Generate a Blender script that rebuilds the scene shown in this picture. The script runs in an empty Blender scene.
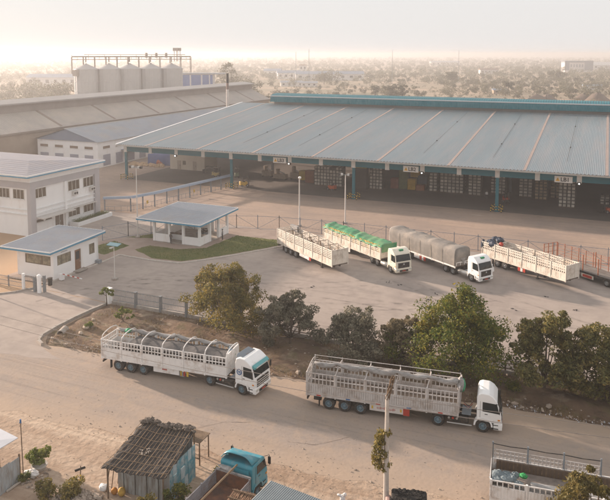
import bpy, bmesh, math, random
import numpy as np
from mathutils import Vector, Matrix

# ------------------------------------------------------------------ camera, sky, sun, exposure
scene = bpy.context.scene
COL = scene.collection
R = math.radians
# world frame: x runs along the front of the warehouse, y points into it, origin at its third front column
cam_d = bpy.data.cameras.new("camera")
cam = bpy.data.objects.new("camera", cam_d)
COL.objects.link(cam)
scene.camera = cam
cam.location = (17.49, -129.25, 29.0)
cam.rotation_euler = (R(90 - 5.875), 0, R(23.5))
cam_d.sensor_fit = 'HORIZONTAL'
cam_d.sensor_width = 36.0
cam_d.lens = 36.0 * 690.0 / 610.0
cam_d.shift_y = -125.0 / 610.0
cam_d.clip_start = 0.5
cam_d.clip_end = 40000

SUN_AZ = 168.0      # degrees counter-clockwise from +x, direction towards the sun
SUN_EL = 12.5
world = bpy.data.worlds.new("World")
scene.world = world
world.use_nodes = True
wn = world.node_tree.nodes
wl = world.node_tree.links
wn.clear()
wo = wn.new("ShaderNodeOutputWorld")
wb = wn.new("ShaderNodeBackground")
wb.inputs[1].default_value = 0.15
sky = wn.new("ShaderNodeTexSky")
sky.sky_type = 'NISHITA'
sky.sun_disc = False
sky.sun_elevation = R(SUN_EL)
sky.sun_rotation = R(90 - SUN_AZ)
sky.altitude = 0
sky.air_density = 1.0
sky.dust_density = 2.0
sky.ozone_density = 1.5
hz = wn.new("ShaderNodeMixRGB")        # milky dry-season air: the whole dome pulled evenly towards a pale tone
hz.inputs[0].default_value = 0.972
hz.inputs[2].default_value = (2.50, 2.44, 2.42, 1)
wl.new(sky.outputs[0], hz.inputs[1])
wl.new(hz.outputs[0], wb.inputs[0])
wl.new(wb.outputs[0], wo.inputs[0])

sun_d = bpy.data.lights.new("sun", 'SUN')
sun_d.energy = 5.0
sun_d.angle = R(1.5)
sun_d.color = (1.0, 0.80, 0.65)
sun = bpy.data.objects.new("sun", sun_d)
COL.objects.link(sun)
_ts = Vector((math.cos(R(SUN_AZ)) * math.cos(R(SUN_EL)), math.sin(R(SUN_AZ)) * math.cos(R(SUN_EL)), math.sin(R(SUN_EL))))
sun.rotation_euler = _ts.to_track_quat('Z', 'Y').to_euler()

scene.view_settings.view_transform = 'Standard'
scene.view_settings.look = 'None'
scene.view_settings.gamma = 1.0
scene.view_settings.exposure = 1.15
scene.view_settings.use_curve_mapping = False
scene.cycles.max_bounces = 6
scene.cycles.volume_bounces = 1
scene.cycles.use_denoising = True

# ------------------------------------------------------------------ materials
def lin(r, g, b):
    f = lambda c: (c / 255 / 12.92) if c / 255 <= 0.04045 else ((c / 255 + 0.055) / 1.055) ** 2.4
    return (f(r), f(g), f(b))

MATS = {}
def mat(name, c, rough=0.8, var=0.12, scale=2.0, metal=0.0, bump=0.0, c2=None, c2_at=0.55, c2_soft=0.12, c2_scale=0.8,
        spec=0.3, stretch=None, trans=0.0, island=0.0, emit=None):
    """object-space noise over a base colour; c2 is a second colour in patches (dirt, rust, wear)"""
    if name in MATS:
        return MATS[name]
    m = bpy.data.materials.new(name)
    m.use_nodes = True
    n = m.node_tree.nodes
    l = m.node_tree.links
    p = n["Principled BSDF"]
    p.inputs["Roughness"].default_value = rough
    p.inputs["Metallic"].default_value = metal
    p.inputs["Specular IOR Level"].default_value = spec
    tc = n.new("ShaderNodeTexCoord")
    mp = n.new("ShaderNodeMapping")
    if stretch:
        mp.inputs["Scale"].default_value = stretch
    l.new(tc.outputs["Object"], mp.inputs[0])
    nz = n.new("ShaderNodeTexNoise")
    nz.inputs["Scale"].default_value = scale
    nz.inputs["Detail"].default_value = 5
    nz.inputs["Roughness"].default_value = 0.65
    l.new(mp.outputs[0], nz.inputs[0])
    mr = n.new("ShaderNodeMapRange")
    mr.inputs[1].default_value = 0.25
    mr.inputs[2].default_value = 0.75
    mr.inputs[3].default_value = 1 - var
    mr.inputs[4].default_value = 1 + var
    l.new(nz.outputs[0], mr.inputs[0])
    mul = n.new("ShaderNodeVectorMath")
    mul.operation = 'SCALE'
    base = n.new("ShaderNodeMixRGB")
    base.inputs[1].default_value = (*c, 1)
    base.inputs[2].default_value = (*(c2 or c), 1)
    base.inputs[0].default_value = 0
    if c2:
        n2 = n.new("ShaderNodeTexNoise")
        n2.inputs["Scale"].default_value = c2_scale
        n2.inputs["Detail"].default_value = 6
        n2.inputs["Roughness"].default_value = 0.7
        l.new(mp.outputs[0], n2.inputs[0])
        m2 = n.new("ShaderNodeMapRange")
        m2.inputs[1].default_value = c2_at - c2_soft
        m2.inputs[2].default_value = c2_at + c2_soft
        l.new(n2.outputs[0], m2.inputs[0])
        l.new(m2.outputs[0], base.inputs[0])
    l.new(base.outputs[0], mul.inputs[0])
    l.new(mr.outputs[0], mul.inputs["Scale"])
    out = mul.outputs[0]
    if island > 0:
        ge = n.new("ShaderNodeNewGeometry")
        mi = n.new("ShaderNodeMapRange")
        mi.inputs[3].default_value = 1 - island
        mi.inputs[4].default_value = 1 + island
        l.new(ge.outputs["Random Per Island"], mi.inputs[0])
        mu = n.new("ShaderNodeVectorMath")
        mu.operation = 'SCALE'
        l.new(out, mu.inputs[0])
        l.new(mi.outputs[0], mu.inputs["Scale"])
        out = mu.outputs[0]
    l.new(out, p.inputs["Base Color"])
    if bump > 0:
        b = n.new("ShaderNodeBump")
        b.inputs["Strength"].default_value = 0.6
        b.inputs["Distance"].default_value = bump
        l.new(nz.outputs[0], b.inputs["Height"])
        l.new(b.outputs[0], p.inputs["Normal"])
    if trans > 0:
        tr = n.new("ShaderNodeBsdfTranslucent")
        l.new(out, tr.inputs[0])
        mx = n.new("ShaderNodeMixShader")
        mx.inputs[0].default_value = trans
        l.new(p.outputs[0], mx.inputs[1])
        l.new(tr.outputs[0], mx.inputs[2])
        l.new(mx.outputs[0], n["Material Output"].inputs[0])
    if emit:
        p.inputs["Emission Color"].default_value = (*emit[0], 1)
        p.inputs["Emission Strength"].default_value = emit[1]
    MATS[name] = m
    return m

def leaf_mat(name, cols, trans=0.3):
    """leaf colour picked per leaf from a ramp"""
    m = bpy.data.materials.new(name)
    m.use_nodes = True
    n = m.node_tree.nodes
    l = m.node_tree.links
    p = n["Principled BSDF"]
    p.inputs["Roughness"].default_value = 0.65
    p.inputs["Specular IOR Level"].default_value = 0.25
    ge = n.new("ShaderNodeNewGeometry")
    tc = n.new("ShaderNodeTexCoord")
    nz = n.new("ShaderNodeTexNoise")
    nz.inputs["Scale"].default_value = 0.55
    nz.inputs["Detail"].default_value = 3
    l.new(tc.outputs["Object"], nz.inputs[0])
    ad = n.new("ShaderNodeMath"); ad.operation = 'MULTIPLY_ADD'
    ad.inputs[1].default_value = 0.55
    l.new(ge.outputs["Random Per Island"], ad.inputs[0])
    mr = n.new("ShaderNodeMapRange")
    mr.inputs[1].default_value = 0.3; mr.inputs[2].default_value = 0.7
    mr.inputs[3].default_value = 0.0; mr.inputs[4].default_value = 0.45
    l.new(nz.outputs[0], mr.inputs[0])
    l.new(mr.outputs[0], ad.inputs[2])
    rp = n.new("ShaderNodeValToRGB")
    while len(rp.color_ramp.elements) < len(cols):
        rp.color_ramp.elements.new(0.5)
    for i, c in enumerate(cols):
        rp.color_ramp.elements[i].position = i / (len(cols) - 1)
        rp.color_ramp.elements[i].color = (*c, 1)
    l.new(ad.outputs[0], rp.inputs[0])
    l.new(rp.outputs[0], p.inputs["Base Color"])
    tr = n.new("ShaderNodeBsdfTranslucent")
    l.new(rp.outputs[0], tr.inputs[0])
    mx = n.new("ShaderNodeMixShader")
    mx.inputs[0].default_value = trans
    l.new(p.outputs[0], mx.inputs[1]); l.new(tr.outputs[0], mx.inputs[2])
    l.new(mx.outputs[0], n["Material Output"].inputs[0])
    return m

def ground_mat(name, layers, bump=0.03, bump_scale=3.0, rough=0.95, edge=None):
    """world-space ground: first colour, then (colour, noise scale, threshold, softness, xy stretch, strength) laid over it"""
    m = bpy.data.materials.new(name)
    m.use_nodes = True
    n = m.node_tree.nodes
    l = m.node_tree.links
    p = n["Principled BSDF"]
    p.inputs["Roughness"].default_value = rough
    p.inputs["Specular IOR Level"].default_value = 0.15
    ge = n.new("ShaderNodeNewGeometry")
    rgb = n.new("ShaderNodeRGB")
    rgb.outputs[0].default_value = (*layers[0], 1)
    cur = rgb.outputs[0]
    for (c, sc, th, so, st, k) in layers[1:]:
        mp = n.new("ShaderNodeMapping")
        mp.inputs["Scale"].default_value = (st[0], st[1], 1)
        if len(st) > 2:
            mp.inputs["Rotation"].default_value = (0, 0, R(st[2]))
        mp.inputs["Location"].default_value = (sc * 37.7, th * 91.3, 0)
        l.new(ge.outputs["Position"], mp.inputs[0])
        nz = n.new("ShaderNodeTexNoise")
        nz.inputs["Scale"].default_value = sc
        nz.inputs["Detail"].default_value = 7
        nz.inputs["Roughness"].default_value = 0.62
        nz.inputs["Distortion"].default_value = 0.25
        l.new(mp.outputs[0], nz.inputs[0])
        mr = n.new("ShaderNodeMapRange")
        mr.inputs[1].default_value = th - so; mr.inputs[2].default_value = th + so
        mr.inputs[3].default_value = 0; mr.inputs[4].default_value = k
        l.new(nz.outputs[0], mr.inputs[0])
        mx = n.new("ShaderNodeMixRGB")
        l.new(mr.outputs[0], mx.inputs[0])
        l.new(cur, mx.inputs[1])
        mx.inputs[2].default_value = (*c, 1)
        cur = mx.outputs[0]
    if edge:      # blown dust lying thicker towards both edges of a strip: y = a + b x, half width w
        a_, b_, w_, c_ = edge
        sx = n.new("ShaderNodeSeparateXYZ"); l.new(ge.outputs["Position"], sx.inputs[0])
        m1 = n.new("ShaderNodeMath"); m1.operation = 'MULTIPLY_ADD'; m1.inputs[1].default_value = -b_; m1.inputs[2].default_value = -a_
        l.new(sx.outputs[0], m1.inputs[0])
        m2 = n.new("ShaderNodeMath"); m2.operation = 'ADD'; l.new(sx.outputs[1], m2.inputs[0]); l.new(m1.outputs[0], m2.inputs[1])
        m3 = n.new("ShaderNodeMath"); m3.operation = 'ABSOLUTE'; l.new(m2.outputs[0], m3.inputs[0])
        ne = n.new("ShaderNodeTexNoise"); ne.inputs["Scale"].default_value = .35; ne.inputs["Detail"].default_value = 8; ne.inputs["Roughness"].default_value = .7
        l.new(ge.outputs["Position"], ne.inputs[0])
        m4 = n.new("ShaderNodeMath"); m4.operation = 'MULTIPLY_ADD'; m4.inputs[1].default_value = w_ * 1.1; l.new(ne.outputs[0], m4.inputs[0]); l.new(m3.outputs[0], m4.inputs[2])
        mr = n.new("ShaderNodeMapRange"); mr.inputs[1].default_value = w_ * .95; mr.inputs[2].default_value = w_ * 1.5; l.new(m4.outputs[0], mr.inputs[0])
        mx = n.new("ShaderNodeMixRGB"); l.new(mr.outputs[0], mx.inputs[0]); l.new(cur, mx.inputs[1]); mx.inputs[2].default_value = (*c_, 1)
        cur = mx.outputs[0]
    l.new(cur, p.inputs["Base Color"])
    nb = n.new("ShaderNodeTexNoise")
    nb.inputs["Scale"].default_value = bump_scale
    nb.inputs["Detail"].default_value = 6
    l.new(ge.outputs["Position"], nb.inputs[0])
    b = n.new("ShaderNodeBump")
    b.inputs["Strength"].default_value = 0.5
    b.inputs["Distance"].default_value = bump
    l.new(nb.outputs[0], b.inputs["Height"])
    l.new(b.outputs[0], p.inputs["Normal"])
    return m

HAZE = 0.0006
WHITE = mat("white_wall", (0.83, 0.825, 0.82), 0.75, 0.05, 0.6, c2=(0.66, 0.62, 0.58), c2_at=0.66, c2_scale=0.6, stretch=(1, 1, .35))
GREYP = mat("grey_wall_paint", (0.44, 0.42, 0.43), 0.75, 0.05, 0.8)
TEAL = mat("teal_paint", (0.005, 0.125, 0.165), 0.55, 0.10, 0.5)
TEALR = mat("teal_roof", (0.006, 0.15, 0.19), 0.5, 0.10, 0.6, c2=(0.03, 0.18, 0.22), c2_at=0.6, c2_scale=0.4)
BLUET = mat("blue_trim", (0.05, 0.24, 0.38), 0.55, 0.06, 1.0)
WTRIM = mat("white_trim", (0.75, 0.75, 0.75), 0.6, 0.05, 1.0)
ROOFG = mat("grey_roof_sheet", (0.25, 0.275, 0.315), 0.45, 0.10, 0.35, c2=(0.30, 0.27, 0.25), c2_at=0.62, c2_scale=0.12, spec=0.4, metal=0.15)
ROOFW = mat("warehouse_roof_sheet", (0.22, 0.275, 0.305), 0.38, 0.09, 0.25, c2=(0.285, 0.295, 0.305), c2_at=0.54, c2_scale=0.55, stretch=(1, .05, 1), spec=0.45, metal=0.2)
ROOFB = mat("brown_roof_sheet", (0.33, 0.30, 0.275), 0.6, 0.1, 0.2, c2=(0.37, 0.32, 0.28), c2_at=0.55, c2_scale=0.1)
RUST = mat("dusty_strip", (0.33, 0.265, 0.24), 0.8, 0.15, 1.5)
GLASS = mat("dark_glass", (0.02, 0.025, 0.03), 0.08, 0.2, 1.0, spec=0.5)
GLASSB = mat("brown_glass", (0.10, 0.075, 0.05), 0.15, 0.3, 2.0, spec=0.5)
FRAME = mat("window_frame", (0.55, 0.52, 0.48), 0.6, 0.05)
STEEL = mat("grey_steel", (0.20, 0.23, 0.26), 0.55, 0.15, 2.0, c2=(0.22, 0.14, 0.09), c2_at=0.66, c2_scale=2.5)
GALV = mat("galvanised", (0.50, 0.50, 0.49), 0.5, 0.1, 2.0, metal=0.2)
DARK = mat("dark_metal", (0.028, 0.027, 0.027), 0.6, 0.25, 3.0, c2=(0.09, 0.07, 0.05), c2_at=0.58, c2_scale=3)
TYRE = mat("tyre_rubber", (0.022, 0.021, 0.021), 0.85, 0.2, 6.0, c2=(0.10, 0.08, 0.065), c2_at=0.56, c2_scale=4)
RIM = mat("rim_paint", (0.12, 0.20, 0.25), 0.5, 0.15, 6.0, c2=(0.20, 0.16, 0.13), c2_at=0.6, c2_scale=6)
RIMG = mat("rim_grey", (0.28, 0.28, 0.28), 0.5, 0.15, 6.0)
CONC = mat("kerb_concrete", (0.36, 0.33, 0.30), 0.9, 0.18, 1.5, c2=(0.24, 0.19, 0.15), c2_at=0.58, c2_scale=1.2)
WOOD = mat("weathered_wood", (0.20, 0.14, 0.09), 0.85, 0.25, 4.0, c2=(0.11, 0.075, 0.05), c2_at=0.5, c2_scale=3)
YELLOW = mat("yellow_paint", (0.60, 0.40, 0.05), 0.6, 0.1)
BLACK = mat("black_paint", (0.02, 0.02, 0.02), 0.6, 0.1)
RED = mat("red_paint", (0.42, 0.05, 0.03), 0.55, 0.15)
ORANGE = mat("orange_paint", (0.36, 0.12, 0.06), 0.55, 0.15, 3, c2=(0.25, 0.11, 0.06), c2_at=0.58, c2_scale=3)
LAMPW = mat("lamp_glow", (0.9, 0.9, 0.88), 0.4, 0.0, emit=((1.0, 0.98, 0.92), 4.0))
SOILROCK = mat("rubble", (0.34, 0.28, 0.23), 0.95, 0.3, 3.0, island=0.35)

# ------------------------------------------------------------------ mesh helpers
class MB:
    def __init__(s):
        s.v = []; s.f = []
    def quad(s, *p):
        i = len(s.v); s.v += [tuple(q) for q in p]; s.f.append(tuple(range(i, i + len(p)))); return s
    def box(s, x0, y0, z0, x1, y1, z1):
        i = len(s.v)
        s.v += [(x0, y0, z0), (x1, y0, z0), (x1, y1, z0), (x0, y1, z0), (x0, y0, z1), (x1, y0, z1), (x1, y1, z1), (x0, y1, z1)]
        s.f += [(i, i + 3, i + 2, i + 1), (i + 4, i + 5, i + 6, i + 7), (i, i + 1, i + 5, i + 4), (i + 1, i + 2, i + 6, i + 5),
                (i + 2, i + 3, i + 7, i + 6), (i + 3, i, i + 4, i + 7)]
        return s
    def hexa(s, lo, hi):
        """eight corners: four below, four above"""
        i = len(s.v); s.v += [tuple(q) for q in lo] + [tuple(q) for q in hi]
        s.f += [(i, i + 3, i + 2, i + 1), (i + 4, i + 5, i + 6, i + 7), (i, i + 1, i + 5, i + 4), (i + 1, i + 2, i + 6, i + 5),
                (i + 2, i + 3, i + 7, i + 6), (i + 3, i, i + 4, i + 7)]
        return s
    def bar(s, p, q, w, h=None):
        """rectangular bar between two points"""
        p = Vector(p); q = Vector(q); d = (q - p).normalized(); h = h or w
        up = Vector((0, 0, 1)) if abs(d.z) < 0.95 else Vector((1, 0, 0))
        a = d.cross(up).normalized() * (w / 2); b = a.cross(d).normalized() * (h / 2)
        s.hexa([p - a - b, p + a - b, q + a - b, q - a - b], [p - a + b, p + a + b, q + a + b, q - a + b]); return s
    def tube(s, pts, r, n=8, caps=True):
        pts = [Vector(p) for p in pts]; k = len(pts)
        rs = r if isinstance(r, (list, tuple)) else [r] * k
        base = len(s.v)
        for i, p in enumerate(pts):
            d = (pts[min(i + 1, k - 1)] - pts[max(i - 1, 0)])
            d = d.normalized() if d.length > 1e-9 else Vector((0, 0, 1))
            up = Vector((0, 0, 1)) if abs(d.z) < 0.9 else Vector((1, 0, 0))
            a = d.cross(up).normalized(); b = a.cross(d).normalized()
            for j in range(n):
                t = 2 * math.pi * j / n
                s.v.append(tuple(p + (a * math.cos(t) + b * math.sin(t)) * rs[i]))
        for i in range(k - 1):
            for j in range(n):
                j2 = (j + 1) % n
                s.f.append((base + i * n + j, base + i * n + j2, base + (i + 1) * n + j2, base + (i + 1) * n + j))
        if caps:
            s.f.append(tuple(base + j for j in reversed(range(n))))
            s.f.append(tuple(base + (k - 1) * n + j for j in range(n)))
        return s
    def lathe_y(s, cx, cy, cz, prof, n=20):
        """prof: (radius, y offset) turned about the y axis"""
        base = len(s.v)
        for (r, y) in prof:
            for j in range(n):
                t = 2 * math.pi * j / n
                s.v.append((cx + r * math.cos(t), cy + y, cz + r * math.sin(t)))
        for i in range(len(prof) - 1):
            for j in range(n):
                j2 = (j + 1) % n
                s.f.append((base + i * n + j, base + i * n + j2, base + (i + 1) * n + j2, base + (i + 1) * n + j))
        return s
    def lathe_z(s, cx, cy, prof, n=20):
        base = len(s.v)
        for (r, z) in prof:
            for j in range(n):
                t = 2 * math.pi * j / n
                s.v.append((cx + r * math.cos(t), cy + r * math.sin(t), z))
        for i in range(len(prof) - 1):
            for j in range(n):
                j2 = (j + 1) % n
                s.f.append((base + i * n + j, base + i * n + j2, base + (i + 1) * n + j2, base + (i + 1) * n + j))
        return s
    def prism_y(s, prof, y0, y1):
        """polygon of (x, z) extruded along y"""
        n = len(prof); i = len(s.v)
        s.v += [(x, y0, z) for x, z in prof] + [(x, y1, z) for x, z in prof]
        s.f.append(tuple(range(i, i + n))); s.f.append(tuple(reversed(range(i + n, i + 2 * n))))
        for j in range(n):
            k = (j + 1) % n; s.f.append((i + j, i + n + j, i + n + k, i + k))
        return s
    def prism_x(s, prof, x0, x1):
        n = len(prof); i = len(s.v)
        s.v += [(x0, y, z) for y, z in prof] + [(x1, y, z) for y, z in prof]
        s.f.append(tuple(range(i, i + n))); s.f.append(tuple(reversed(range(i + n, i + 2 * n))))
        for j in range(n):
            k = (j + 1) % n; s.f.append((i + j, i + n + j, i + n + k, i + k))
        return s
    def prism_z(s, poly, z0, z1):
        n = len(poly); i = len(s.v)
        s.v += [(x, y, z0) for x, y in poly] + [(x, y, z1) for x, y in poly]
        s.f.append(tuple(reversed(range(i, i + n)))); s.f.append(tuple(range(i + n, i + 2 * n)))
        for j in range(n):
            k = (j + 1) % n; s.f.append((i + j, i + k, i + n + k, i + n + j))
        return s
    def blob(s, c, rx, ry, rz, rnd, n=7, m=5, rough=0.18):
        """uneven rounded lump"""
        base = len(s.v)
        for i in range(m + 1):
            ph = math.pi * i / m
            for j in range(n):
                t = 2 * math.pi * j / n
                k = 1 + rnd.uniform(-rough, rough)
                s.v.append((c[0] + rx * k * math.sin(ph) * math.cos(t), c[1] + ry * k * math.sin(ph) * math.sin(t), c[2] + rz * k * math.cos(ph)))
        for i in range(m):
            for j in range(n):
                j2 = (j + 1) % n
                s.f.append((base + i * n + j, base + (i + 1) * n + j, base + (i + 1) * n + j2, base + i * n + j2))
        return s
    def mesh(s, name, bevel=0.0, segs=2, smooth=False):
        me = bpy.data.meshes.new(name)
        me.from_pydata(s.v, [], s.f)
        bm = bmesh.new(); bm.from_mesh(me)
        if bevel > 0:
            bmesh.ops.remove_doubles(bm, verts=bm.verts, dist=1e-4)
            ed = [e for e in bm.edges if len(e.link_faces) == 2 and e.calc_face_angle(0) > R(12)]
            bmesh.ops.bevel(bm, geom=ed, offset=bevel, segments=segs, affect='EDGES', profile=0.5)
        bmesh.ops.recalc_face_normals(bm, faces=bm.faces)
        bm.to_mesh(me); bm.free()
        if smooth:
            for p in me.polygons:
                p.use_smooth = True
        return me
    def build(s, name, m, parent=None, loc=None, rz=0.0, bevel=0.0, segs=2, smooth=False, label=None):
        me = s.mesh(name, bevel, segs, smooth)
        me.materials.append(m)
        return link(name, me, parent, loc, rz, label)

def link(name, me, parent=None, loc=None, rz=0.0, label=None):
    o = bpy.data.objects.new(name, me)
    COL.objects.link(o)
    if parent is not None:
        o.parent = parent
    if loc is not None:
        o.location = loc
    if rz:
        o.rotation_euler = (0, 0, rz)
    if label:
        o["label"] = label
    return o

def thing(name, label, cat, loc=(0, 0, 0), deg=0.0, group=None):
    o = bpy.data.objects.new(name, None)
    o.empty_display_size = 0.5
    COL.objects.link(o)
    o.location = loc
    o.rotation_euler = (0, 0, R(deg))
    o["label"] = label
    o["category"] = cat
    if group:
        o["group"] = group
    return o

def tag(o, label, cat, group=None):
    o["label"] = label; o["category"] = cat
    if group:
        o["group"] = group
    return o

def struct(o, kind="structure", label=None, cat=None):
    o["kind"] = kind
    if label: o["label"] = label
    if cat: o["category"] = cat
    return o

def copy_tree(o, parent=None, loc=None, deg=None, label=None):
    c = o.copy()
    COL.objects.link(c)
    c.parent = parent
    if loc is not None: c.location = loc
    if deg is not None: c.rotation_euler = (0, 0, R(deg))
    if label: c["label"] = label
    for ch in list(o.children):
        copy_tree(ch, c)
    return c

def sheet(name, poly, z, m, rag=0.0, step=0.0, seed=1):
    """flat polygon, its outline optionally broken up unevenly"""
    pts = [Vector((x, y)) for x, y in poly]
    if step > 0:
        rnd = random.Random(seed); out = []
        for i, p in enumerate(pts):
            q = pts[(i + 1) % len(pts)]; d = q - p; k = max(1, int(d.length / step)); nn = Vector((-d.y, d.x)).normalized()
            for j in range(k):
                out.append(p + d * (j / k) + (nn * rnd.uniform(-rag, rag) if j else Vector((0, 0))))
        pts = out
    n = len(pts)
    from mathutils.geometry import delaunay_2d_cdt
    vo, eo, fo, _a, _b, _c = delaunay_2d_cdt(pts, [(i, (i + 1) % n) for i in range(n)], [], 1, 1e-4)
    me = bpy.data.meshes.new(name)
    fo = [tuple(f) if (vo[f[1]] - vo[f[0]]).cross(vo[f[2]] - vo[f[0]]) > 0 else tuple(reversed(f)) for f in fo]
    me.from_pydata([(p.x, p.y, z) for p in vo], [], fo)
    me.materials.append(m)
    return link(name, me)

def np_mesh(name, V, nper, m, parent=None, loc=None):
    """many separate polygons of nper corners each, from an (n*nper, 3) array"""
    V = np.asarray(V, dtype=np.float32).reshape(-1, 3)
    n = len(V) // nper
    me = bpy.data.meshes.new(name)
    me.vertices.add(len(V)); me.vertices.foreach_set("co", V.ravel())
    me.loops.add(len(V)); me.loops.foreach_set("vertex_index", np.arange(len(V), dtype=np.int32))
    me.polygons.add(n); me.polygons.foreach_set("loop_start", np.arange(0, len(V), nper, dtype=np.int32))
    me.update(calc_edges=True)
    me.materials.append(m)
    return link(name, me, parent, loc)

def text_mesh(name, cu, parent, loc):
    """letters as an ordinary mesh"""
    tmp = bpy.data.objects.new("tmp_text", cu); COL.objects.link(tmp)
    dg = bpy.context.evaluated_depsgraph_get(); dg.update()
    me = bpy.data.meshes.new_from_object(tmp.evaluated_get(dg))
    me.name = name
    bpy.data.objects.remove(tmp)
    return link(name, me, parent, loc)
# ================================================================== ground, roads, yard
DIRT = (0.40, 0.30, 0.225)
g_dirt = ground_mat("dry_dirt", [DIRT,
    ((0.32, 0.235, 0.175), 0.05, 0.50, 0.16, (1, 1), 0.75),
    ((0.47, 0.37, 0.285), 0.11, 0.56, 0.14, (0.5, 1.4), 0.8),
    ((0.27, 0.18, 0.12), 0.35, 0.57, 0.10, (0.12, 1.6, 8), 0.55),
    ((0.25, 0.17, 0.115), 1.6, 0.58, 0.10, (1, 1), 0.55),
    ((0.52, 0.41, 0.31), 0.55, 0.60, 0.07, (0.05, 2.0, 12), 0.55),
    ((0.24, 0.165, 0.115), 0.8, 0.62, 0.06, (0.04, 2.4, 9), 0.5),
    ((0.17, 0.12, 0.085), 5.0, 0.64, 0.06, (1, 1), 0.5)], bump=0.18, bump_scale=1.8)
g_field = ground_mat("far_fields", [(0.37, 0.29, 0.22),
    ((0.22, 0.19, 0.13), 0.006, 0.52, 0.10, (1, 1), 0.9),
    ((0.48, 0.35, 0.26), 0.004, 0.56, 0.06, (1, 2.2), 0.9),
    ((0.18, 0.165, 0.11), 0.03, 0.55, 0.08, (1, 1), 0.6)], bump=0.3, bump_scale=0.2)
g_road = ground_mat("dusty_asphalt", [(0.29, 0.245, 0.215),
    ((0.40, 0.31, 0.24), 0.10, 0.54, 0.16, (0.35, 1.6, 4), 0.8),
    ((0.22, 0.19, 0.17), 0.25, 0.58, 0.10, (0.15, 2.2, 4), 0.5),
    ((0.38, 0.29, 0.22), 0.9, 0.58, 0.10, (1, 1), 0.6),
    ((0.20, 0.165, 0.145), 0.7, 0.62, 0.06, (0.05, 2.2, 5), 0.5),
    ((0.17, 0.14, 0.12), 4.5, 0.63, 0.06, (1, 1), 0.45),
    ((0.15, 0.125, 0.11), 0.5, 0.70, 0.03, (1, 1), 0.5)], bump=0.04, bump_scale=3, edge=(-81.0, 0.075, 7.0, (0.385, 0.295, 0.225)))
g_yard = ground_mat("yard_concrete", [(0.335, 0.285, 0.255),
    ((0.40, 0.34, 0.295), 0.07, 0.52, 0.15, (1, 1), 0.7),
    ((0.24, 0.205, 0.19), 0.12, 0.60, 0.10, (1.6, 0.6, 30), 0.6),
    ((0.13, 0.11, 0.10), 0.33, 0.69, 0.05, (1, 1.3), 0.45),
    ((0.28, 0.24, 0.21), 0.8, 0.56, 0.1, (1, 1), 0.5), ((0.21, 0.18, 0.165), 0.22, 0.61, 0.08, (1, 1.4, 60), 0.5), ((0.24, 0.205, 0.185), 0.9, 0.61, 0.05, (0.06, 2.0, -33), 0.45)], bump=0.01, bump_scale=2)
g_apron = ground_mat("stained_apron", [(0.305, 0.235, 0.195),
    ((0.40, 0.29, 0.215), 0.06, 0.52, 0.14, (0.5, 1.3, -25), 0.8),
    ((0.20, 0.165, 0.15), 0.09, 0.57, 0.12, (0.7, 1.2, 20), 0.7),
    ((0.46, 0.37, 0.30), 0.14, 0.68, 0.05, (0.5, 1.5, -20), 0.7),
    ((0.12, 0.10, 0.09), 0.30, 0.70, 0.04, (1, 1), 0.7), ((0.20, 0.165, 0.145), 0.7, 0.60, 0.07, (0.06, 1.8, 15), 0.5), ((0.22, 0.18, 0.155), 1.2, 0.58, 0.1, (1, 1), 0.4)], bump=0.01, bump_scale=2)
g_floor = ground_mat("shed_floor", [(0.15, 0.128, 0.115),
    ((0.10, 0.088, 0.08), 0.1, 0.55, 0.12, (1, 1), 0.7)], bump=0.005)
g_soil = ground_mat("verge_soil", [(0.125, 0.085, 0.06),
    ((0.21, 0.14, 0.09), 0.25, 0.53, 0.10, (1, 1), 0.8),
    ((0.30, 0.24, 0.18), 0.5, 0.60, 0.06, (1, 1), 0.7),
    ((0.13, 0.12, 0.055), 0.7, 0.60, 0.08, (1, 1), 0.6),
    ((0.07, 0.05, 0.037), 1.1, 0.60, 0.08, (1, 1), 0.7)], bump=0.15, bump_scale=2.5)
g_pave = ground_mat("island_pavement", [(0.33, 0.26, 0.22),
    ((0.25, 0.19, 0.16), 0.4, 0.55, 0.1, (1, 1), 0.6)], bump=0.01)
g_lot = ground_mat("orange_lot", [(0.42, 0.285, 0.18),
    ((0.33, 0.22, 0.14), 0.1, 0.5, 0.15, (1, 1), 0.7)], bump=0.03)

S = 14000
struct(sheet("terrain", [(-S, -S), (S, -S), (S, S), (-S, S)], -0.03, g_field))
struct(sheet("dirt_ground", [(-170, -170), (150, -170), (170, -40), (120, 120), (-60, 170), (-170, 120)], 0.0, g_dirt, 3.0, 9.0, 3))
struct(sheet("road", [(-160, -95), (-60, -91.5), (-20, -89.3), (10, -86.5), (60, -82), (140, -78), (140, -66), (60, -70.5), (19, -72.7), (11, -72.8),
                      (-8, -75.3), (-26, -78.0), (-33, -78.6), (-42, -77), (-62, -79), (-160, -84)], 0.006, g_road, 0.35, 1.3, 5))
struct(sheet("driveway", [(-46.4, -66), (-34.75, -66.8), (-34.95, -72.4), (-34.7, -77.3), (-33.4, -78.7), (-29, -80.6), (-40, -83.0), (-62, -82.5), (-60, -77), (-51, -71.5)],
             0.011, g_yard, 0.25, 1.5, 7))
struct(sheet("yard", [(-46.4, -66), (-34.6, -66.6), (75, -66.6), (75, -27.6), (-36, -28.6), (-66, -28.6), (-66, -49), (-46.4, -49)], 0.015, g_yard))
struct(sheet("apron", [(-135, -28.6), (-66, -28.6), (-36, -28.6), (75, -27.6), (75, -0.3), (-84.5, -0.3), (-84.5, 60), (-135, 60)], 0.018, g_apron))
struct(sheet("side_lot", [(-130, -110), (-52.5, -75), (-47, -66), (-47, -49), (-66, -49), (-66, -28.7), (-130, -28.7)], 0.004, g_lot, 0.5, 3, 9))

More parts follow.
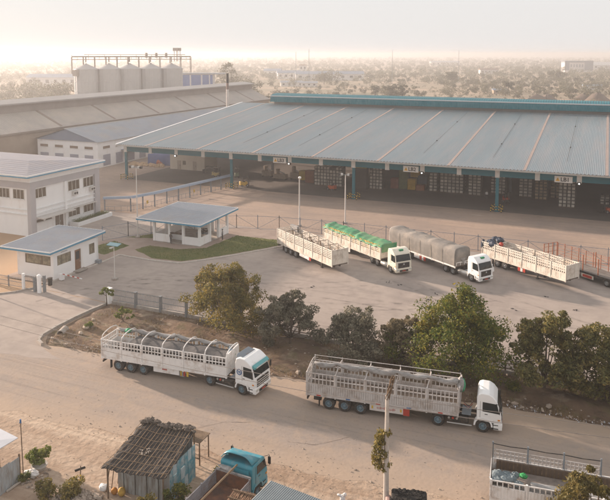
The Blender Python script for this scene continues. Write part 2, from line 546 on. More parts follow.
# verge: uneven soil strip between the boundary fence and the road
def verge():
    xs = np.arange(-34.5, 60.1, 0.5)
    top = lambda x: -66.95
    bx = [-34.5, -33.5, -33, -26, -8, 11, 19, 60]
    by = [-76.6, -78.0, -78.5, -78.0, -75.4, -72.9, -72.8, -70.8]
    rnd = random.Random(4)
    V = []; n = 16
    for x in xs:
        b = float(np.interp(x, bx, by)) + rnd.uniform(-.12, .12)
        for j in range(n + 1):
            t = j / n
            y = top(x) * (1 - t) + b * t
            ed = min(1.0, 5 * t, 5 * (1 - t), max(0.0, (x + 34.7) * .8))
            z = 0.03 + ed * (0.12 + 0.14 * math.sin(x * .7 + y * 1.3) * math.sin(y * .9 - x * .31) + rnd.uniform(-.05, .09))
            if x > 8 and 0.70 < t < 0.95:          # shallow dry ditch beside the road
                z -= 0.10
            if x > 8 and 0.35 < t < 0.66:
                z += 0.22
            if -32.8 < x < -30.3 and 0.62 < t < 0.84:   # pit behind the broken pipe
                z -= 0.12
            V.append((x, y, max(z, 0.012)))
    m = MB(); m.v = V
    for i in range(len(xs) - 1):
        for j in range(n):
            a = i * (n + 1) + j
            m.f.append((a, a + 1, a + n + 2, a + n + 1))
    o = m.build("verge", g_soil, smooth=True)
    struct(o)
verge()

def kerb_line(name, pts, w, h, m, parent=None, z0=0.0, piece=1.2):
    """kerb of separate stones along a polyline"""
    root = parent or bpy.data.objects.new(name, None)
    if parent is None:
        COL.objects.link(root); root["kind"] = "structure"
    rnd = random.Random(len(pts))
    for a, b in zip(pts[:-1], pts[1:]):
        a = Vector((*a, 0)); b = Vector((*b, 0)); L = (b - a).length; k = max(1, round(L / piece)); d = (b - a) / k
        ang = math.atan2(d.y, d.x)
        for i in range(k):
            l = d.length - .015
            mb = MB().box(0.008, -w / 2, 0, l, w / 2, h + rnd.uniform(-.015, .015))
            mb.build("kerb_stone", m, root, loc=(a.x + d.x * i, a.y + d.y * i, z0), rz=ang)
    return root

kerb_line("verge_kerb", [(-34.55, -67.3), (-34.9, -70), (-35.0, -72.4), (-34.95, -75), (-34.7, -77.2), (-34.0, -78.4), (-33.0, -78.9)], 0.28, 0.32, CONC, piece=1.0)

# raised island with pavement and kerb
ISL = [(-46.3, -64.6), (-46.2, -61.4), (-46.0, -54), (-46.0, -50.6), (-40.6, -50.9), (-35.8, -50.5), (-33.2, -47.6), (-31.1, -44.6), (-26.4, -37.4), (-26.4, -28.8), (-37, -29.5), (-53.5, -45.2), (-53.5, -64.6)]
struct(sheet("island_pavement", ISL, 0.12, g_pave))
kerb_line("island_kerb", ISL[:10], 0.22, 0.15, mat("pale_kerb", (0.47, 0.43, 0.39), 0.9, 0.15, 1.5))
kerb_line("left_kerb", [(-62, -77.2), (-56, -74.4), (-51, -71.6), (-47.6, -68.2), (-46.3, -65.2)], 0.2, 0.14, CONC)

# lawns: soil sheet plus blades
LAWN = ground_mat("lawn_soil", [(0.10, 0.115, 0.035), ((0.17, 0.15, 0.055), 0.35, 0.52, 0.12, (1, 1), 0.8), ((0.06, 0.085, 0.022), 0.9, 0.55, 0.1, (1, 1), 0.6)], bump=0.04)
GRASS = leaf_mat("grass_blades", [(0.055, 0.10, 0.018), (0.10, 0.14, 0.03), (0.20, 0.18, 0.06)], 0.2)
def pin(poly, x, y):
    c = False; n = len(poly)
    for i in range(n):
        x1, y1 = poly[i]; x2, y2 = poly[(i + 1) % n]
        if (y1 > y) != (y2 > y) and x < (x2 - x1) * (y - y1) / (y2 - y1) + x1: c = not c
    return c
def lawn(poly, dens, seed, z=0.128):
    struct(sheet("lawn", poly, z, LAWN, 0.12, 0.6, seed))
    rnd = random.Random(seed)
    xs = [p[0] for p in poly]; ys = [p[1] for p in poly]
    V = []
    for _ in range(int(dens * (max(xs) - min(xs)) * (max(ys) - min(ys)))):
        x = rnd.uniform(min(xs), max(xs)); y = rnd.uniform(min(ys), max(ys))
        if not pin(poly, x, y): continue
        a = rnd.uniform(0, 6.28); w = rnd.uniform(.02, .05); h = rnd.uniform(.05, .14)
        V += [(x - w * math.cos(a), y - w * math.sin(a), z), (x + w * math.cos(a), y + w * math.sin(a), z), (x + rnd.uniform(-.06, .06), y + rnd.uniform(-.06, .06), z + h)]
    return V
GV = []
GV += lawn([(-45.6, -47.6), (-44.8, -44.9), (-39.6, -44.9), (-36.3, -42.6), (-35.6, -34.6), (-28.0, -34.4), (-27.0, -37.4), (-31.6, -44.4), (-33.6, -47.3), (-36.0, -49.8), (-40.6, -50.2)], 40, 1)
GV += lawn([(-51.2, -42.6), (-47.0, -41.4), (-46.6, -37.8), (-48.0, -38.6)], 40, 2)
GV += lawn([(-52.6, -50.5), (-48.0, -51.5), (-47.6, -46.2), (-51.4, -45.0)], 40, 3)
struct(np_mesh("grass", GV, 3, GRASS), "stuff", "short yellowing grass of the lawns round the gate pavilion", "grass")

# painted-on cracks of the road: thin open joints, real grooves filled dark
def crack(name, pts, w, seed):
    rnd = random.Random(seed); m = MB(); prev = None
    out = []
    for a, b in zip(pts[:-1], pts[1:]):
        k = max(2, int(math.dist(a, b) / .35))
        for i in range(k):
            t = i / k
            out.append((a[0] + (b[0] - a[0]) * t + rnd.uniform(-.07, .07), a[1] + (b[1] - a[1]) * t + rnd.uniform(-.07, .07)))
    for p, q in zip(out[:-1], out[1:]):
        ww = w * rnd.uniform(.3, 1.2)
        m.quad((p[0], p[1] - ww, .017), (q[0], q[1] - ww, .017), (q[0], q[1] + ww, .017), (p[0], p[1] + ww, .017))
    struct(m.build(name, mat("crack_fill", (0.13, 0.10, 0.085), 0.95, 0.2)))
crack("road_crack", [(-15, -87.6), (-11, -86.3), (-9.2, -84.2), (-6.8, -83.2)], .02, 1)
crack("road_crack", [(-3.4, -84.7), (-1.2, -84.2), (1.0, -82.0)], .018, 2)

# curved rubber marks of turning trucks in the yard: thin worn films
def rubber_mat():
    m = bpy.data.materials.new("rubber_marks"); m.use_nodes = True
    n = m.node_tree.nodes; l = m.node_tree.links
    p = n["Principled BSDF"]; p.inputs["Base Color"].default_value = (0.09, 0.08, 0.075, 1); p.inputs["Roughness"].default_value = .9
    ge = n.new("ShaderNodeNewGeometry"); nz = n.new("ShaderNodeTexNoise"); nz.inputs["Scale"].default_value = .9; nz.inputs["Detail"].default_value = 7
    l.new(ge.outputs["Position"], nz.inputs[0])
    mr = n.new("ShaderNodeMapRange"); mr.inputs[1].default_value = .42; mr.inputs[2].default_value = .72; mr.inputs[3].default_value = 0; mr.inputs[4].default_value = .26
    l.new(nz.outputs[0], mr.inputs[0]); l.new(mr.outputs[0], p.inputs["Alpha"])
    return m
RUB = rubber_mat()
def tyre_mark(pts, w, z):
    m = MB(); n = 40; P_ = [Vector(q) for q in pts]
    def bez(t): return P_[0] * (1 - t) ** 3 + P_[1] * 3 * t * (1 - t) ** 2 + P_[2] * 3 * t * t * (1 - t) + P_[3] * t ** 3
    for off in (-.95, .95):
        b = len(m.v)
        for i in range(n + 1):
            t = i / n; q = bez(t); d = (bez(min(1, t + .01)) - bez(max(0, t - .01))).normalized(); nn = Vector((-d.y, d.x))
            for k in (-.5, .5):
                e = q + nn * (off + k * w); m.v.append((e.x, e.y, z))
        for i in range(n): m.f.append((b + 2 * i, b + 2 * i + 2, b + 2 * i + 3, b + 2 * i + 1))
    struct(m.build("tyre_mark", RUB))
for k_, c_ in enumerate([((-40, -60), (-28, -56), (-16, -54), (-7, -46)), ((-41, -63), (-25, -60), (-5, -60), (6, -47)), ((-38, -58), (-20, -50), (0, -58), (30, -52)),
                         ((14, -62), (8, -55), (2, -50), (-6, -45)), ((30, -60), (20, -54), (14, -50), (5, -46)), ((-42, -70), (-40, -62), (-34, -56), (-24, -50))]):
    tyre_mark(c_, .42, .020 + .0015 * k_)

# ================================================================== main warehouse
WX0, WX1 = -85.0, 46.0          # roof from left rake to beyond the frame
EY, EZ = -2.3, 8.3              # eave
RY, RZ = 57.0, 14.0             # foot of the ridge ventilator
SL = (RZ - EZ) / (RY - EY)
def rz_at(y): return EZ + (y - EY) * SL

wh = thing("warehouse", "vast open-fronted loading shed with pale ribbed roof, teal ridge and teal front beam", "warehouse", (0, 0, 0))
seams = [-77.0, -63.4, -49.8, -36.2, -22.4, -8.7, 4.9, 18.4, 32.0]
edges = [WX0] + seams + [WX1]
for i, (a, b) in enumerate(zip(edges[:-1], edges[1:])):
    m = MB(); p = 0.30; x = a; y1 = RY + 1.0; nst = 5
    pts = []
    while x < b - 1e-6:                         # trapezoid ribs
        for dx, dz in ((0, 0), (.15, 0), (.18, .045), (.26, .045)):
            if x + dx < b: pts.append((x + dx, dz))
        x += p
    pts.append((b, 0))
    for j in range(nst + 1):
        y = EY + (y1 - EY) * j / nst
        for (px_, dz) in pts: m.v.append((px_, y, rz_at(y) + dz))
    n = len(pts)
    for j in range(nst):
        for k in range(n - 1):
            m.f.append((j * n + k, j * n + k + 1, (j + 1) * n + k + 1, (j + 1) * n + k))
    m.build("roof_sheet", ROOFW, wh)
for s_ in seams:
    m = MB()
    m.hexa([(s_ - .24, EY - .05, EZ + .02), (s_ + .24, EY - .05, EZ + .02), (s_ + .24, RY + .5, rz_at(RY + .5) + .02), (s_ - .24, RY + .5, rz_at(RY + .5) + .02)],
           [(s_ - .24, EY - .05, EZ + .09), (s_ + .24, EY - .05, EZ + .09), (s_ + .24, RY + .5, rz_at(RY + .5) + .09), (s_ - .24, RY + .5, rz_at(RY + .5) + .09)])
    m.build("roof_seam_strip", RUST, wh)
# thin conductors with small fixing blocks lying on the sheets
for s_ in (-56.4, -42.8, -15.4, -1.8, 11.6, 25.2):
    m = MB().bar((s_, 6, rz_at(6) + .10), (s_, 53, rz_at(53) + .10), .03)
    for yy in (18, 40): m.box(s_ - .12, yy - .12, rz_at(yy) + .05, s_ + .12, yy + .12, rz_at(yy) + .2)
    m.build("lightning_conductor", DARK, wh)
# back slope
m = MB(); m.hexa([(WX0, RY + 1, RZ - .2), (WX1, RY + 1, RZ - .2), (WX1, 122, 8.2), (WX0, 122, 8.2)], [(WX0, RY + 1, RZ), (WX1, RY + 1, RZ), (WX1, 122, 8.4), (WX0, 122, 8.4)])
m.build("back_roof", ROOFW, wh)
# ridge ventilator
m = MB().box(-73.6, RY, RZ - .3, WX1, RY + 6.4, RZ + 1.0); m.build("ventilator_base", mat("vent_grey", (0.22, 0.21, 0.20), 0.7, 0.15, 0.5), wh)
m = MB(); x = -74.4; prof = [(RY - .9, RZ + .75), (RY - 1.0, RZ + 1.9), (RY - .6, RZ + 2.55), (RY + .6, RZ + 2.95), (RY + 3.2, RZ + 3.15), (RY + 5.8, RZ + 2.95), (RY + 7.3, RZ + 1.9), (RY + 7.2, RZ + .75)]
pts = []
while x < WX1:
    pts += [(x, 0), (x + .38, 0), (x + .44, .05), (x + .56, .05)]; x += .62
for (px_, d) in pts:
    for (y, z) in prof:
        cy, cz = RY + 3.2, RZ + .8; v_ = Vector((y - cy, z - cz)); v_ = v_ * (1 + d / max(v_.length, .1)); m.v.append((px_, cy + v_.x, cz + v_.y))
k = len(prof)
for i in range(len(pts) - 1):
    for j in range(k - 1): m.f.append((i * k + j, (i + 1) * k + j, (i + 1) * k + j + 1, i * k + j + 1))
m.f.append(tuple(range(k)))
rv = m.build("ridge_ventilator", TEALR, wh)
m = MB()
for (a, b) in ((-74.4, WX1),):
    m.box(a, RY - .98, RZ + 2.32, b, RY - .55, RZ + 2.62)
m.build("ridge_cap", mat("pale_cap", (0.46, 0.50, 0.52), .5, .1), rv)
# rake trim, gutter, front beam
m = MB(); m.hexa([(WX0 - .25, EY - .1, EZ - .1), (WX0 + .15, EY - .1, EZ - .1), (WX0 + .15, RY + 1, RZ - .1), (WX0 - .25, RY + 1, RZ - .1)],
                 [(WX0 - .25, EY - .1, EZ + .18), (WX0 + .15, EY - .1, EZ + .18), (WX0 + .15, RY + 1, RZ + .28), (WX0 - .25, RY + 1, RZ + .28)])
m.build("rake_trim", WTRIM, wh)
m = MB().box(WX0, EY - .22, EZ - .28, WX1, EY + .02, EZ - .02); m.build("gutter", mat("gutter_grey", (0.40, 0.38, 0.35), .7, .2, 1.5), wh)
m = MB()
for k_ in range(0, int((WX1 - WX0) / .62)):
    x = WX0 + k_ * .62; m.box(x, EY - .06, EZ + .0, x + .14, EY + .25, EZ + .12)
m.build("eave_rib_ends", mat("rib_end", (0.20, 0.18, 0.17), .8), wh)["kind"] = "stuff"
COLX = [-84.0, -56.0, -28.0, 0.0, 28.0]
for a in np.arange(-84, 41, 7.0):
    m = MB().box(a + .42, -.35, 6.55, a + 7 - .42, .15, 7.75); m.build("front_beam", TEAL, wh)
    m = MB().box(a - .42, -.45, 6.4, a + .42, .2, 7.95); m.build("bracket", mat("bracket_white", (0.66, 0.64, 0.60), .7, .12, 1.5), wh)
# purlin deck under the eave up to the roof, and rafters inside
m = MB()
for a in np.arange(-84, 41, 7.0):
    m.hexa([(a - .12, .2, 7.2), (a + .12, .2, 7.2), (a + .12, 45, 11.6), (a - .12, 45, 11.6)], [(a - .12, .2, 7.95), (a + .12, .2, 7.95), (a + .12, 45, 12.5), (a - .12, 45, 12.5)])
m.build("rafters", STEEL, wh)
for a in COLX:
    m = MB().box(a - .28, -.30, 0, a + .28, -.22, 6.4).box(a - .28, .02, 0, a + .28, .10, 6.4).box(a - .06, -.22, 0, a + .06, .02, 6.4)
    m.box(a - .45, -.5, 0, a + .45, .3, .06)
    m.build("column", TEAL, wh)
for a in COLX:
    for y in (20, 40):
        MB().box(a - .25, y - .25, 0, a + .25, y + .25, rz_at(y) - .3).build("inner_column", STEEL, wh)
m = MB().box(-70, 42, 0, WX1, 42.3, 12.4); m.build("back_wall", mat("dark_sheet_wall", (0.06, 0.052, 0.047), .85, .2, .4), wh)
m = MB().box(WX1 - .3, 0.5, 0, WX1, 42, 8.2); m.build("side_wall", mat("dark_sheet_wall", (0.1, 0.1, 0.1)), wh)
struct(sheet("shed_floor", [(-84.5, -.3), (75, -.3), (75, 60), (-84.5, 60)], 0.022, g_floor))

# yellow and black guards round the column feet
def guard_frame(x, label):
    t = thing("column_guard", label, "guard rail", (x, -.1, 0), 0, "striped guards round the column feet")
    def striped(p, q, r):
        p = Vector(p); q = Vector(q); k = max(2, int((q - p).length / .22))
        for i in range(k):
            a = p + (q - p) * (i / k); b = p + (q - p) * ((i + 1) / k)
            MB().bar(a, b, r).build("stripe", YELLOW if i % 2 else BLACK, t)
    for sx in (-.95, .95):
        for sy in (-.95, .95): striped((sx, sy, 0), (sx, sy, 1.15), .14)
    for z in (.55, 1.1):
        for s_ in (-.95, .95):
            striped((-.88, s_, z), (.88, s_, z), .10)
            striped((s_, -.88, z), (s_, .88, z), .10)
    return t
guard_frame(-84, "yellow and black guard at the far corner column beside the lit lot")
guard_frame(-56, "yellow and black guard at the column where the roofed walkway ends")
guard_frame(-28, "yellow and black guard at the column between the signs LB3 and LB2")
guard_frame(0, "yellow and black guard at the column between the signs LB2 and LB1")

# bay signs and lit floodlights on the beam
def bay_sign(x, txt):
    t = thing("bay_sign", "white sign with warning triangle reading %s on the teal beam" % txt, "sign", (x, -.62, 6.35), 0, "bay signs on the front beam")
    MB().box(-1.5, -.05, 0, 1.5, .05, 1.15).build("board", mat("sign_white", (0.72, 0.70, 0.66), .6, .05), t)
    MB().box(-1.3, .05, .2, -1.1, .3, .5).box(1.1, .05, .2, 1.3, .3, .5).build("mount", STEEL, t)
    m = MB(); m.prism_y([(-1.32, .24), (-.58, .24), (-.95, .92)], -.07, -.052); tri = m.build("warning_triangle", mat("warn_amber", (0.75, 0.42, 0.03), .5, .05), t)
    MB().box(-.985, -.078, .44, -.915, -.071, .74).box(-.985, -.078, .31, -.915, -.071, .39).build("exclamation_mark", BLACK, tri)
    cu = bpy.data.curves.new("lettering", 'FONT'); cu.body = txt; cu.size = .98; cu.extrude = .012; cu.offset = .022
    cu.align_x = 'LEFT'; cu.materials.append(BLACK)
    o = text_mesh("lettering", cu, t, (-.5, -.065, .23)); o.rotation_euler = (R(90), 0, 0)
bay_sign(-44.2, "LB3"); bay_sign(-16.2, "LB2"); bay_sign(11.4, "LB1")
def flood(x, label):
    t = thing("floodlight", label, "lamp", (x, -.62, 6.15), 0, "lit floodlights under the beam")
    MB().box(-.32, -.22, 0, .32, .18, .42).build("housing", DARK, t)
    MB().tube([(0, -.222, .2), (0, -.30, .2)], .10, 14).build("lens", LAMPW, t)
flood(-70, "glowing floodlight on the beam above the low white store room")
flood(-42, "glowing floodlight right beside the sign LB3")
flood(-14, "glowing floodlight right beside the sign LB2")
flood(14, "glowing floodlight right beside the sign LB1")

# goods inside: stacks of pale wrapped bundles on dark ground
BAG = mat("pale_sacks", (0.50, 0.46, 0.40), .85, .12, 2.0, island=.3)
BAGD = mat("dark_wrap", (0.055, 0.048, 0.043), .8, .2)
def stack(x, y, w, h, label, d=2.2, cw=.72, rh=.62, seed=1, top_rows=None, m_=None):
    t = thing("goods_stack", label, "pallet stack", (x, y, 0), 0, "bundle stacks inside the shed")
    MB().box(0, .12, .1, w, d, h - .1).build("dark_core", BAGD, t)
    m = MB(); rnd = random.Random(seed)
    nx = max(1, int(w / cw)); nz = max(1, int(h / rh))
    for i in range(nx):
        kz = nz - (rnd.random() < .25)
        for j in range(kz):
            x0 = i * w / nx + .10 + rnd.uniform(-.03, .03); z0 = j * h / nz + .14
            for f in range(2):                    # two layers of depth
                y0 = f * 1.1 + rnd.uniform(-.04, .06)
                m.box(x0, y0, z0, x0 + w / nx - .24, y0 + 1.0, z0 + h / nz - .2)
    m.build("bundles", m_ or BAG, t)["kind"] = "stuff"
    MB().box(0, 0.02, 0, w, d, .1).build("pallet", WOOD, t)
stack(-41.0, 10.4, 6.6, 4.3, "wide pale bundle stack behind the orange forklift near sign LB3", seed=2)
stack(-28.4, 11.2, 2.9, 4.8, "narrow pale bundle stack just inside the column between LB3 and LB2", seed=3)
stack(-15.9, 13.6, 1.7, 4.6, "thin pale bundle stack under the floodlight beside LB2", seed=4)
stack(-13.6, 13.6, 4.9, 4.8, "broad pale bundle stack right of the LB2 floodlight", seed=5)
stack(-7.6, 13.0, 2.6, 5.0, "pale bundle stack between the LB2 bay and the next teal column", seed=6)
stack(-13.0, 18.5, 4.0, 4.6, "pale bundle stack standing deeper behind the broad LB2 stack", seed=16)
stack(2.2, 15.5, 2.6, 5.6, "tall mixed stack behind the red forklift near LB1", seed=7)
stack(5.4, 14.0, 2.4, 5.0, "tawny bundle stack in the middle of the LB1 bay", seed=8, m_=mat("tan_sacks", (0.40, 0.31, 0.20), .85, .15, 2, island=.3))
stack(8.2, 16.5, 2.0, 5.0, "darker bundle stack left of the sign LB1", seed=9, m_=mat("tan_sacks", (0.40, 0.31, 0.20)))
stack(10.2, 8.6, 3.0, 6.0, "tall front bundle stack directly below the sign LB1", seed=10, d=2.6)
stack(-3.6, 16.6, 3.0, 4.4, "pale bundle stack behind the person in white beside the teal column", seed=11)
stack(17.5, 14, 5.0, 1.6, "low pale stack at the picture's right end of the shed", seed=12, rh=.5)
for k_, (x, y, w, z0, z1, c, lb) in enumerate([
        (-24.4, 13.6, 1.7, 0, 2.2, (0.22, 0.06, 0.03), "rust red crate under the sign LB2"),
        (-22.6, 13.9, 1.8, 0, 5.4, (0.13, 0.15, 0.06), "tall olive crate stack under the sign LB2"),
        (-20.6, 13.6, 1.7, 0, 2.3, (0.50, 0.30, 0.03), "yellow lattice crate under the sign LB2"),
        (-20.5, 15.6, 2.0, 2.4, 5.2, (0.45, 0.27, 0.03), "upper yellow crate behind the yellow lattice crate"),
        (-18.7, 13.4, 1.8, 0, 1.2, (0.30, 0.11, 0.05), "low orange brown crate right of the yellow lattice crate"),
        (-18.6, 14.6, 1.9, 1.3, 3.0, (0.04, 0.06, 0.09), "dark blue bundle on the orange brown crate"),
        (-46.6, 14.6, 2.0, 0, 2.2, (0.48, 0.33, 0.05), "yellow crate between the LB3 post and the wide stack"),
        (-44.0, 12.2, 2.1, 0, 2.8, (0.25, 0.08, 0.035), "rust red crate left of the wide pale stack"),
        (-31.2, 9.8, 2.6, 4.6, 6.0, (0.40, 0.30, 0.04), "yellow crate high beside the column between LB3 and LB2")]):
    t = thing("crate", lb, "crate", (x, y, 0 if z0 < 1 else 0), 0, "coloured crates inside the shed")
    cm = mat("crate_%d" % k_, c, .8, .2, 1.5)
    if z0 > 0: MB().box(.05, .1, 0, w - .05, 1.6, z0).build("lower_load", BAGD, t)
    MB().box(.08, .08, z0 + .05, w - .08, 1.7, z1 - .05).build("fill", cm, t)
    for i in range(5):
        xx = i * (w - .12) / 4
        MB().box(xx, 0, z0 + .03, xx + .12, .07, z1).build("slat", cm, t)
    for zz in (z0 + .03, (z0 + z1) / 2, z1 - .12):
        MB().box(0, -.03, zz, w, .0, zz + .1).build("rail", cm, t)
# ================================================================== buildings on the left
def gable_sheet(m, x0, x1, y0, y1, z0, z1, rib=.5):
    """ribbed sloping sheet from (x0,z0) to (x1,z1), ribs along x, repeated in y"""
    y = y0; pts = []
    while y < y1 - 1e-6:
        for dy, dz in ((0, 0), (.3, 0), (.34, .05), (.44, .05)):
            if y + dy < y1: pts.append((y + dy, dz))
        y += rib
    pts.append((y1, 0)); b = len(m.v)
    for (yy, dz) in pts: m.v += [(x0, yy, z0 + dz), (x1, yy, z1 + dz)]
    for i in range(len(pts) - 1): m.f.append((b + 2 * i, b + 2 * i + 1, b + 2 * i + 3, b + 2 * i + 2))
    return m

# long brown hall
hall = thing("long_hall", "long low hall with dusty brown roof and raised ridge vent behind the white shed", "hall", (0, 0, 0))
gable_sheet(MB(), -121, -130.5, -60, 150, 8.8, 13.0, .8).build("roof_slope", ROOFB, hall)
gable_sheet(MB(), -138.5, -160, -60, 150, 13.0, 8.0, .8).build("roof_slope", ROOFB, hall)
MB().box(-138.5, 2, 12.6, -130.4, 150, 15.3).build("ridge_vent", mat("vent_brown", (0.23, 0.195, 0.175), .7, .12, .3), hall)
MB().prism_y([(-139.4, 15.2), (-129.5, 15.2), (-129.5, 15.6), (-134.5, 16.4), (-139.4, 15.6)], 1.4, 150.4).build("vent_roof", mat("vent_roof", (0.30, 0.28, 0.27), .5, .1, .3), hall)
MB().box(-138.5, -60, 12.6, -130.4, -7, 15.3).build("ridge_vent", MATS["vent_brown"], hall)
MB().box(-121.5, -59, 0, -121.2, 149, 8.75).build("wall", mat("hall_wall", (0.30, 0.235, 0.18), .85, .12, .3), hall)
MB().box(-121.2, -60, 8.35, -120.7, 150, 8.78).build("gutter", mat("gutter_dk", (0.2, 0.16, 0.13), .8), hall)
for k_ in range(9):
    y = -50 + k_ * 23
    MB().hexa([(-121.3, y, 8.95), (-121.3, y + .9, 8.95), (-130.3, y + .9, 12.95), (-130.3, y, 12.95)], [(-121.3, y, 9.05), (-121.3, y + .9, 9.05), (-130.3, y + .9, 13.05), (-130.3, y, 13.05)]).build("roof_strip", mat("hall_strip", (0.215, 0.175, 0.145), .8, .2), hall)

# white shed with grey-blue gable
sh = thing("white_shed", "white two-row window shed with blue grey gable roof left of the loading shed", "shed", (0, 0, 0))
MB().box(-120, 9, 0, -100, 98, 6.7).build("wall", WHITE, sh)
SLATE = mat("slate_blue_sheet", (0.20, 0.235, 0.31), .5, .08, .3, spec=.4, metal=.1)
gable_sheet(MB(), -99.5, -110, 8.4, 98.5, 6.7, 9.75, .6).build("roof_slope", ROOFG, sh)
gable_sheet(MB(), -120.5, -110, 8.4, 98.5, 6.7, 9.75, .6).build("roof_slope", ROOFG, sh)
MB().prism_y([(-120, 6.702), (-100, 6.702), (-110, 9.6)], 8.7, 9.2).build("gable_end", SLATE, sh)
MB().box(-110.2, 8.3, 9.72, -109.8, 98.6, 9.86).build("ridge_cap", GALV, sh)
SH_W = mat("shed_window", (0.20, 0.14, 0.10), .4, .2)
SH_S = mat("shed_shutter", (0.30, 0.30, 0.36), .7, .08)
for x in (-119.0, -114.0, -109.0, -104.2):
    w = MB().box(x, 8.93, 4.75, x + 2.6, 9.0, 5.4).build("upper_window", SH_W, sh)
    MB().box(x - .12, 8.88, 4.6, x + 2.72, 8.96, 4.74).build("sill", WTRIM, w)
    MB().box(x, 8.9, 0.3 if x < -115 else 0.5, x + 2.7, 9.0, 3.2).build("shutter_door", SH_S, sh)
for y in (11, 16, 21, 26):
    w = MB().box(-100, y, 4.75, -99.92, y + 2.6, 5.4).build("upper_window", SH_W, sh)
    MB().box(-99.98, y - .1, 4.6, -99.86, y + 2.7, 4.74).build("sill", WTRIM, w)
    MB().box(-100, y, .4, -99.9, y + 2.7, 3.2).build("shutter_door", SH_S, sh)
MB().box(-99.9, 18, 3.6, -97.2, 24, 3.75).build("porch_roof", SLATE, sh)

# tan shed corner and doorway seen beyond the far column
t = thing("beige_annex", "beige annex with dark doorway beyond the far corner column", "building", (0, 0, 0))
MB().box(-99, 32, 0, -88, 40, 5).build("wall", mat("beige_wall", (0.55, 0.44, 0.33), .8, .1), t)
MB().box(-99.5, 31.4, 5, -87.5, 40.5, 5.25).build("roof", ROOFG, t)
for x in (-97.5, -93):
    d = MB().box(x, 31.9, 0.1, x + 2.2, 31.99, 2.6).build("door", mat("annex_door", (0.35, 0.30, 0.28), .7), t)
    MB().box(x + .2, 31.86, 1.2, x + .3, 31.9, 1.4).build("handle", DARK, d)

# white store room with two doors under the shed roof
t = thing("store_room", "low cream store room with two doors under the shed roof", "building", (0, 0, 0))
CREAM = mat("cream_wall", (0.66, 0.58, 0.48), .8, .06, .5)
MB().box(-83.0, 16, 0, -72.8, 22, 5.6).build("wall", CREAM, t)
for x in (-80.8, -76.2):
    d = MB().box(x, 15.93, 0, x + 1.0, 15.99, 2.3).build("door", mat("store_door", (0.42, 0.34, 0.28), .7), t)
    MB().box(x + .75, 15.88, 1.05, x + .85, 15.93, 1.2).build("handle", DARK, d)
for x in (-79.2,):
    MB().box(x, 15.94, 1.3, x + .9, 15.99, 2.3).build("window", GLASSB, t)
t = thing("tarped_pile", "long blue tarpaulin covered pile beyond the store room", "covered pile", (0, 0, 0))
rnd = random.Random(3)
m = MB()
for i in range(15):
    for j, (y, z) in enumerate(((19.6, 0), (19.7, 2.6), (20.3, 3.2), (22.5, 3.3), (23, 0))):
        m.v.append((-92.5 + i * .58, y + rnd.uniform(-.12, .12), z * (1 + rnd.uniform(-.05, .05))))
for i in range(14):
    for j in range(4): m.f.append((i * 5 + j, (i + 1) * 5 + j, (i + 1) * 5 + j + 1, i * 5 + j + 1))
m.build("tarpaulin", mat("blue_tarp", (0.09, 0.12, 0.25), .6, .15, .8), t, smooth=True)
m = MB().blob((-88.6, 18.9, .75), .75, .5, .75, rnd).blob((-87.8, 18.7, .5), .5, .4, .5, rnd)
tag(m.build("sack_pile", mat("red_brown_sack", (0.36, 0.12, 0.07), .8, .15)), "red brown sacks heaped against the blue tarpaulin", "sacks")
m = MB(); rnd = random.Random(8)
for _ in range(60): m.blob((rnd.uniform(-97, -86), rnd.uniform(16.5, 18.5), rnd.uniform(0, .35)), rnd.uniform(.3, .9), rnd.uniform(.3, .8), rnd.uniform(.2, .6), rnd, 6, 4)
struct(m.build("earth_heap", mat("heap_earth", (0.43, 0.30, 0.19), .95, .2, 1.5)), "stuff", "tan earth heap in front of the blue tarpaulin pile", "earth heap")

# ------------------------------------------------------------------ office
of = thing("office_building", "two-storey white office with grey pilasters, flat pitched roof and blue eave edge", "office", (0, 0, 0))
OX, OY0, OY1 = -65.2, -48.2, -32.2
MB().box(-92, OY0 + .25, 0, OX - .25, OY1, 9.3).build("wall", WHITE, of)
# grey frames: right face
GP = GREYP
for (y0, y1) in ((OY0, OY0 + 1.15), (OY1 - .9, OY1 + .35)):
    MB().box(OX - .6, y0, 0, OX + .12, y1, 8.75).build("pilaster", GP, of)
MB().box(OX - .4, OY0 + 1.15, 7.75, OX + .09, OY1 - .9, 8.75).build("band", GP, of)
MB().box(-92, OY0 - .02, 7.75, OX - .6, OY0 + .3, 8.75).build("band", GP, of)
MB().box(OX - .5, OY0 + .1, 8.752, OX + .02, OY1 + .2, 9.9).build("parapet", WHITE, of)
MB().box(-92, OY0 + .1, 8.752, OX - .5, OY0 + .4, 9.9).build("parapet", WHITE, of)
# storey ledges
for z in (3.45, 4.2):
    MB().box(OX - .3, OY0 + 1.15, z, OX + .03, OY1 - .9, z + .14).build("ledge", WTRIM, of)
    MB().box(-92, OY0 + .08, z, OX - .6, OY0 + .3, z + .14).build("ledge", WTRIM, of)
MB().box(OX - .3, -40.5, 0.05, OX + .10, -40.1, 7.74).build("pier", WHITE, of)
def strip_window(p, axis, a0, a1, z0, z1, face, n=3, m_=GLASSB):
    """window with mullions; axis y = on a face looking +x, axis x = on a face looking -y"""
    if axis == 'y':
        w = MB().box(face - .06, a0, z0, face + .015, a1, z1).build("window", m_, p)
        for i in range(n + 1):
            yy = a0 + (a1 - a0) * i / n
            MB().box(face + .0, yy - .05, z0 - .04, face + .05, yy + .05, z1 + .04).build("mullion", FRAME, w)
        MB().box(face, a0 - .12, z0 - .14, face + .12, a1 + .12, z0 - .045).build("sill", WTRIM, w)
    else:
        w = MB().box(a0, face - .015, z0, a1, face + .06, z1).build("window", m_, p)
        for i in range(n + 1):
            xx = a0 + (a1 - a0) * i / n
            MB().box(xx - .05, face - .05, z0 - .04, xx + .05, face, z1 + .04).build("mullion", FRAME, w)
        MB().box(a0 - .12, face - .12, z0 - .14, a1 + .12, face, z0 - .045).build("sill", WTRIM, w)
    return w
FX = OX - .25
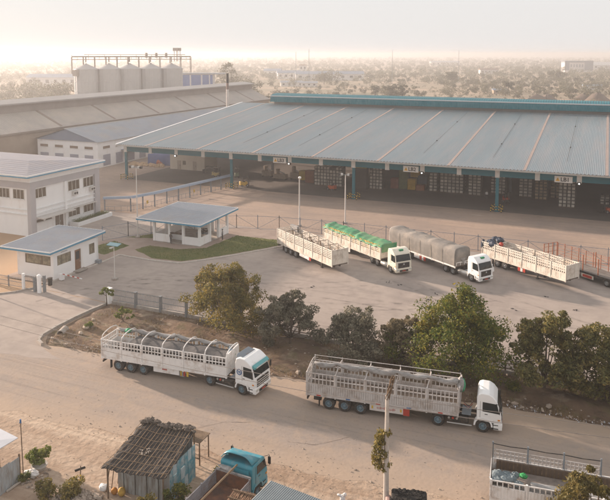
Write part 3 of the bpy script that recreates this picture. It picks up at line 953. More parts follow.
strip_window(of, 'y', -47.0, -44.5, 6.0, 7.45, FX + .01)
strip_window(of, 'y', -39.4, -36.7, 5.85, 7.4, FX + .01)
strip_window(of, 'y', -35.7, -33.2, 5.85, 7.4, FX + .01)
strip_window(of, 'y', -39.5, -36.8, 1.35, 2.6, FX + .01)
strip_window(of, 'y', -35.8, -33.3, 1.35, 2.6, FX + .01)
strip_window(of, 'y', -46.9, -45.2, 2.0, 2.4, FX + .01, 1)
strip_window(of, 'y', -44.8, -43.4, 2.0, 2.4, FX + .01, 1)
FY = OY0 + .24
strip_window(of, 'x', -71.9, -69.7, 6.0, 7.45, FY)
strip_window(of, 'x', -68.9, -66.6, 6.0, 7.45, FY)
strip_window(of, 'x', -77, -74, 6.0, 7.45, FY)
d = MB().box(FX - .05, -42.6, 0.05, FX + .03, -40.8, 2.4).build("door", mat("glass_door", (0.16, 0.12, 0.09), .25, .2), of)
MB().box(FX + .03, -41.75, .05, FX + .07, -41.65, 2.4).build("door_stile", FRAME, d)
MB().box(FX + .07, -41.6, 1.0, FX + .12, -41.5, 1.3).build("handle", GALV, d)
MB().box(OX - .3, -47.0, 2.75, OX + 1.5, -39.6, 2.95).build("canopy", mat("canopy", (0.56, 0.53, 0.50), .7), of)
MB().box(OX - .3, -39.6, 2.80, OX + .5, OY1 - .9, 2.92).build("canopy", MATS["canopy"], of)
for (y, z) in ((-38.6, 4.9), (-34.3, 4.9)):
    a = MB().box(FX, y, z, FX + .5, y + 1.1, z + .75).build("air_conditioner", mat("ac_white", (0.58, 0.55, 0.52), .6), of, bevel=.03)
    m = MB()
    for k_ in range(2):
        m.tube([(FX + .5, y + .3 + .5 * k_, z + .38), (FX + .53, y + .3 + .5 * k_, z + .38)], .2, 12)
    m.build("fan_grille", DARK, a)
a = MB().box(-72.9, FY - .45, 4.9, -71.9, FY, 5.6).build("air_conditioner", MATS["ac_white"], of, bevel=.03)
# roof: low hip sloping up away from both eaves
RB = [(OX + 1.0, OY0 - 1.3), (OX + 1.0, OY1 + .9), (-92, OY1 + .9), (-92, OY0 - 1.3)]
OR_ = mat("office_roof_tile", (0.21, 0.215, 0.25), .6, .10, .5, c2=(0.25, 0.23, 0.24), c2_at=.6, c2_scale=.3)
m = MB(); zt = 10.7; cy = (OY0 + OY1) / 2
m.v = [(OX + 1.0, OY0 - 1.3, 10.12), (OX + 1.0, OY1 + .9, 10.12), (-92, OY1 + .9, 10.12), (-92, OY0 - 1.3, 10.12), (OX - 8, cy, zt), (-92, cy, zt)]
m.f = [(0, 1, 4), (1, 2, 5, 4), (3, 0, 4, 5)]
rf = m.build("roof", OR_, of)
m = MB()
for k_ in range(8):
    t_ = (k_ + .5) / 8
    z_ = 10.14 + (zt - 10.12) * t_
    y0 = OY0 - 1.3 + (cy - OY0 + 1.3) * t_; y1 = OY1 + .9 + (cy - OY1 - .9) * t_; xx = OX + 1.0 - 9 * t_
    m.bar((xx, y0, z_), (xx, y1, z_), .04, .012); m.bar((-92, y0, z_), (xx, y0, z_), .04, .012)
m.build("roof_batten", mat("roof_line", (0.19, 0.19, 0.22), .6), rf)
MB().box(-92, OY0 - 1.25, 9.8, OX + .95, OY1 + .85, 10.1).build("soffit", WTRIM, of)
for (a, b) in ((9.72, 9.92),):
    MB().box(OX + .951, OY0 - 1.3, a, OX + 1.06, OY1 + .9, b).build("eave_edge", BLUET, of)
    MB().box(-92, OY0 - 1.36, a, OX + 1.06, OY0 - 1.301, b).build("eave_edge", BLUET, of)
MB().box(OX + .951, OY0 - 1.3, 9.922, OX + 1.07, OY1 + .9, 10.16).build("eave_trim", WTRIM, of)
MB().box(-92, OY0 - 1.37, 9.922, OX + 1.07, OY0 - 1.301, 10.16).build("eave_trim", WTRIM, of)
# planter
pl = thing("planter", "long white planter bed with dark green plants along the office wall", "planter", (0, 0, 0))
MB().box(-64.9, -39.9, 0, -63.0, -39.7, .7).box(-63.2, -39.7, 0, -63.0, -31.4, .7).box(-64.9, -31.4, 0, -63.0, -31.2, .7).build("wall", WTRIM, pl)
MB().box(-64.9, -39.7, 0, -63.2, -31.4, .55).build("soil", WOOD, pl)
V = []; rnd = random.Random(5)
for _ in range(2600):
    x = rnd.uniform(-64.8, -63.3); y = rnd.uniform(-39.6, -31.5); z = rnd.uniform(.55, .95); a = rnd.uniform(0, 6.28); s_ = .09
    V += [(x, y, z), (x + s_ * math.cos(a), y + s_ * math.sin(a), z + rnd.uniform(-.05, .08)), (x + s_ * math.cos(a + 1), y + s_ * math.sin(a + 1), z + rnd.uniform(0, .12))]
np_mesh("plants", V, 3, GRASS, pl)

# ------------------------------------------------------------------ guardhouse
gh = thing("guardhouse", "small white guardhouse with lean-to grey roof and brown door beside the gate", "guardhouse", (0, 0, .12))
X0, X1, Y0, Y1 = -52.6, -46.45, -63.1, -54.6
m = MB()
ZR = 3.55
# walls with real openings: piers, dado and head
def wall_y(p, y, x0, x1, opens, z1, th=.18, name="wall"):
    """wall on plane y (faces -y) from x0 to x1 with openings (a,b,zlo,zhi)"""
    m = MB(); cur = x0
    for (a, b, lo, hi) in sorted(opens):
        m.box(cur, y, 0, a, y + th, z1)
        if lo > 0: m.box(a, y, 0, b, y + th, lo)
        m.box(a, y, hi, b, y + th, z1); cur = b
    m.box(cur, y, 0, x1, y + th, z1)
    return m.build(name, WHITE, p)
def wall_x(p, x, y0, y1, opens, z1, th=.18, name="wall"):
    m = MB(); cur = y0
    for (a, b, lo, hi) in sorted(opens):
        m.box(x - th, cur, 0, x, a, z1)
        if lo > 0: m.box(x - th, a, 0, x, b, lo)
        m.box(x - th, a, hi, x, b, z1); cur = b
    m.box(x - th, cur, 0, x, y1, z1)
    return m.build(name, WHITE, p)
wall_y(gh, Y0, X0, X1 - .181, [(-51.2, -46.9, 1.75, 3.0)], ZR)
wall_x(gh, X1, Y0, Y1, [(-62.4, -59.9, 1.65, 2.95), (-59.2, -58.0, .05, 2.85), (-56.4, -55.3, 1.5, 2.95)], ZR)
MB().box(X0, Y1 - .18, 0, X1 - .181, Y1, ZR).build("wall", WHITE, gh)
MB().box(X0, Y0 + .181, 0, X0 + .18, Y1 - .181, ZR).build("wall", WHITE, gh)
for (a, b) in ((-51.2, -48.4), (-48.4, -46.9)):
    w = MB().box(a, Y0 + .07, 1.75, b, Y0 + .10, 3.0).build("window", mat("guard_glass", (0.16, 0.14, 0.10), .12, .3, 2.5, spec=.5, c2=(0.33, 0.29, 0.20), c2_at=.52, c2_scale=1.5), gh)
    MB().box(a, Y0 + .03, 1.75, a + .08, Y0 + .14, 3.0).box(b - .08, Y0 + .03, 1.75, b, Y0 + .14, 3.0).box(a + .08, Y0 + .03, 1.75, b - .08, Y0 + .14, 1.83).box(a + .08, Y0 + .03, 2.92, b - .08, Y0 + .14, 3.0).build("frame", WOOD, w)
for (a, b, lo, hi) in ((-62.4, -59.9, 1.65, 2.95), (-56.4, -55.3, 1.5, 2.95)):
    w = MB().box(X1 - .10, a, lo, X1 - .07, b, hi).build("window", MATS["guard_glass"], gh)
    fr = MB().box(X1 - .14, a, lo, X1 - .02, a + .08, hi).box(X1 - .14, b - .08, lo, X1 - .02, b, hi)
    for k_ in (1, 2): fr.box(X1 - .13, a + (b - a) * k_ / 3 - .03, lo, X1 - .04, a + (b - a) * k_ / 3 + .03, hi)
    fr.build("frame", WOOD, w)
d = MB().box(X1 - .12, -59.15, .06, X1 - .06, -58.05, 2.84).build("door", mat("brown_door", (0.20, 0.10, 0.05), .6, .2), gh)
MB().box(X1 - .06, -58.95, 1.5, X1 - .05, -58.25, 2.6).build("pane", GLASS, d)
MB().box(X1 - .06, -58.25, 1.1, X1 + .0, -58.15, 1.2).build("handle", GALV, d)
m = MB()
for k_ in range(7): m.box(X1 + .001, -61.7 + k_ * .17, 3.2, X1 + .02, -61.6 + k_ * .17, 3.32)
m.build("lettering", mat("letter_grey", (0.25, 0.3, 0.36), .6), gh)
MB().box(X1, -59.6, 0, X1 + .8, -57.6, .14).build("step", CONC, gh)
# roof: slab sloping gently, blue fascia
def slab_roof(p, x0, x1, y0, y1, z00, z10, z01, z11, matr, rib=.45, th=.14):
    """corners: (x0,y0)=z00 (x1,y0)=z10 (x0,y1)=z01 (x1,y1)=z11"""
    m = MB(); x = x0; pts = []
    while x < x1 - 1e-6:
        for dx, dz in ((0, 0), (.26, 0), (.30, .045), (.39, .045)):
            if x + dx < x1: pts.append((x + dx, dz))
        x += rib
    pts.append((x1, 0))
    for (xx, dz) in pts:
        t = (xx - x0) / (x1 - x0)
        m.v += [(xx, y0, z00 + (z10 - z00) * t + dz), (xx, y1, z01 + (z11 - z01) * t + dz)]
    for i in range(len(pts) - 1): m.f.append((2 * i, 2 * i + 2, 2 * i + 3, 2 * i + 1))
    r = m.build("roof", matr, p)
    e = .02
    c = [(x0, y0, z00), (x1, y0, z10), (x1, y1, z11), (x0, y1, z01)]
    n_ = [(0, -1), (1, 0), (0, 1), (-1, 0)]
    for i in range(4):
        a = Vector(c[i]); b = Vector(c[(i + 1) % 4]); o_ = Vector((n_[i][0], n_[i][1], 0)) * .05
        ext = (b - a).normalized() * .05
        a2 = a - ext; b2 = b + ext
        for (lo, hi, mm, nm) in ((-.30, -.075, BLUET, "fascia"), (-.073, .07, WTRIM, "eave_trim")):
            MB().hexa([a2 + Vector((0, 0, lo)), b2 + Vector((0, 0, lo)), b2 + o_ + Vector((0, 0, lo)), a2 + o_ + Vector((0, 0, lo))],
                      [a2 + Vector((0, 0, hi)), b2 + Vector((0, 0, hi)), b2 + o_ + Vector((0, 0, hi)), a2 + o_ + Vector((0, 0, hi))]).build(nm, mm, r)
    MB().hexa([Vector(q) + Vector((0, 0, -.28)) for q in c], [Vector(q) + Vector((0, 0, -.06)) for q in c]).build("soffit", WTRIM, r)
    return r
slab_roof(gh, -54.2, -45.8, -64.3, -53.8, 3.85, 3.95, 4.25, 4.3, ROOFG)
for p_ in ((-46.0, -64.0), (-46.0, -54.1)):
    pass
MB().tube([(X1 + .1, -54.75, 3.5), (X1 + .1, -54.75, .1)], .05, 8).build("drain_pipe", WTRIM, gh)
MB().box(X1 + .05, -55.3, 0, X1 + .7, -54.7, .45).build("meter_box", STEEL, gh)

# ------------------------------------------------------------------ gate pavilion
pv = thing("gate_pavilion", "open white pavilion with grey roof and blue eave edge on the lawn island", "pavilion", (0, 0, .12))
PX0, PX1, PY0, PY1 = -45.9, -37.4, -42.6, -34.0
slab_roof(pv, -47.9, -36.4, -44.0, -32.6, 3.75, 3.75, 4.0, 4.0, ROOFG)
MB().box(PX0, PY0, 0, PX1, PY1, .1).build("floor_slab", CONC, pv)
MB().box(PX0, PY0, 3.15, PX1, PY0 + .3, 3.44).box(PX0, PY1 - .3, 3.15, PX1, PY1, 3.44).box(PX0, PY0 + .3, 3.15, PX0 + .3, PY1 - .3, 3.44).box(PX1 - .3, PY0 + .3, 3.15, PX1, PY1 - .3, 3.44).build("ring_beam", WHITE, pv)
for (x, y) in [(PX0, PY0), (-43.1, PY0), (-40.6, PY0), (PX1 - .35, PY0), (PX1 - .35, -39.7), (PX1 - .35, -37.1), (PX1 - .35, PY1 - .35), (PX0, PY1 - .35), (PX0, -39.5), (-41.5, PY1 - .35)]:
    MB().box(x, y, .1, x + .35, y + .35, 3.15).build("pillar", WHITE, pv)
for (a, b) in ((PX0 + .35, -43.1), (-40.25, PX1 - .35)):
    MB().box(a, PY0 + .08, .1, b, PY0 + .26, 1.3).build("dado_wall", WHITE, pv)
for (a, b) in ((PY0 + .35, -39.7), (-36.75, PY1 - .35)):
    MB().box(PX1 - .26, a, .1, PX1 - .08, b, 1.3).build("dado_wall", WHITE, pv)
MB().box(PX0 + .05, PY0 + .35, .1, PX0 + .25, PY1 - .35, 1.3).build("dado_wall", WHITE, pv)
MB().box(PX0 + .35, PY1 - .25, .1, -40, PY1 - .08, 3.1).build("rear_wall", WHITE, pv)
t = thing("counter", "white counter with papers inside the gate pavilion", "counter", (-44.3, -40.8, .22))
MB().box(0, 0, 0, 2.6, .7, .85).build("body", WTRIM, t); MB().box(-.05, -.05, .85, 2.65, .75, .9).build("top", WOOD, t)
t = thing("desk", "grey desk with monitor inside the gate pavilion", "desk", (-40.6, -38.6, .22))
for (x, y) in ((0, 0), (1.9, 0), (0, .8), (1.9, .8)): MB().box(x, y, 0, x + .08, y + .08, .72).build("leg", STEEL, t)
MB().box(-.05, -.05, .72, 2.03, .93, .77).build("top", STEEL, t)
m_ = MB().box(.6, .4, .77, 1.2, .45, 1.2).build("screen", DARK, t); 
t = thing("motorbike", "dark motorbike parked inside the gate pavilion", "motorbike", (-41.6, -35.9, .22), 10)
for x in (0, 1.25):
    w = MB().lathe_y(x, 0, .3, [(.2, -.05), (.3, -.05), (.3, .05), (.2, .05), (.2, -.05)], 16).build("wheel", TYRE, t)
    MB().tube([(x, -.03, .3), (x, .03, .3)], .19, 12).build("rim", RIMG, w)
MB().tube([(0, 0, .3), (.25, 0, .75), (.6, 0, .55), (1.25, 0, .3)], .09, 8).build("frame", DARK, t)
MB().box(.45, -.13, .68, 1.3, .13, .82).build("seat", BLACK, t, bevel=.04)
MB().tube([(.18, -.33, 1.0), (.22, 0, .95), (.18, .33, 1.0)], .02, 6).build("handlebar", DARK, t)
MB().blob((.1, 0, .8), .12, .12, .14, random.Random(1)).build("headlight", RED, t)

# ------------------------------------------------------------------ roofed walkway
wk = thing("roofed_walkway", "long roofed walkway with blue grey metal roof on thin posts before the shed", "walkway", (0, 0, 0))
WP = [(-66.0, -29.6), (-62.0, -27.2), (-60.4, -22.0), (-56.7, 0.6)]
for a, b in zip(WP[:-1], WP[1:]):
    a = Vector((*a, 0)); b = Vector((*b, 0)); d = (b - a).normalized(); n_ = Vector((d.y, -d.x, 0)); up = Vector((0, 0, 1))
    prof = [(-.8, 2.6), (-.45, 2.85), (0, 2.95), (.45, 2.85), (.8, 2.6)]
    m = MB()
    for q in (a - d * .2, b + d * .2):
        for (o_, z) in prof: m.v.append(tuple(q + n_ * o_ + up * z))
    for j in range(4): m.f.append((j, j + 1, 6 + j, 5 + j))
    m.build("roof", mat("walkway_roof", (0.19, 0.23, 0.29), .55, .12, .6, spec=.4), wk, smooth=True)
    k_ = max(1, round((b - a).length / 3.4))
    for i in range(k_ + 1):
        q = a + (b - a) * (i / k_)
        if i == 0 and a.x > -66: continue
        MB().box(q.x - .09, q.y - .09, 0, q.x + .09, q.y + .09, 2.75).build("post", STEEL, wk)
    MB().bar(a + up * 1.1, b + up * 1.1, .05).bar(a + up * .3, b + up * .3, .05).build("handrail", STEEL, wk)
    m = MB(); kk = int((b - a).length / 1.1)
    for i in range(kk):
        q = a + (b - a) * ((i + .5) / kk); m.bar(q + up * .05, q + up * 1.1, .035)
    m.build("balusters", STEEL, wk)
for (x, y) in ((-60.9, -23.6), (-58.6, -11.0)):
    sg = MB().box(x - .02, y - .25, .9, x + .02, y + .25, 1.5).build("notice", YELLOW, wk)

# ------------------------------------------------------------------ silos, far sheds
SILO = mat("silo_steel", (0.37, 0.37, 0.375), .5, .12, .15, metal=.1)
SPOS = [(-223.6, 147.6), (-216.2, 156.2), (-209.7, 164.5), (-202.7, 173.0), (-195.5, 181.6)]
ordn = ["first grain silo at the sun-lit end of the row", "second grain silo of the row counted from the sun-lit end", "middle grain silo of the row of five", "fourth grain silo counted from the sun-lit end", "grain silo at the end of the row beside the blue shed"]
for (x, y), lb in zip(SPOS, ordn):
    t = thing("grain_silo", "pale ribbed steel " + lb, "silo", (x, y, 0), 0, "grain silos in a row")
    m = MB(); n = 72; r = 5.75
    for zi, z in enumerate((0, 21.4)):
        for j in range(n):
            a = 2 * math.pi * j / n; rr = r + (.16 if j % 4 == 0 else 0); m.v.append((rr * math.cos(a), rr * math.sin(a), z))
    for j in range(n): m.f.append((j, (j + 1) % n, n + (j + 1) % n, n + j))
    m.build("shell", SILO, t)
    c = MB().lathe_z(0, 0, [(6.0, 21.2), (5.9, 21.5), (.7, 23.9), (.6, 24.2), (0.01, 24.3)], 36).build("cone_roof", SILO, t)
    for z in (5, 10, 15): MB().lathe_z(0, 0, [(5.78, z), (5.86, z + .1), (5.86, z + .35), (5.78, z + .45)], 36).build("hoop", SILO, t)
ct = thing("silo_gantry", "long conveyor gantry with legs running above the grain silos", "gantry", (0, 0, 0))
GS = mat("gantry_steel", (0.33, 0.28, 0.24), .7, .15, .3)
a = Vector((-228.2, 142.6, 0)); b = Vector((-188.5, 189.5, 0)); d = (b - a).normalized(); n_ = Vector((-d.y, d.x, 0))
for z, nm in ((26.2, "deck"), (27.6, "conveyor")):
    MB().bar(a + Vector((0, 0, z)), b + Vector((0, 0, z)), 2.0 if nm == "deck" else 1.0, .4 if nm == "deck" else .7).build(nm, GS, ct)
for sgn in (-1, 1):
    MB().bar(a + n_ * sgn + Vector((0, 0, 27.5)), b + n_ * sgn + Vector((0, 0, 27.5)), .12).build("rail", GS, ct)
    for i in range(12):
        q = a + (b - a) * (i / 11) + n_ * sgn * .95
        MB().bar(q + Vector((0, 0, 20.6 if 0 < i < 11 else 19)), q + Vector((0, 0, 27.5)), .28).build("leg", GS, ct)
for i in range(24):
    q = a + (b - a) * (i / 23)
    MB().bar(q - n_ * 1.0 + Vector((0, 0, 26.3)), q - n_ * 1.0 + Vector((0, 0, 28.6 if i % 3 == 0 else 27.5)), .16).build("rail_post", GS, ct)
MB().bar(a + d * 6 + Vector((0, 0, 28.6)), b - d * 3 + Vector((0, 0, 28.6)), .5, .35).build("upper_pipe", GS, ct)
for i in range(5):
    q = Vector((*SPOS[i], 0)); MB().bar(q + Vector((0, 0, 24.8)), q + Vector((0, 0, 27.4)), .45).build("chute", GS, ct)
tw = Vector((-193.5, 184.2, 0))
for dx in (-1.1, 1.1):
    for dy in (-1.1, 1.1): MB().bar(tw + Vector((dx, dy, 25)), tw + Vector((dx, dy, 31)), .25).build("tower_leg", GS, ct)
MB().box(tw.x - 1.6, tw.y - 1.6, 30.6, tw.x + 1.6, tw.y + 1.6, 32.2).build("head_house", GS, ct)
for i in range(3): MB().tube([tw + Vector((-4 - 3.5 * i, -4.4 - 3.9 * i, 27)), tw + Vector((-4 - 3.5 * i, -4.4 - 3.9 * i, 29.6))], .7, 8).build("drive_motor", GS, ct)
MB().bar((-224.5, 141.2, 18), (-224.5, 141.2, 21), 2.4).build("lift_head", GS, ct)

bs = thing("blue_shed", "tall blue shed with white piers beside the grain silos", "shed", (-215.6, 238.3, 0), 23.5)
MB().box(-10, 0, 0, 10, 9, 16.4).build("wall", mat("far_white", (0.6, 0.6, 0.62), .8), bs)
BP = mat("blue_panel", (0.04, 0.10, 0.30), .6, .1, .3)
for i, (x0, x1) in enumerate(((-9.6, -4.6), (-3.6, 2.4), (3.4, 7.4), (8.2, 9.7))):
    MB().box(x0, -.3, 0, x1, 0, 16).build("blue_panel", BP, bs)
MB().box(-10.5, -.6, 16.4, 17, 10, 17.2).build("roof", ROOFG, bs)
m = thing("striped_mast", "thin pale mast with dark top rising behind the shed roof", "mast", (-90.4, 58.3, 0))
MB().tube([(0, 0, 0), (0, 0, 18)], .42, 12).build("shaft", mat("mast_pale", (0.6, 0.54, 0.5), .7), m)
MB().tube([(0, 0, 18), (0, 0, 20)], .40, 12).build("collar", mat("mast_red", (0.22, 0.15, 0.13), .7), m)
MB().tube([(0, 0, 20), (0, 0, 23)], .40, 12).build("top_section", DARK, m)
# ================================================================== trucks
TW = mat("truck_white", (0.76, 0.75, 0.73), .5, .06, 1.2, c2=(0.46, 0.40, 0.34), c2_at=.66, c2_scale=.9, spec=.4)
TGR = mat("trailer_grey", (0.53, 0.505, 0.49), .6, .12, 1.5, c2=(0.33, 0.27, 0.23), c2_at=.58, c2_scale=1.1)
TWT = mat("trailer_white", (0.77, 0.755, 0.74), .6, .08, 1.5, c2=(0.43, 0.34, 0.27), c2_at=.62, c2_scale=1.0)
TCR = mat("trailer_cream", (0.68, 0.625, 0.55), .65, .12, 1.5, c2=(0.38, 0.30, 0.23), c2_at=.60, c2_scale=.9)
CABW = mat("cab_white", (0.82, 0.82, 0.815), .3, .03, 1.0, spec=.5, c2=(0.55, 0.50, 0.45), c2_at=.68, c2_scale=.8)
CABC = mat("cab_cream", (0.76, 0.71, 0.59), .35, .04, 1.0, spec=.5, c2=(0.5, 0.43, 0.34), c2_at=.66, c2_scale=.8)
CABT = mat("cab_teal", (0.04, 0.26, 0.34), .4, .1, 1.0, spec=.5, c2=(0.20, 0.26, 0.27), c2_at=.6, c2_scale=1.0)
WSH = mat("windscreen", (0.010, 0.018, 0.020), .10, .3, 1.0, spec=.35)
LENS = mat("lamp_lens", (0.55, 0.55, 0.52), .15, .1, 4, spec=.6)
PLANKS = mat("deck_planks", (0.17, 0.13, 0.10), .9, .3, 2.0, stretch=(.4, 3, 1), c2=(0.09, 0.07, 0.055), c2_at=.5)
CHROME = mat("tank_alloy", (0.50, 0.49, 0.47), .35, .1, 2, metal=.6)
TARPG = mat("silver_tarp", (0.34, 0.335, 0.33), .7, .22, 3.5, c2=(0.20, 0.185, 0.175), c2_at=.52, c2_scale=2.2, stretch=(.5, 2, 2), bump=.05)
TARPD = mat("dark_tarp", (0.085, 0.082, 0.082), .75, .2, 1.2)
TARPC = mat("grey_canvas", (0.21, 0.195, 0.18), .85, .14, 1.0, c2=(0.28, 0.245, 0.21), c2_at=.55, c2_scale=.5, bump=.03)
TARPN = mat("green_tarp", (0.035, 0.22, 0.10), .55, .12, .8, c2=(0.17, 0.30, 0.15), c2_at=.52, c2_scale=.45, spec=.4)
SACKY = mat("yellow_sacks", (0.50, 0.38, 0.12), .85, .15, 2, island=.3)
BLUEM = mat("blue_mark", (0.03, 0.12, 0.30), .5, .05)
MINT = mat("visor_mint", (0.10, 0.34, 0.36), .4, .08)
GREENB = mat("green_cloth", (0.03, 0.25, 0.12), .7, .2, 3)

def wheel(p, x, y, r, side, w=.30, rim=None):
    """side -1: outer face looks to -y"""
    prof = [(r * .56, -w / 2), (r * .86, -w / 2), (r * .97, -w * .38), (r, -w * .2), (r, w * .2), (r * .97, w * .38), (r * .86, w / 2), (r * .56, w / 2)]
    t = MB().lathe_y(0, 0, 0, prof, 24).build("wheel", TYRE, p, loc=(x, y, r), smooth=True)
    f = side * w / 2
    pr = [(r * .57, f * .98), (r * .52, f * 1.02), (r * .47, f * .55), (r * .24, f * .45), (r * .22, f * .95), (r * .15, f * 1.1), (0.002, f * 1.12)]
    MB().lathe_y(0, 0, 0, pr, 20).build("rim", rim or RIM, t, smooth=False)
    m = MB()
    for k in range(8):
        a = 2 * math.pi * k / 8
        m.tube([(r * .36 * math.cos(a), f * .5, r * .36 * math.sin(a)), (r * .36 * math.cos(a), f * .62, r * .36 * math.sin(a))], r * .05, 6)
    o = m.build("wheel_nuts", DARK, t)
    o["kind"] = "stuff"
    return t

def axle(p, x, half, r, dual=True, rim=None):
    for s_ in (-1, 1):
        wheel(p, x, s_ * (half - .15), r, s_, .30, rim)
        if dual: wheel(p, x, s_ * (half - .50), r, s_, .30, rim)
    MB().tube([(x, -half + .1, r), (x, half - .1, r)], .07, 8).build("axle", DARK, p)

def trailer(p, L, W, bz, low, rows, mt, style, bays=6, front_h=None, x0=0.0, axles=(1.6, 2.9, 4.2), r=.52, ribs=False, bows=None, rear=True, rim=None, legs=True, half_lat=None, landing=None):
    """stake-sided semi-trailer; x0 = rear end, nose at x0+L. rows = heights of the open lattice rows"""
    hw = W / 2
    deck = MB().box(x0, -hw, bz - .14, x0 + L, hw, bz).build("deck", PLANKS, p)
    for s_ in (-1, 1):
        MB().box(x0, s_ * hw - .05, bz - .2, x0 + L, s_ * hw + .05, bz + .02).build("side_rail", mt, deck)
        MB().box(x0 + .2, s_ * .45 - .07, bz - .55, x0 + L - .6, s_ * .45 + .07, bz - .15).build("chassis_beam", DARK, deck)
    bl = L / bays
    top = bz + low + sum(rows)
    for s_ in (-1, 1):
        y = s_ * hw
        for i in range(bays + 1):
            xx = x0 + i * bl
            xx = min(max(xx, x0 + .05), x0 + L - .05)
            MB().box(xx - .06, y - .075, bz - .25, xx + .06, y + .075, top + .04).build("post", mt, p)
        for i in range(bays):
            a = x0 + i * bl + .075; b = x0 + (i + 1) * bl - .075
            m = MB().box(a, y - .03, bz + .03, b, y + .03, bz + low)
            m.box(a, y - .045, bz + .03, b, y + .045, bz + .10).box(a, y - .045, bz + low - .07, b, y + .045, bz + low)
            if ribs:
                k = int((b - a) / .19)
                for q in range(k):
                    xx = a + (b - a) * (q + .5) / k; m.box(xx - .045, y - .075, bz + .1, xx + .045, y + .075, bz + low - .07)
            else:
                for q in (1, 2):
                    xx = a + (b - a) * q / 3; m.box(xx - .025, y - .042, bz + .1, xx + .025, y + .042, bz + low - .07)
            sp = m.build("side_panel", mt, p)
            m = MB(); z = bz + low
            if style == 'lattice':
                n = max(4, int((b - a) / .30))
                for h in rows:
                    m.box(a, y - .03, z + h - .07, b, y + .03, z + h)
                    for q in range(n + 1):
                        xx = a + (b - a - .06) * q / n; m.box(xx, y - .025, z, xx + .07, y + .025, z + h - .07)
                    z += h
            elif style == 'slats':
                for h in rows:
                    m.box(a, y - .025, z + .09, b, y + .025, z + h)
                    z += h
                for q in (0, .5, 1):
                    xx = a + (b - a - .07) * q; m.box(xx, y - .045, bz + low, xx + .07, y + .045, z)
            elif style == 'holes':
                n = max(5, int((b - a) / .27))
                for h in rows:
                    m.box(a, y - .03, z + h * .55, b, y + .03, z + h)
                    for q in range(n + 1):
                        xx = a + (b - a - .1) * q / n; m.box(xx, y - .028, z, xx + .12, y + .028, z + h * .55)
                    z += h
            m.build("stake_panel", mt, sp)
    fh = front_h if front_h else top - bz
    m = MB().box(x0 + L - .04, -hw + .08, bz + .02, x0 + L + .03, hw - .08, bz + fh)
    for q in range(4):
        yy = -hw + .15 + (W - .3) * q / 3; m.box(x0 + L + .03, yy - .04, bz + .02, x0 + L + .07, yy + .04, bz + fh)
    m.box(x0 + L + .03, -hw + .1, bz + fh - .1, x0 + L + .08, hw - .1, bz + fh)
    m.build("headboard", mt, p)
    if rear:
        m = MB().box(x0 - .03, -hw + .08, bz + .02, x0 + .04, hw - .08, bz + low)
        n = 9; z = bz + low
        for h in rows:
            m.box(x0 - .03, -hw + .08, z + h - .07, x0 + .03, hw - .08, z + h)
            for q in range(n + 1):
                yy = -hw + .1 + (W - .27) * q / n; m.box(x0 - .025, yy, z, x0 + .025, yy + .07, z + h - .07)
            z += h
        m.build("tailgate", mt, p)
    MB().box(x0 + .02, -hw + .1, bz - .62, x0 + .12, hw - .1, bz - .42).box(x0 + .04, -.5, bz - .45, x0 + .1, -.4, bz - .14).box(x0 + .04, .4, bz - .45, x0 + .1, .5, bz - .14).build("rear_bumper", DARK, p)
    for s_ in (-1, 1):
        MB().box(x0 - .01, s_ * (hw - .35) - .12, bz - .40, x0 + .05, s_ * (hw - .35) + .12, bz - .28).build("tail_lamp", RED, p)
    for ax in axles: axle(p, x0 + ax, hw - .02, r, True, rim)
    for s_ in (-1, 1):
        y = s_ * (hw - .16)
        MB().box(x0 + axles[0] - .85, y - .14, .18, x0 + axles[0] - .80, y + .14, bz - .15).build("mud_flap", BLACK, p)
    if landing:
        for s_ in (-1, 1):
            MB().box(x0 + landing - .07, s_ * .75 - .07, .05, x0 + landing + .07, s_ * .75 + .07, bz - .14).box(x0 + landing - .15, s_ * .75 - .15, .02, x0 + landing + .15, s_ * .75 + .15, .06).build("landing_leg", DARK, p)
    return top

def side_guard(p, x0, x1, hw, m_panel, tagc=None):
    for s_ in (-1, 1):
        y = s_ * (hw - .1)
        g = MB().box(x0, y - .03, .5, x1, y + .03, 1.02).build("side_guard", m_panel, p)
        MB().box(x1 + .05, y - .06, .45, x1 + .5, y + .06, 1.02).build("tool_box", STEEL, p)

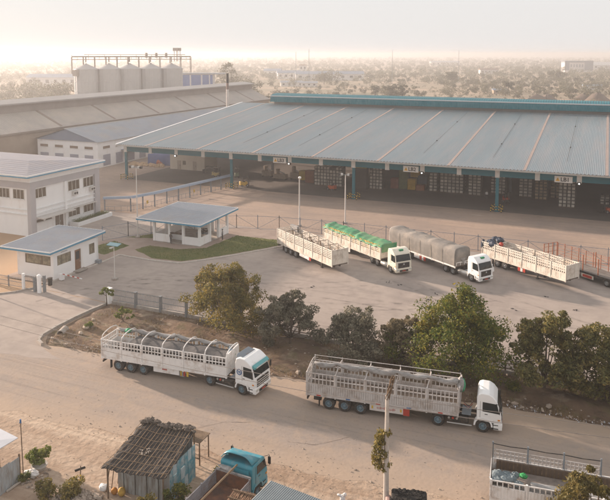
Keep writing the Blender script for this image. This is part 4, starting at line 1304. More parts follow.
def cab(p, xf, W, zt, m, roof='high', visor=None, grille=DARK, emblem=None, rim=None, wx=1.35, clen=2.05):
    hw = W / 2; xb = xf - clen
    if roof == 'high':
        prof = [(xb, .95), (xb, zt - .55), (xb + .12, zt - .12), (xb + .40, zt), (xf - 1.05, zt - .03), (xf - .72, zt - .22), (xf - .42, 2.80), (xf - .34, 2.66), (xf - .06, 1.74), (xf - .01, 1.40), (xf - .01, .84)]
        wt, wxt = 2.62, xf - .325
    elif roof == 'smooth':
        prof = [(xb, .95), (xb, zt - .40), (xb + .10, zt - .12), (xb + .35, zt), (xf - .95, zt - .03), (xf - .62, zt - .22), (xf - .40, 2.66), (xf - .34, 2.56), (xf - .06, 1.70), (xf - .01, 1.36), (xf - .01, .84)]
        wt, wxt = 2.52, xf - .325
    else:
        prof = [(xb, .95), (xb, zt - .15), (xb + .15, zt), (xf - .60, zt), (xf - .36, zt - .14), (xf - .06, 1.62), (xf - .01, 1.35), (xf - .01, .84)]
        wt, wxt = zt - .2, xf - .345
    body = MB().prism_y(prof, -hw, hw).build("cab", m, p, bevel=.07, segs=3)
    wxb = xf - .085; zb = 1.80
    # windscreen wraps slightly round the front
    o = .018
    m1 = MB().hexa([(wxb - .02, -hw + .10, zb), (wxb - .02, hw - .10, zb), (wxt - .02, hw - .16, wt), (wxt - .02, -hw + .16, wt)],
                   [(wxb + o + .02, -hw + .10, zb), (wxb + o + .02, hw - .10, zb), (wxt + o + .02, hw - .16, wt), (wxt + o + .02, -hw + .16, wt)])
    ws = m1.build("windscreen", WSH, body)
    for q in (-.45, .35):
        MB().bar((wxb + .06, q, 1.82), (wxb - .03, q + .55, 2.1), .025).build("wiper", BLACK, ws)
    for s_ in (-1, 1):
        y = s_ * (hw + .006)
        a0, a1 = xf - (1.18 if roof == 'high' else 1.42), xf - .58
        mm = MB(); yy0, yy1 = y - .012, y + .012
        pr = [(a0, 1.74), (a1 + .40, 1.66), (a1 + .22, wt - .10), (a0, wt - .04)]
        mm.prism_y(pr, yy0, yy1); mm.build("side_window", WSH, body)
        dr = MB().prism_y([(xf - (1.30 if roof == 'high' else 1.57), 1.22), (xf - .62, 1.22), (xf - .16, 1.36), (xf - .16, 1.60), (xf - (1.30 if roof == 'high' else 1.57), 1.66)], y - .008, y + .004).build("door", m, body)
        MB().box(xf - 1.25, y - .02, 1.50, xf - 1.03, y + .02 + s_ * .02, 1.55).build("handle", BLACK, dr)
        MB().box(xf - (1.33 if roof == 'high' else 1.60), y - .006, 1.15, xf - (1.315 if roof == 'high' else 1.585), y + .007, wt).build("door_gap", BLACK, body)
        # mirror
        MB().tube([(xf - .40, s_ * hw, 2.45), (xf - .15, s_ * (hw + .24), 2.45), (xf - .15, s_ * (hw + .24), 1.75), (xf - .28, s_ * hw, 1.72)], .02, 6).build("mirror_arm", BLACK, body)
        MB().box(xf - .20, s_ * (hw + .24) - .10, 1.85, xf - .12, s_ * (hw + .24) + .10, 2.35).build("mirror", BLACK, body, bevel=.02)
        # headlight, indicator, wheel arch, steps
        MB().box(xf - .10, s_ * (hw - .27) - .20, .58, xf + .085, s_ * (hw - .27) + .20, .78).build("headlight", LENS, body, bevel=.03)
        MB().box(xf - .28, s_ * hw - .03, 1.12, xf - .10, s_ * hw + .02, 1.22).build("indicator", mat("amber_lens", (0.6, 0.22, 0.02), .3), body)
        arch = MB(); rr0, rr1 = .60, .72; n = 10
        for k in range(n + 1):
            t = math.pi * k / n
            for rr in (rr0, rr1):
                for yy in (s_ * (hw - .42), s_ * (hw + .03)):
                    arch.v.append((xf - wx + rr * math.cos(t), yy, .55 + rr * math.sin(t)))
        for k in range(n):
            b_ = 4 * k
            arch.f += [(b_, b_ + 1, b_ + 5, b_ + 4), (b_ + 2, b_ + 6, b_ + 7, b_ + 3), (b_ + 1, b_ + 3, b_ + 7, b_ + 5), (b_, b_ + 4, b_ + 6, b_ + 2)]
        arch.build("wheel_arch", m, body)
        MB().box(xf - .72, s_ * (hw - .12) - .14, .42, xf - .22, s_ * (hw - .12) + .14, .50).box(xf - .70, s_ * (hw - .08) - .10, .72, xf - .24, s_ * (hw - .08) + .10, .78).build("step", DARK, body)
    MB().box(xf - .60, -hw + .0, .34, xf + .06, hw - .0, .88).build("bumper", m, body, bevel=.07)
    MB().box(xf + .05, -hw + .55, .42, xf + .075, hw - .55, .68).build("air_intake", DARK, body)
    MB().box(xf - .03, -hw + .34, .92, xf + .02, hw - .34, 1.60).build("grille", grille, body)
    gm = MB()
    for k in range(3): gm.box(xf + .02, -hw + .36, 1.02 + .19 * k, xf + .04, hw - .36, 1.06 + .19 * k)
    gm.build("grille_bars", TW if visor else DARK, body)
    if not visor: MB().tube([(xf + .02, 0, 1.40), (xf + .05, 0, 1.40)], .11, 12).build("badge", GALV, body)
    MB().box(xf + .076, -.26, .48, xf + .09, .26, .61).build("number_plate", RED, body)
    if visor:
        MB().hexa([(wxt + .0, -hw + .1, wt - .02), (wxt + .0, hw - .1, wt - .02), (wxt + .22, hw - .14, wt - .16), (wxt + .22, -hw + .14, wt - .16)],
                  [(wxt + .02, -hw + .1, wt + .20), (wxt + .02, hw - .1, wt + .20), (wxt + .28, hw - .14, wt + .02), (wxt + .28, -hw + .14, wt + .02)]).build("sun_visor", visor, body)
        vm = MB(); rnd = random.Random(3)
        for k in range(9): vm.box(wxt + .262, -.85 + k * .19, wt - .10, wxt + .285, -.73 + k * .19, wt - .0)
        vm.build("lettering", WTRIM, body)
    MB().box(xf - 1.9, -hw + .25, .7, xf - .1, hw - .25, 1.0).build("floor_pan", DARK, body)
    return body

def tractor(p, xf, W, zt, m, wb, two_rear, roof, visor=None, rim=None, tank=True, r=.52, clen=2.05):
    """tractor with its nose at xf; front axle 1.35 m behind the nose, wheelbase wb"""
    body = cab(p, xf, W, zt, m, roof, visor, rim=rim, clen=clen)
    axle(p, xf - 1.38, W / 2 - .0, r, False, rim)
    rx = xf - 1.38 - wb
    axle(p, rx, W / 2, r, True, rim)
    if two_rear: axle(p, rx - 1.35, W / 2, r, True, rim)
    end = rx - (1.35 if two_rear else 0) - .75
    for s_ in (-1, 1):
        MB().box(end, s_ * .42 - .05, .72, xf - .5, s_ * .42 + .05, .98).build("frame_rail", DARK, p)
    MB().box(rx - .6, -.55, .98, rx + .5, .55, 1.08).build("coupling_plate", DARK, p)
    MB().box(xf - 3.0, -.7, .98, xf - 2.3, .7, 1.02).build("catwalk", STEEL, p)
    if tank:
        for s_ in (-1, 1):
            if two_rear: MB().tube([(rx + .85, s_ * (W / 2 - .32), .72), (xf - 2.25, s_ * (W / 2 - .32), .72)], .30, 14).build("fuel_tank", CHROME, p, smooth=True)
            else:
                MB().box(rx + .72, s_ * (W / 2 - .30) - .2, .48, xf - 2.45, s_ * (W / 2 - .30) + .2, .92).build("fuel_tank", DARK, p, bevel=.07)
                for k in range(3): MB().tube([(rx + .85 + k * .3, s_ * (W / 2 - .06), .84), (rx + .85 + k * .3, s_ * (W / 2 + .0), .84)], .09, 10).build("air_tank", (CHROME, RED, CHROME)[k], p)
                MB().box(rx + .7, s_ * (W / 2) - .03, .42, xf - 2.2, s_ * (W / 2) + .02, .50).build("side_step", GALV, p)
    for k in range(3):
        MB().tube([(xf - 2.2, -.3 + .2 * k, 1.7), (xf - 2.5, -.3 + .2 * k, 1.3), (xf - 2.9, -.3 + .2 * k, 1.6)], .02, 5).build("air_hose", RED if k == 1 else BLACK, p)
    return body

def turn(root, before, px, deg):
    """swing the parts added since `before` about a pivot at local x = px (tractor steered against its trailer)"""
    k = Vector((px, 0, 0)); rot = Matrix.Rotation(R(deg), 3, 'Z')
    for o in root.children:
        if o.name not in before:
            o.location = rot @ (o.location - k) + k; o.rotation_euler.z += R(deg)

def roll(pts, rad, seed, seg=.5):
    """lumpy rolled tarpaulin along a polyline"""
    rnd = random.Random(seed); out = []; rs = []
    for a, b in zip(pts[:-1], pts[1:]):
        a = Vector(a); b = Vector(b); k = max(2, int((b - a).length / seg))
        for i in range(k + (b == Vector(pts[-1]))):
            t = i / k; sag = math.sin(math.pi * t) * .20
            q = a + (b - a) * t
            out.append(q + Vector((0, rnd.uniform(-.05, .05), -sag + rnd.uniform(-.03, .03))))
            pinch = .55 if (i == 0 or i == k) else 1.0
            rs.append(rad * pinch * rnd.uniform(.7, 1.3))
    m = MB().tube(out, rs, 12)
    m.v = [(x + rnd.uniform(-.03, .03), y + rnd.uniform(-.035, .035), z + rnd.uniform(-.035, .035)) for (x, y, z) in m.v]
    return m

def cloth(x0, x1, y0, y1, zf, nx, ny, seed, amp):
    """bumpy sheet; zf(x, y) gives the mean height"""
    rnd = random.Random(seed); m = MB()
    for i in range(nx + 1):
        for j in range(ny + 1):
            x = x0 + (x1 - x0) * i / nx; y = y0 + (y1 - y0) * j / ny
            m.v.append((x, y, zf(x, y) + rnd.uniform(-amp, amp)))
    for i in range(nx):
        for j in range(ny):
            a = i * (ny + 1) + j; m.f.append((a, a + ny + 1, a + ny + 2, a + 1))
    return m

# ---------------- white stake truck on the road (the one with the round blue emblem)
t1 = thing("semi_truck", "white stake-sided semi truck with round blue emblem on its cab, dark tarp over the load", "truck", (-24.35, -79.22, 0.006), 5.0)
top = trailer(t1, 12.7, 2.55, 1.22, .88, (.27, .46), TWT, 'lattice', bays=6, front_h=1.9, axles=(1.75, 3.05, 4.35))
for i in range(7):
    xx = min(max(i * 12.7 / 6, .06), 12.64)
    pts = []
    for k in range(9):
        a = math.pi * k / 8
        yy = -1.27 * math.cos(a); pts.append((xx + .10 * math.sin(a), yy, top + .62 * math.sin(a) ** .7 if 0 < k < 8 else top))
    MB().tube(pts, .045, 8).build("hoop", TWT, t1)
m = cloth(2.6, 12.5, -1.18, 1.18, lambda x, y: 2.45 + .22 * math.cos(y * 1.1) + .06 * math.sin(x * 2.1), 44, 10, 5, .035); m.build("load_tarp", TARPD, t1, smooth=True)
MB().box(2.55, -1.18, 1.3, 2.75, 1.18, 2.55).build("load_end", TARPD, t1)
roll([(0.1, 1.25, top + .12), (2.2, 1.25, top + .14), (4.4, 1.25, top + .12), (6.5, 1.25, top + .14), (8.7, 1.25, top + .12), (10.9, 1.25, top + .14), (12.6, 1.2, top + .12)], .2, 4).build("tarp_roll", TARPG, t1, smooth=True)
MB().blob((1.5, .9, top + .15), .35, .3, .2, random.Random(2)).build("green_bundle", GREENB, t1)
MB().blob((12.5, -.1, top + .0), .15, .35, .5, random.Random(3)).build("blue_cloth", mat("blue_cloth", (0.16, 0.27, 0.36), .8, .2, 3), t1)
MB().blob((12.6, .5, top - .35), .15, .3, .3, random.Random(4)).build("green_cloth", GREENB, t1)
side_guard(t1, 5.4, 8.0, 1.27, TWT)
for k in range(3): MB().box(8.1 + .32 * k, -1.23, .52, 8.3 + .32 * k, -1.19, 1.0).build("reflector", YELLOW if k != 1 else RED, t1)
m = MB()
for k in range(4): m.box(6.3 + k * .13, -1.212, .78, 6.4 + k * .13, -1.202, .90)
m.build("red_lettering", RED, t1)
had = {o.name for o in t1.children}
b = tractor(t1, 16.0, 2.45, 3.25, CABW, 3.4, False, 'high', visor=MINT)
m = MB().lathe_y(0, 0, 0, [(.27, -.006), (.27, .0), (.19, .0), (.19, -.006), (.27, -.006)], 24)
em = m.build("round_emblem", BLUEM, b, loc=(14.40, -1.236, 2.02))
MB().box(-.15, -.008, .02, .12, -.001, .09).box(.03, -.008, -.12, .12, -.001, .02).box(-.12, -.008, -.10, -.03, -.001, -.03).build("emblem_mark", BLUEM, em)
MB().hexa([(13.9, -1.0, 3.15), (14.65, -1.0, 3.22), (14.65, 1.0, 3.22), (13.9, 1.0, 3.15)], [(13.95, -.85, 3.42), (14.45, -.85, 3.3), (14.45, .85, 3.3), (13.95, .85, 3.42)]).build("roof_deflector", STEEL, b, bevel=.03)
turn(t1, had, 11.3, -11)

# ---------------- grey stake truck nearer the power pole
t2 = thing("semi_truck", "grey ribbed stake semi truck with silver tarp roll and small white cab by the pole", "truck", (-4.25, -78.1, 0.006), 7.0)
top = trailer(t2, 12.3, 2.5, 1.25, .86, (.42, .46), TGR, 'lattice', bays=5, front_h=2.1, axles=(1.9, 3.22, 4.54), ribs=True)
for i in range(6):
    xx = min(max(i * 12.3 / 5, .06), 12.24)
    MB().tube([(xx, -1.25, top), (xx + .12, -.55, top + .5), (xx + .18, .0, top + .66), (xx + .12, .6, top + .5), (xx, 1.25, top)], .04, 7).build("bow", TGR, t2)
MB().tube([(.1, 1.25, top + .38), (12.2, 1.25, top + .38)], .03, 6).build("far_rail", TGR, t2)
for i in range(6):
    xx = min(max(i * 12.3 / 5, .06), 12.24); MB().box(xx - .04, 1.2, top, xx + .04, 1.28, top + .42).build("stake", TGR, t2)
roll([(.5, -.55, top + .60), (2.46, -.55, top + .70), (4.92, -.55, top + .66), (7.4, -.55, top + .70), (9.84, -.6, top + .66), (12.2, -.6, top + .62)], .23, 9, .4).build("tarp_roll", TARPG, t2, smooth=True)
MB().blob((12.35, -.35, top + .25), .28, .55, .55, random.Random(6), 9, 7).build("tarp_end", TARPG, t2, smooth=True)
MB().blob((12.5, .3, top - .1), .2, .5, .5, random.Random(7), 9, 7).build("green_cloth", GREENB, t2)
MB().blob((.35, -.2, top - .1), .15, .25, .7, random.Random(8), 9, 7).build("hanging_tarp", TARPG, t2)
MB().box(.2, -1.15, 1.26, 12.1, 1.15, 1.5).build("load_floor", PLANKS, t2)
for s_ in (-1, 1):
    y = s_ * 1.17
    g = MB().box(5.3, y - .03, .5, 8.0, y + .03, 1.05).build("side_guard", mat("white_guard", (.62, .58, .55), .6, .1), t2)
    MB().box(8.0, y - .05, .45, 8.5, y + .05, 1.08).build("red_box", RED, t2)
    m = MB(); rnd = random.Random(5)
    for k in range(9):                                             # round red script on the guard
        x = 5.95 + k * .17; m.lathe_y(x, s_ * 1.206, .76 + rnd.uniform(-.03, .03), [(.07, -.004), (.07, .004), (.045, .004), (.045, -.004)], 10)
        if k % 2: m.box(x + .05, y + s_ * .034 - .004, .66, x + .08, y + s_ * .034 + .004, .9)
    m.build("red_script", RED, g)["kind"] = "stuff"
    for x in (5.45, 7.75): MB().box(x, y + s_ * .031 - .004, .66, x + .14, y + s_ * .031 + .004, .9).build("reflector", YELLOW, g)
for k in range(5):
    MB().box(.9 + k * 2.46, -1.32, 1.10, 1.25 + k * 2.46, -1.30, 1.20).build("side_marker", (RED, BLUEM)[k % 2], t2)
MB().tube([(.6, -.9, .75), (1.2, -.9, .75)], .2, 10).build("spare_holder", DARK, t2)
tractor(t2, 15.5, 2.42, 3.15, CABW, 3.4, False, 'smooth', clen=1.85)

# ---------------- yard vehicles, parked parallel
YA = -33.2
ta = thing("semi_trailer", "uncoupled pale slatted trailer with peeling front wall nearest the lawn island", "trailer", (-25.6, -37.7, 0.015), YA)
top = trailer(ta, 14.0, 2.6, 1.2, .80, (.23, .23, .23, .25, .27), TCR, 'slats', bays=6, front_h=2.05, axles=(2.3, 3.6, 4.9), landing=10.8, rim=RIMG)
for i in range(1, 6):
    xx = i * 14 / 6
    MB().tube([(xx, -1.25, top + .02), (xx, 1.25, top + .05)], .04, 7).build("cross_bar", WOOD, ta)
    MB().box(xx - .05, -.05, 1.2, xx + .05, .05, top).build("inner_post", WOOD, ta)
m = MB(); rnd = random.Random(12)
for k in range(26): 
    x = rnd.uniform(6, 13); m.bar((x, rnd.uniform(-1, 1), rnd.uniform(1.4, 2.4)), (x + rnd.uniform(-1.5, 1.5), rnd.uniform(-1, 1), rnd.uniform(1.6, 2.9)), .07)
m.build("loose_timbers", WOOD, ta)["kind"] = "stuff"
MB().box(.1, .9, top - .5, 2.0, 1.25, top + .35).build("rear_screen", TARPG, ta)
for s_ in (-1, 1):
    MB().box(5.9, s_ * 1.2 - .03, .5, 7.9, s_ * 1.2 + .03, 1.0).build("side_guard", TWT, ta)
    for k in range(2): MB().box(8.0 + k * .45, s_ * 1.2 - .05, .45, 8.35 + k * .45, s_ * 1.2 + .05, 1.0).build("hazard_box", RED if k else TWT, ta)

tb = thing("semi_truck", "cream cab semi truck with green tarpaulin over its slatted trailer", "truck", (-20.3, -32.6, 0.015), YA)
top = trailer(tb, 13.6, 2.55, 1.25, .85, (.22, .24, .26), TCR, 'slats', bays=6, front_h=1.6, axles=(1.9, 3.2, 4.5), rim=RIMG)
rnd = random.Random(21)
def zg(x, y): return top + .40 + .07 * math.sin(x * 1.7 + math.sin(x * .9) * 1.5 + y) + .04 * math.sin(x * 4.3 + y * 2) - .50 * max(0, abs(y) - .9) ** 1.2 / .5
cloth(-.1, 13.75, -1.42, 1.42, zg, 56, 14, 22, .045).build("green_tarp", TARPN, tb, smooth=True)
m = MB()
for k in range(12):
    for j in range(9):
        y = -1.2 + j * .3; z1 = top + .30 - .2 * max(0, abs(y) - .9); 
        if k < 11: m.quad((13.72 + .02 * (k % 2), y, top + .35 - k * .10), (13.72 + .02 * (k % 2), y + .3, top + .35 - k * .10), (13.72 + .02 * ((k + 1) % 2), y + .3, top + .25 - k * .10), (13.72 + .02 * ((k + 1) % 2), y, top + .25 - k * .10))
m.build("front_tarp_flap", TARPN, tb, smooth=True)
m = MB()
for k in range(62):
    x = .15 + k * .22
    for s_ in (-1, 1): m.blob((x, s_ * (1.16 + rnd.uniform(-.03, .05)), top + .08 + rnd.uniform(-.03, .05)), .15, .12, .14, rnd, 6, 4)
m.build("sacks", SACKY, tb)["kind"] = "stuff"
MB().box(.1, -1.2, 1.25, 13.4, 1.2, top + .05).build("load", SACKY, tb)
for s_ in (-1, 1):
    for k in range(3): MB().box(5.4 + k * .45, s_ * 1.2 - .05, .45, 5.75 + k * .45, s_ * 1.2 + .05, 1.0).build("hazard_box", RED if k % 2 else TWT, tb)
had = {o.name for o in tb.children}
b = tractor(tb, 17.6, 2.45, 3.3, CABC, 3.3, True, 'high', rim=RIMG)
MB().box(16.75, -.3, 3.0, 17.0, .3, 3.22).build("roof_lamp_box", GREENB, b)
turn(tb, had, 12.9, -7)

tc = thing("semi_truck", "white cab semi truck with trailer wholly wrapped in grey canvas", "truck", (-10.0, -32.0, 0.015), YA - .8)
trailer(tc, 13.4, 2.5, 1.25, .30, (.2,), TWT, 'slats', bays=6, front_h=.5, axles=(1.9, 3.2, 4.5), rim=RIMG, rear=False)
m = MB(); rnd = random.Random(31); prof = [(-1.34, 1.28), (-1.37, 2.0), (-1.35, 2.8), (-1.28, 3.30), (-1.05, 3.52), (-.4, 3.62), (.4, 3.62), (1.05, 3.52), (1.28, 3.30), (1.35, 2.8), (1.37, 2.0), (1.34, 1.28)]
nx = 70
for i in range(nx + 1):
    x = -.05 + 13.5 * i / nx; sc = 1 + .012 * math.sin(x * 1.9 + math.sin(x * .7)) + rnd.uniform(-.005, .005); dz = .05 * math.sin(x * 1.43 + 1) + .03 * math.sin(x * 3.1)
    for (y, z) in prof: m.v.append((x + rnd.uniform(-.03, .03), y * sc + rnd.uniform(-.014, .014), z + (dz if z > 2.5 else 0) + rnd.uniform(-.012, .012)))
k = len(prof)
for i in range(nx):
    for j in range(k - 1): m.f.append((i * k + j, (i + 1) * k + j, (i + 1) * k + j + 1, i * k + j + 1))
m.f += [tuple(range(k)), tuple(nx * k + q for q in range(k))]
cv = m.build("canvas_cover", TARPC, tc, smooth=True)
for s_ in (-1, 1):
    for x in (2.2, 4.4, 6.6, 8.8, 11.0):
        MB().tube([(x, s_ * 1.40, 1.3), (x + .05, s_ * 1.42, 2.1), (x, s_ * 1.37, 2.9), (x, s_ * 1.22, 3.32), (x, 0, 3.72 - .0)], .018, 5).build("lashing_rope", mat("rope", (0.3, 0.26, 0.2), .9), cv)
MB().quad((13.5, -.3, 2.2), (13.52, .5, 2.25), (13.53, .25, 1.5), (13.52, -.05, 1.55)).build("patch", TARPG, cv)
for s_ in (-1, 1):
    MB().box(5.3, s_ * 1.18 - .03, .5, 6.4, s_ * 1.18 + .03, 1.0).build("side_guard", TWT, tc)
    for k_ in range(3): MB().box(6.5 + k_ * .4, s_ * 1.18 - .05, .45, 6.85 + k_ * .4, s_ * 1.18 + .05, 1.0).build("hazard_box", (RED, TWT)[k_ % 2], tc)
b = tractor(tc, 17.6, 2.45, 3.3, CABW, 3.3, True, 'high', rim=RIMG)
# its passenger-side door stands open
MB().hexa([(17.1, 1.25, 1.0), (16.95, 2.15, 1.0), (17.0, 2.16, 1.0), (17.15, 1.26, 1.0)], [(16.95, 1.25, 1.95), (16.8, 2.15, 1.95), (16.85, 2.16, 1.95), (17.0, 1.26, 1.95)]).build("open_door", CABW, b)
MB().box(16.75, -.3, 3.0, 17.0, .3, 3.2).build("roof_lamp_box", GREENB, b)

td = thing("semi_trailer", "cream white trailer with three rows of holes and dark tarp heaped at its rear", "trailer", (3.35, -32.0, 0.015), YA)
top = trailer(td, 13.6, 2.55, 1.2, .85, (.34, .34, .30), TCR, 'holes', bays=6, front_h=1.85, axles=(2.7, 4.0), landing=9.0, rim=RIMG)
for i in range(1, 6):
    MB().tube([(i * 13.6 / 6, -1.22, top), (i * 13.6 / 6, 1.22, top)], .035, 6).build("cross_bar", TCR, td)
m = MB(); rnd = random.Random(41)
for q in range(7): m.blob((rnd.uniform(.1, 2.1), rnd.uniform(-1.2, 1.1), top - .05 + rnd.uniform(-.3, .25)), .55, .5, .38, rnd, 9, 6, .25)
m.blob((0, -1.1, top - .5), .3, .3, .7, rnd, 9, 6, .2)
m.build("tarp_heap", mat("navy_tarp", (0.03, 0.045, 0.075), .6, .3, 2), td)
MB().blob((2.7, -.5, top), .3, .3, .3, rnd).build("red_bundle", RED, td)
MB().box(.2, -1.1, 1.2, 13.3, 1.1, 1.55).build("load_floor", PLANKS, td)
for s_ in (-1, 1):
    for k in range(3): MB().box(6.2 + k * .42, s_ * 1.2 - .05, .45, 6.55 + k * .42, s_ * 1.2 + .05, 1.0).build("hazard_box", (RED, TWT)[k % 2], td)

te = thing("flatbed_trailer", "bare dark-planked flatbed with rusty orange stanchions beside the yard fence", "trailer", (11.2, -30.2, 0.015), YA - 4)
d = MB().box(0, -1.3, 1.0, 14, 1.3, 1.12).build("deck", mat("grey_planks", (0.22, 0.20, 0.18), .9, .3, 1.5, stretch=(.5, 4, 1), c2=(0.12, 0.10, 0.09), c2_at=.5), te)
for j in range(9): MB().box(0, -1.28 + j * .285, 1.12, 14, -1.03 + j * .285, 1.135 + .006 * (j % 3)).build("plank", MATS["grey_planks"], d)
for s_ in (-1, 1):
    MB().box(0, s_ * 1.3 - .05, .85, 14, s_ * 1.3 + .05, 1.1).build("side_rail", DARK, te)
    MB().box(.2, s_ * .45 - .08, .6, 13, s_ * .45 + .08, 1.0).build("chassis_beam", DARK, te)
    MB().box(6.6, s_ * 1.28 - .05, .35, 8.4, s_ * 1.28 + .05, .85).build("side_guard", TCR, te)
    MB().box(6.8, s_ * 1.28 - .06 + s_ * .02, .42, 8.2, s_ * 1.28 + .06 + s_ * .02, .75).build("hazard_board", RED, te)
    for x in (6.7, 9.0): MB().tube([(x, s_ * 1.22, 1.1), (x, s_ * 1.22, 3.2)], .07, 8).build("stanchion", ORANGE, te)
    for ax in (10.3, 11.6): wheel(te, ax, s_ * 1.12, .5, s_, .3, RIMG)
for j in range(4): MB().tube([(.3 + .05 * j, -1.2 + j * .8, 1.1), (.3 + .05 * j, -1.2 + j * .8, 3.1)], .06, 8).build("stanchion", ORANGE, te)
for k in range(8): MB().tube([(.6 + k * 1.15, 1.22, 1.1), (.6 + k * 1.15, 1.22, 3.0 + .1 * (k % 2))], .05, 8).build("stanchion", ORANGE, te)
for z in (1.5, 1.9, 2.3, 2.7, 2.95): MB().tube([(.4, 1.22, z), (9.0, 1.22, z - .05)], .022, 6).build("side_bar", ORANGE, te)
for z in (1.9, 2.6, 3.05): MB().tube([(.35, -1.2, z), (.45, 1.2, z)], .03, 6).build("headboard_bar", ORANGE, te)
for ax in (10.3, 11.6): MB().tube([(ax, -1.1, .5), (ax, 1.1, .5)], .07, 8).build("axle", DARK, te)

# ---------------- stake truck cut by the lower right corner
t3 = thing("stake_truck", "white ribbed stake truck with tall posts and roped top half behind the corner tree", "truck", (11.75, -86.0, 0.0), 6.0)
trailer(t3, 11.0, 2.5, 1.3, .85, (.34,), TWT, 'lattice', bays=5, front_h=1.3, axles=(1.8, 3.1), ribs=True, rear=True)
for i in range(4):
    MB().box(.05 + i * 2.2 - .05, 1.2, 1.3, .05 + i * 2.2 + .05, 1.30, 3.6).build("tall_post", STEEL, t3)
for i in range(3): MB().tube([(.05 + i * 2.2, 1.26, 3.45), (1.15 + i * 2.2, 1.26, 3.40), (2.25 + i * 2.2, 1.26, 3.45)], .03, 6).build("top_rope", DARK, t3)
MB().tube([(.05, -1.2, 2.5), (.05, -.4, 2.9), (.05, 1.2, 3.45)], .03, 6).build("end_rope", DARK, t3)
MB().box(.3, 1.05, 1.32, 8, 1.18, 2.45).build("inner_lining", mat("brown_boards", (0.13, 0.095, 0.072), .9, .25, 2, stretch=(4, 1, .4)), t3)
m = MB()
for q in range(30): m.box(.35 + q * .25, 1.02, 1.35, .43 + q * .25, 1.06, 2.42)
m.build("lining_ribs", WOOD, t3)["kind"] = "stuff"
for i in range(3):
    m = MB()
    for z in (2.55, 2.8, 3.05): m.box(.12 + i * 2.2, 1.22, z, 2.2 + i * 2.2, 1.26, z + .05)
    for q in range(9): m.box(.2 + i * 2.2 + q * .24, 1.22, 2.5, .24 + i * 2.2 + q * .24, 1.26, 3.08)
    m.build("upper_lattice", TGR, t3)
MB().box(.1, -1.1, 1.3, 10, 1.0, 1.9).build("load", mat("dusty_load", (0.20, 0.17, 0.15), .95, .3, 3), t3)
m = MB(); rnd = random.Random(3)
for q in range(14): m.blob((.3 + rnd.uniform(0, 1.5), rnd.uniform(-1.1, .2), 2.4 + rnd.uniform(-.1, .1)), rnd.uniform(.2, .5), rnd.uniform(.15, .35), .17, rnd, 10, 7, .22)
m.build("grey_tarp", mat("bluegrey_tarp", (.17, .21, .23), .8, .2, 3), t3)
MB().blob((2.0, -.5, 2.62), .28, .2, .16, rnd).build("green_bag", mat("bag_green", (0.03, 0.26, 0.08), .7, .2, 4), t3)
MB().box(2.4, -.95, 1.9, 4.2, -.5, 2.35).box(4.6, -.9, 1.9, 6.4, -.4, 2.3).build("pale_bales", TARPG, t3, bevel=.08)

# ---------------- teal truck at the bottom edge
t4 = thing("flatbed_truck", "teal cab truck with open rusty-floored body parked beside the hut", "truck", (-3.7, -97.6, 0.0), 88.0)
TB = 5.0
MB().box(0, -1.3, 1.0, TB, 1.3, 1.12).build("deck", mat("rusty_floor", (0.20, 0.085, 0.045), .9, .3, 1.5, c2=(0.08, 0.05, 0.04), c2_at=.5), t4)
GS2 = mat("grey_side", (0.25, 0.25, 0.27), .7, .15, 2, c2=(0.2, 0.13, 0.09), c2_at=.6)
for s_ in (-1, 1):
    for j in range(4):
        MB().box(0, s_ * 1.28 - .03, 1.14 + j * .22, TB, s_ * 1.28 + .03, 1.32 + j * .22).build("side_board", GS2, t4)
    for i in range(4): MB().box(.05 + i * (TB - .15) / 3, s_ * 1.28 - .06, 1.0, .13 + i * (TB - .15) / 3, s_ * 1.28 + .06, 2.05).build("post", GS2, t4)
    for ax in (1.4,): wheel(t4, ax, s_ * 1.05, .48, s_, .28); wheel(t4, ax, s_ * .75, .48, s_, .28)
MB().box(TB - .06, -1.25, 1.12, TB, 1.25, 2.0).build("headboard", MATS["rusty_floor"], t4)
MB().box(TB - .0, -1.3, 2.0, TB + .12, 1.3, 2.12).build("head_rail", TARPG, t4)
MB().tube([(-.5, .15, 2.3), (5.3, -.15, 2.55)], .06, 7).build("bamboo_pole", mat("bamboo", (0.24, 0.165, 0.10), .8, .2, 3), t4)
MB().tube([(1.2, .4, 2.25), (1.6, -1.2, 2.3)], .05, 7).build("cross_pole", MATS["bamboo"], t4)
MB().tube([(2.0, 1.1, 1.3), (2.8, -1.0, 1.35)], .05, 7).build("floor_pole", MATS["bamboo"], t4)
b = cab(t4, TB + 2.45, 2.4, 2.55, CABT, 'low', rim=RIM)
for s_ in (-1, 1): wheel(t4, TB + 2.45 - 1.35, s_ * 1.05, .48, s_, .28)
for s_ in (-1, 1): MB().box(.2, s_ * .4 - .05, .6, TB + 2, s_ * .4 + .05, .98).build("frame_rail", DARK, t4)
# hollow wind deflector over the cab
m = MB(); n = 10
for i in range(n + 1):
    a = -1.18 + 2.36 * i / n; hh = .62 * (1 - abs(a / 1.25) ** 4)
    for (x, z, o_) in ((TB + 1.6, 2.55, 0), (TB + .75, 2.55 + hh, 0), (TB + .45, 2.55 + hh, 0)):
        m.v.append((x, a, z))
for i in range(n):
    for j in range(2): m.f.append((i * 3 + j, (i + 1) * 3 + j, (i + 1) * 3 + j + 1, i * 3 + j + 1))
df = m.build("wind_deflector", CABT, b, smooth=True)
mo = df.modifiers.new("thickness", 'SOLIDIFY'); mo.thickness = .05
MB().blob((TB + .2, .6, 2.2), .25, .6, .12, random.Random(2)).build("pale_rag", TARPG, t4)
MB().box(TB + .3, -1.0, 1.1, TB + .34, 1.0, 2.3).build("rear_wall", CABT, b)
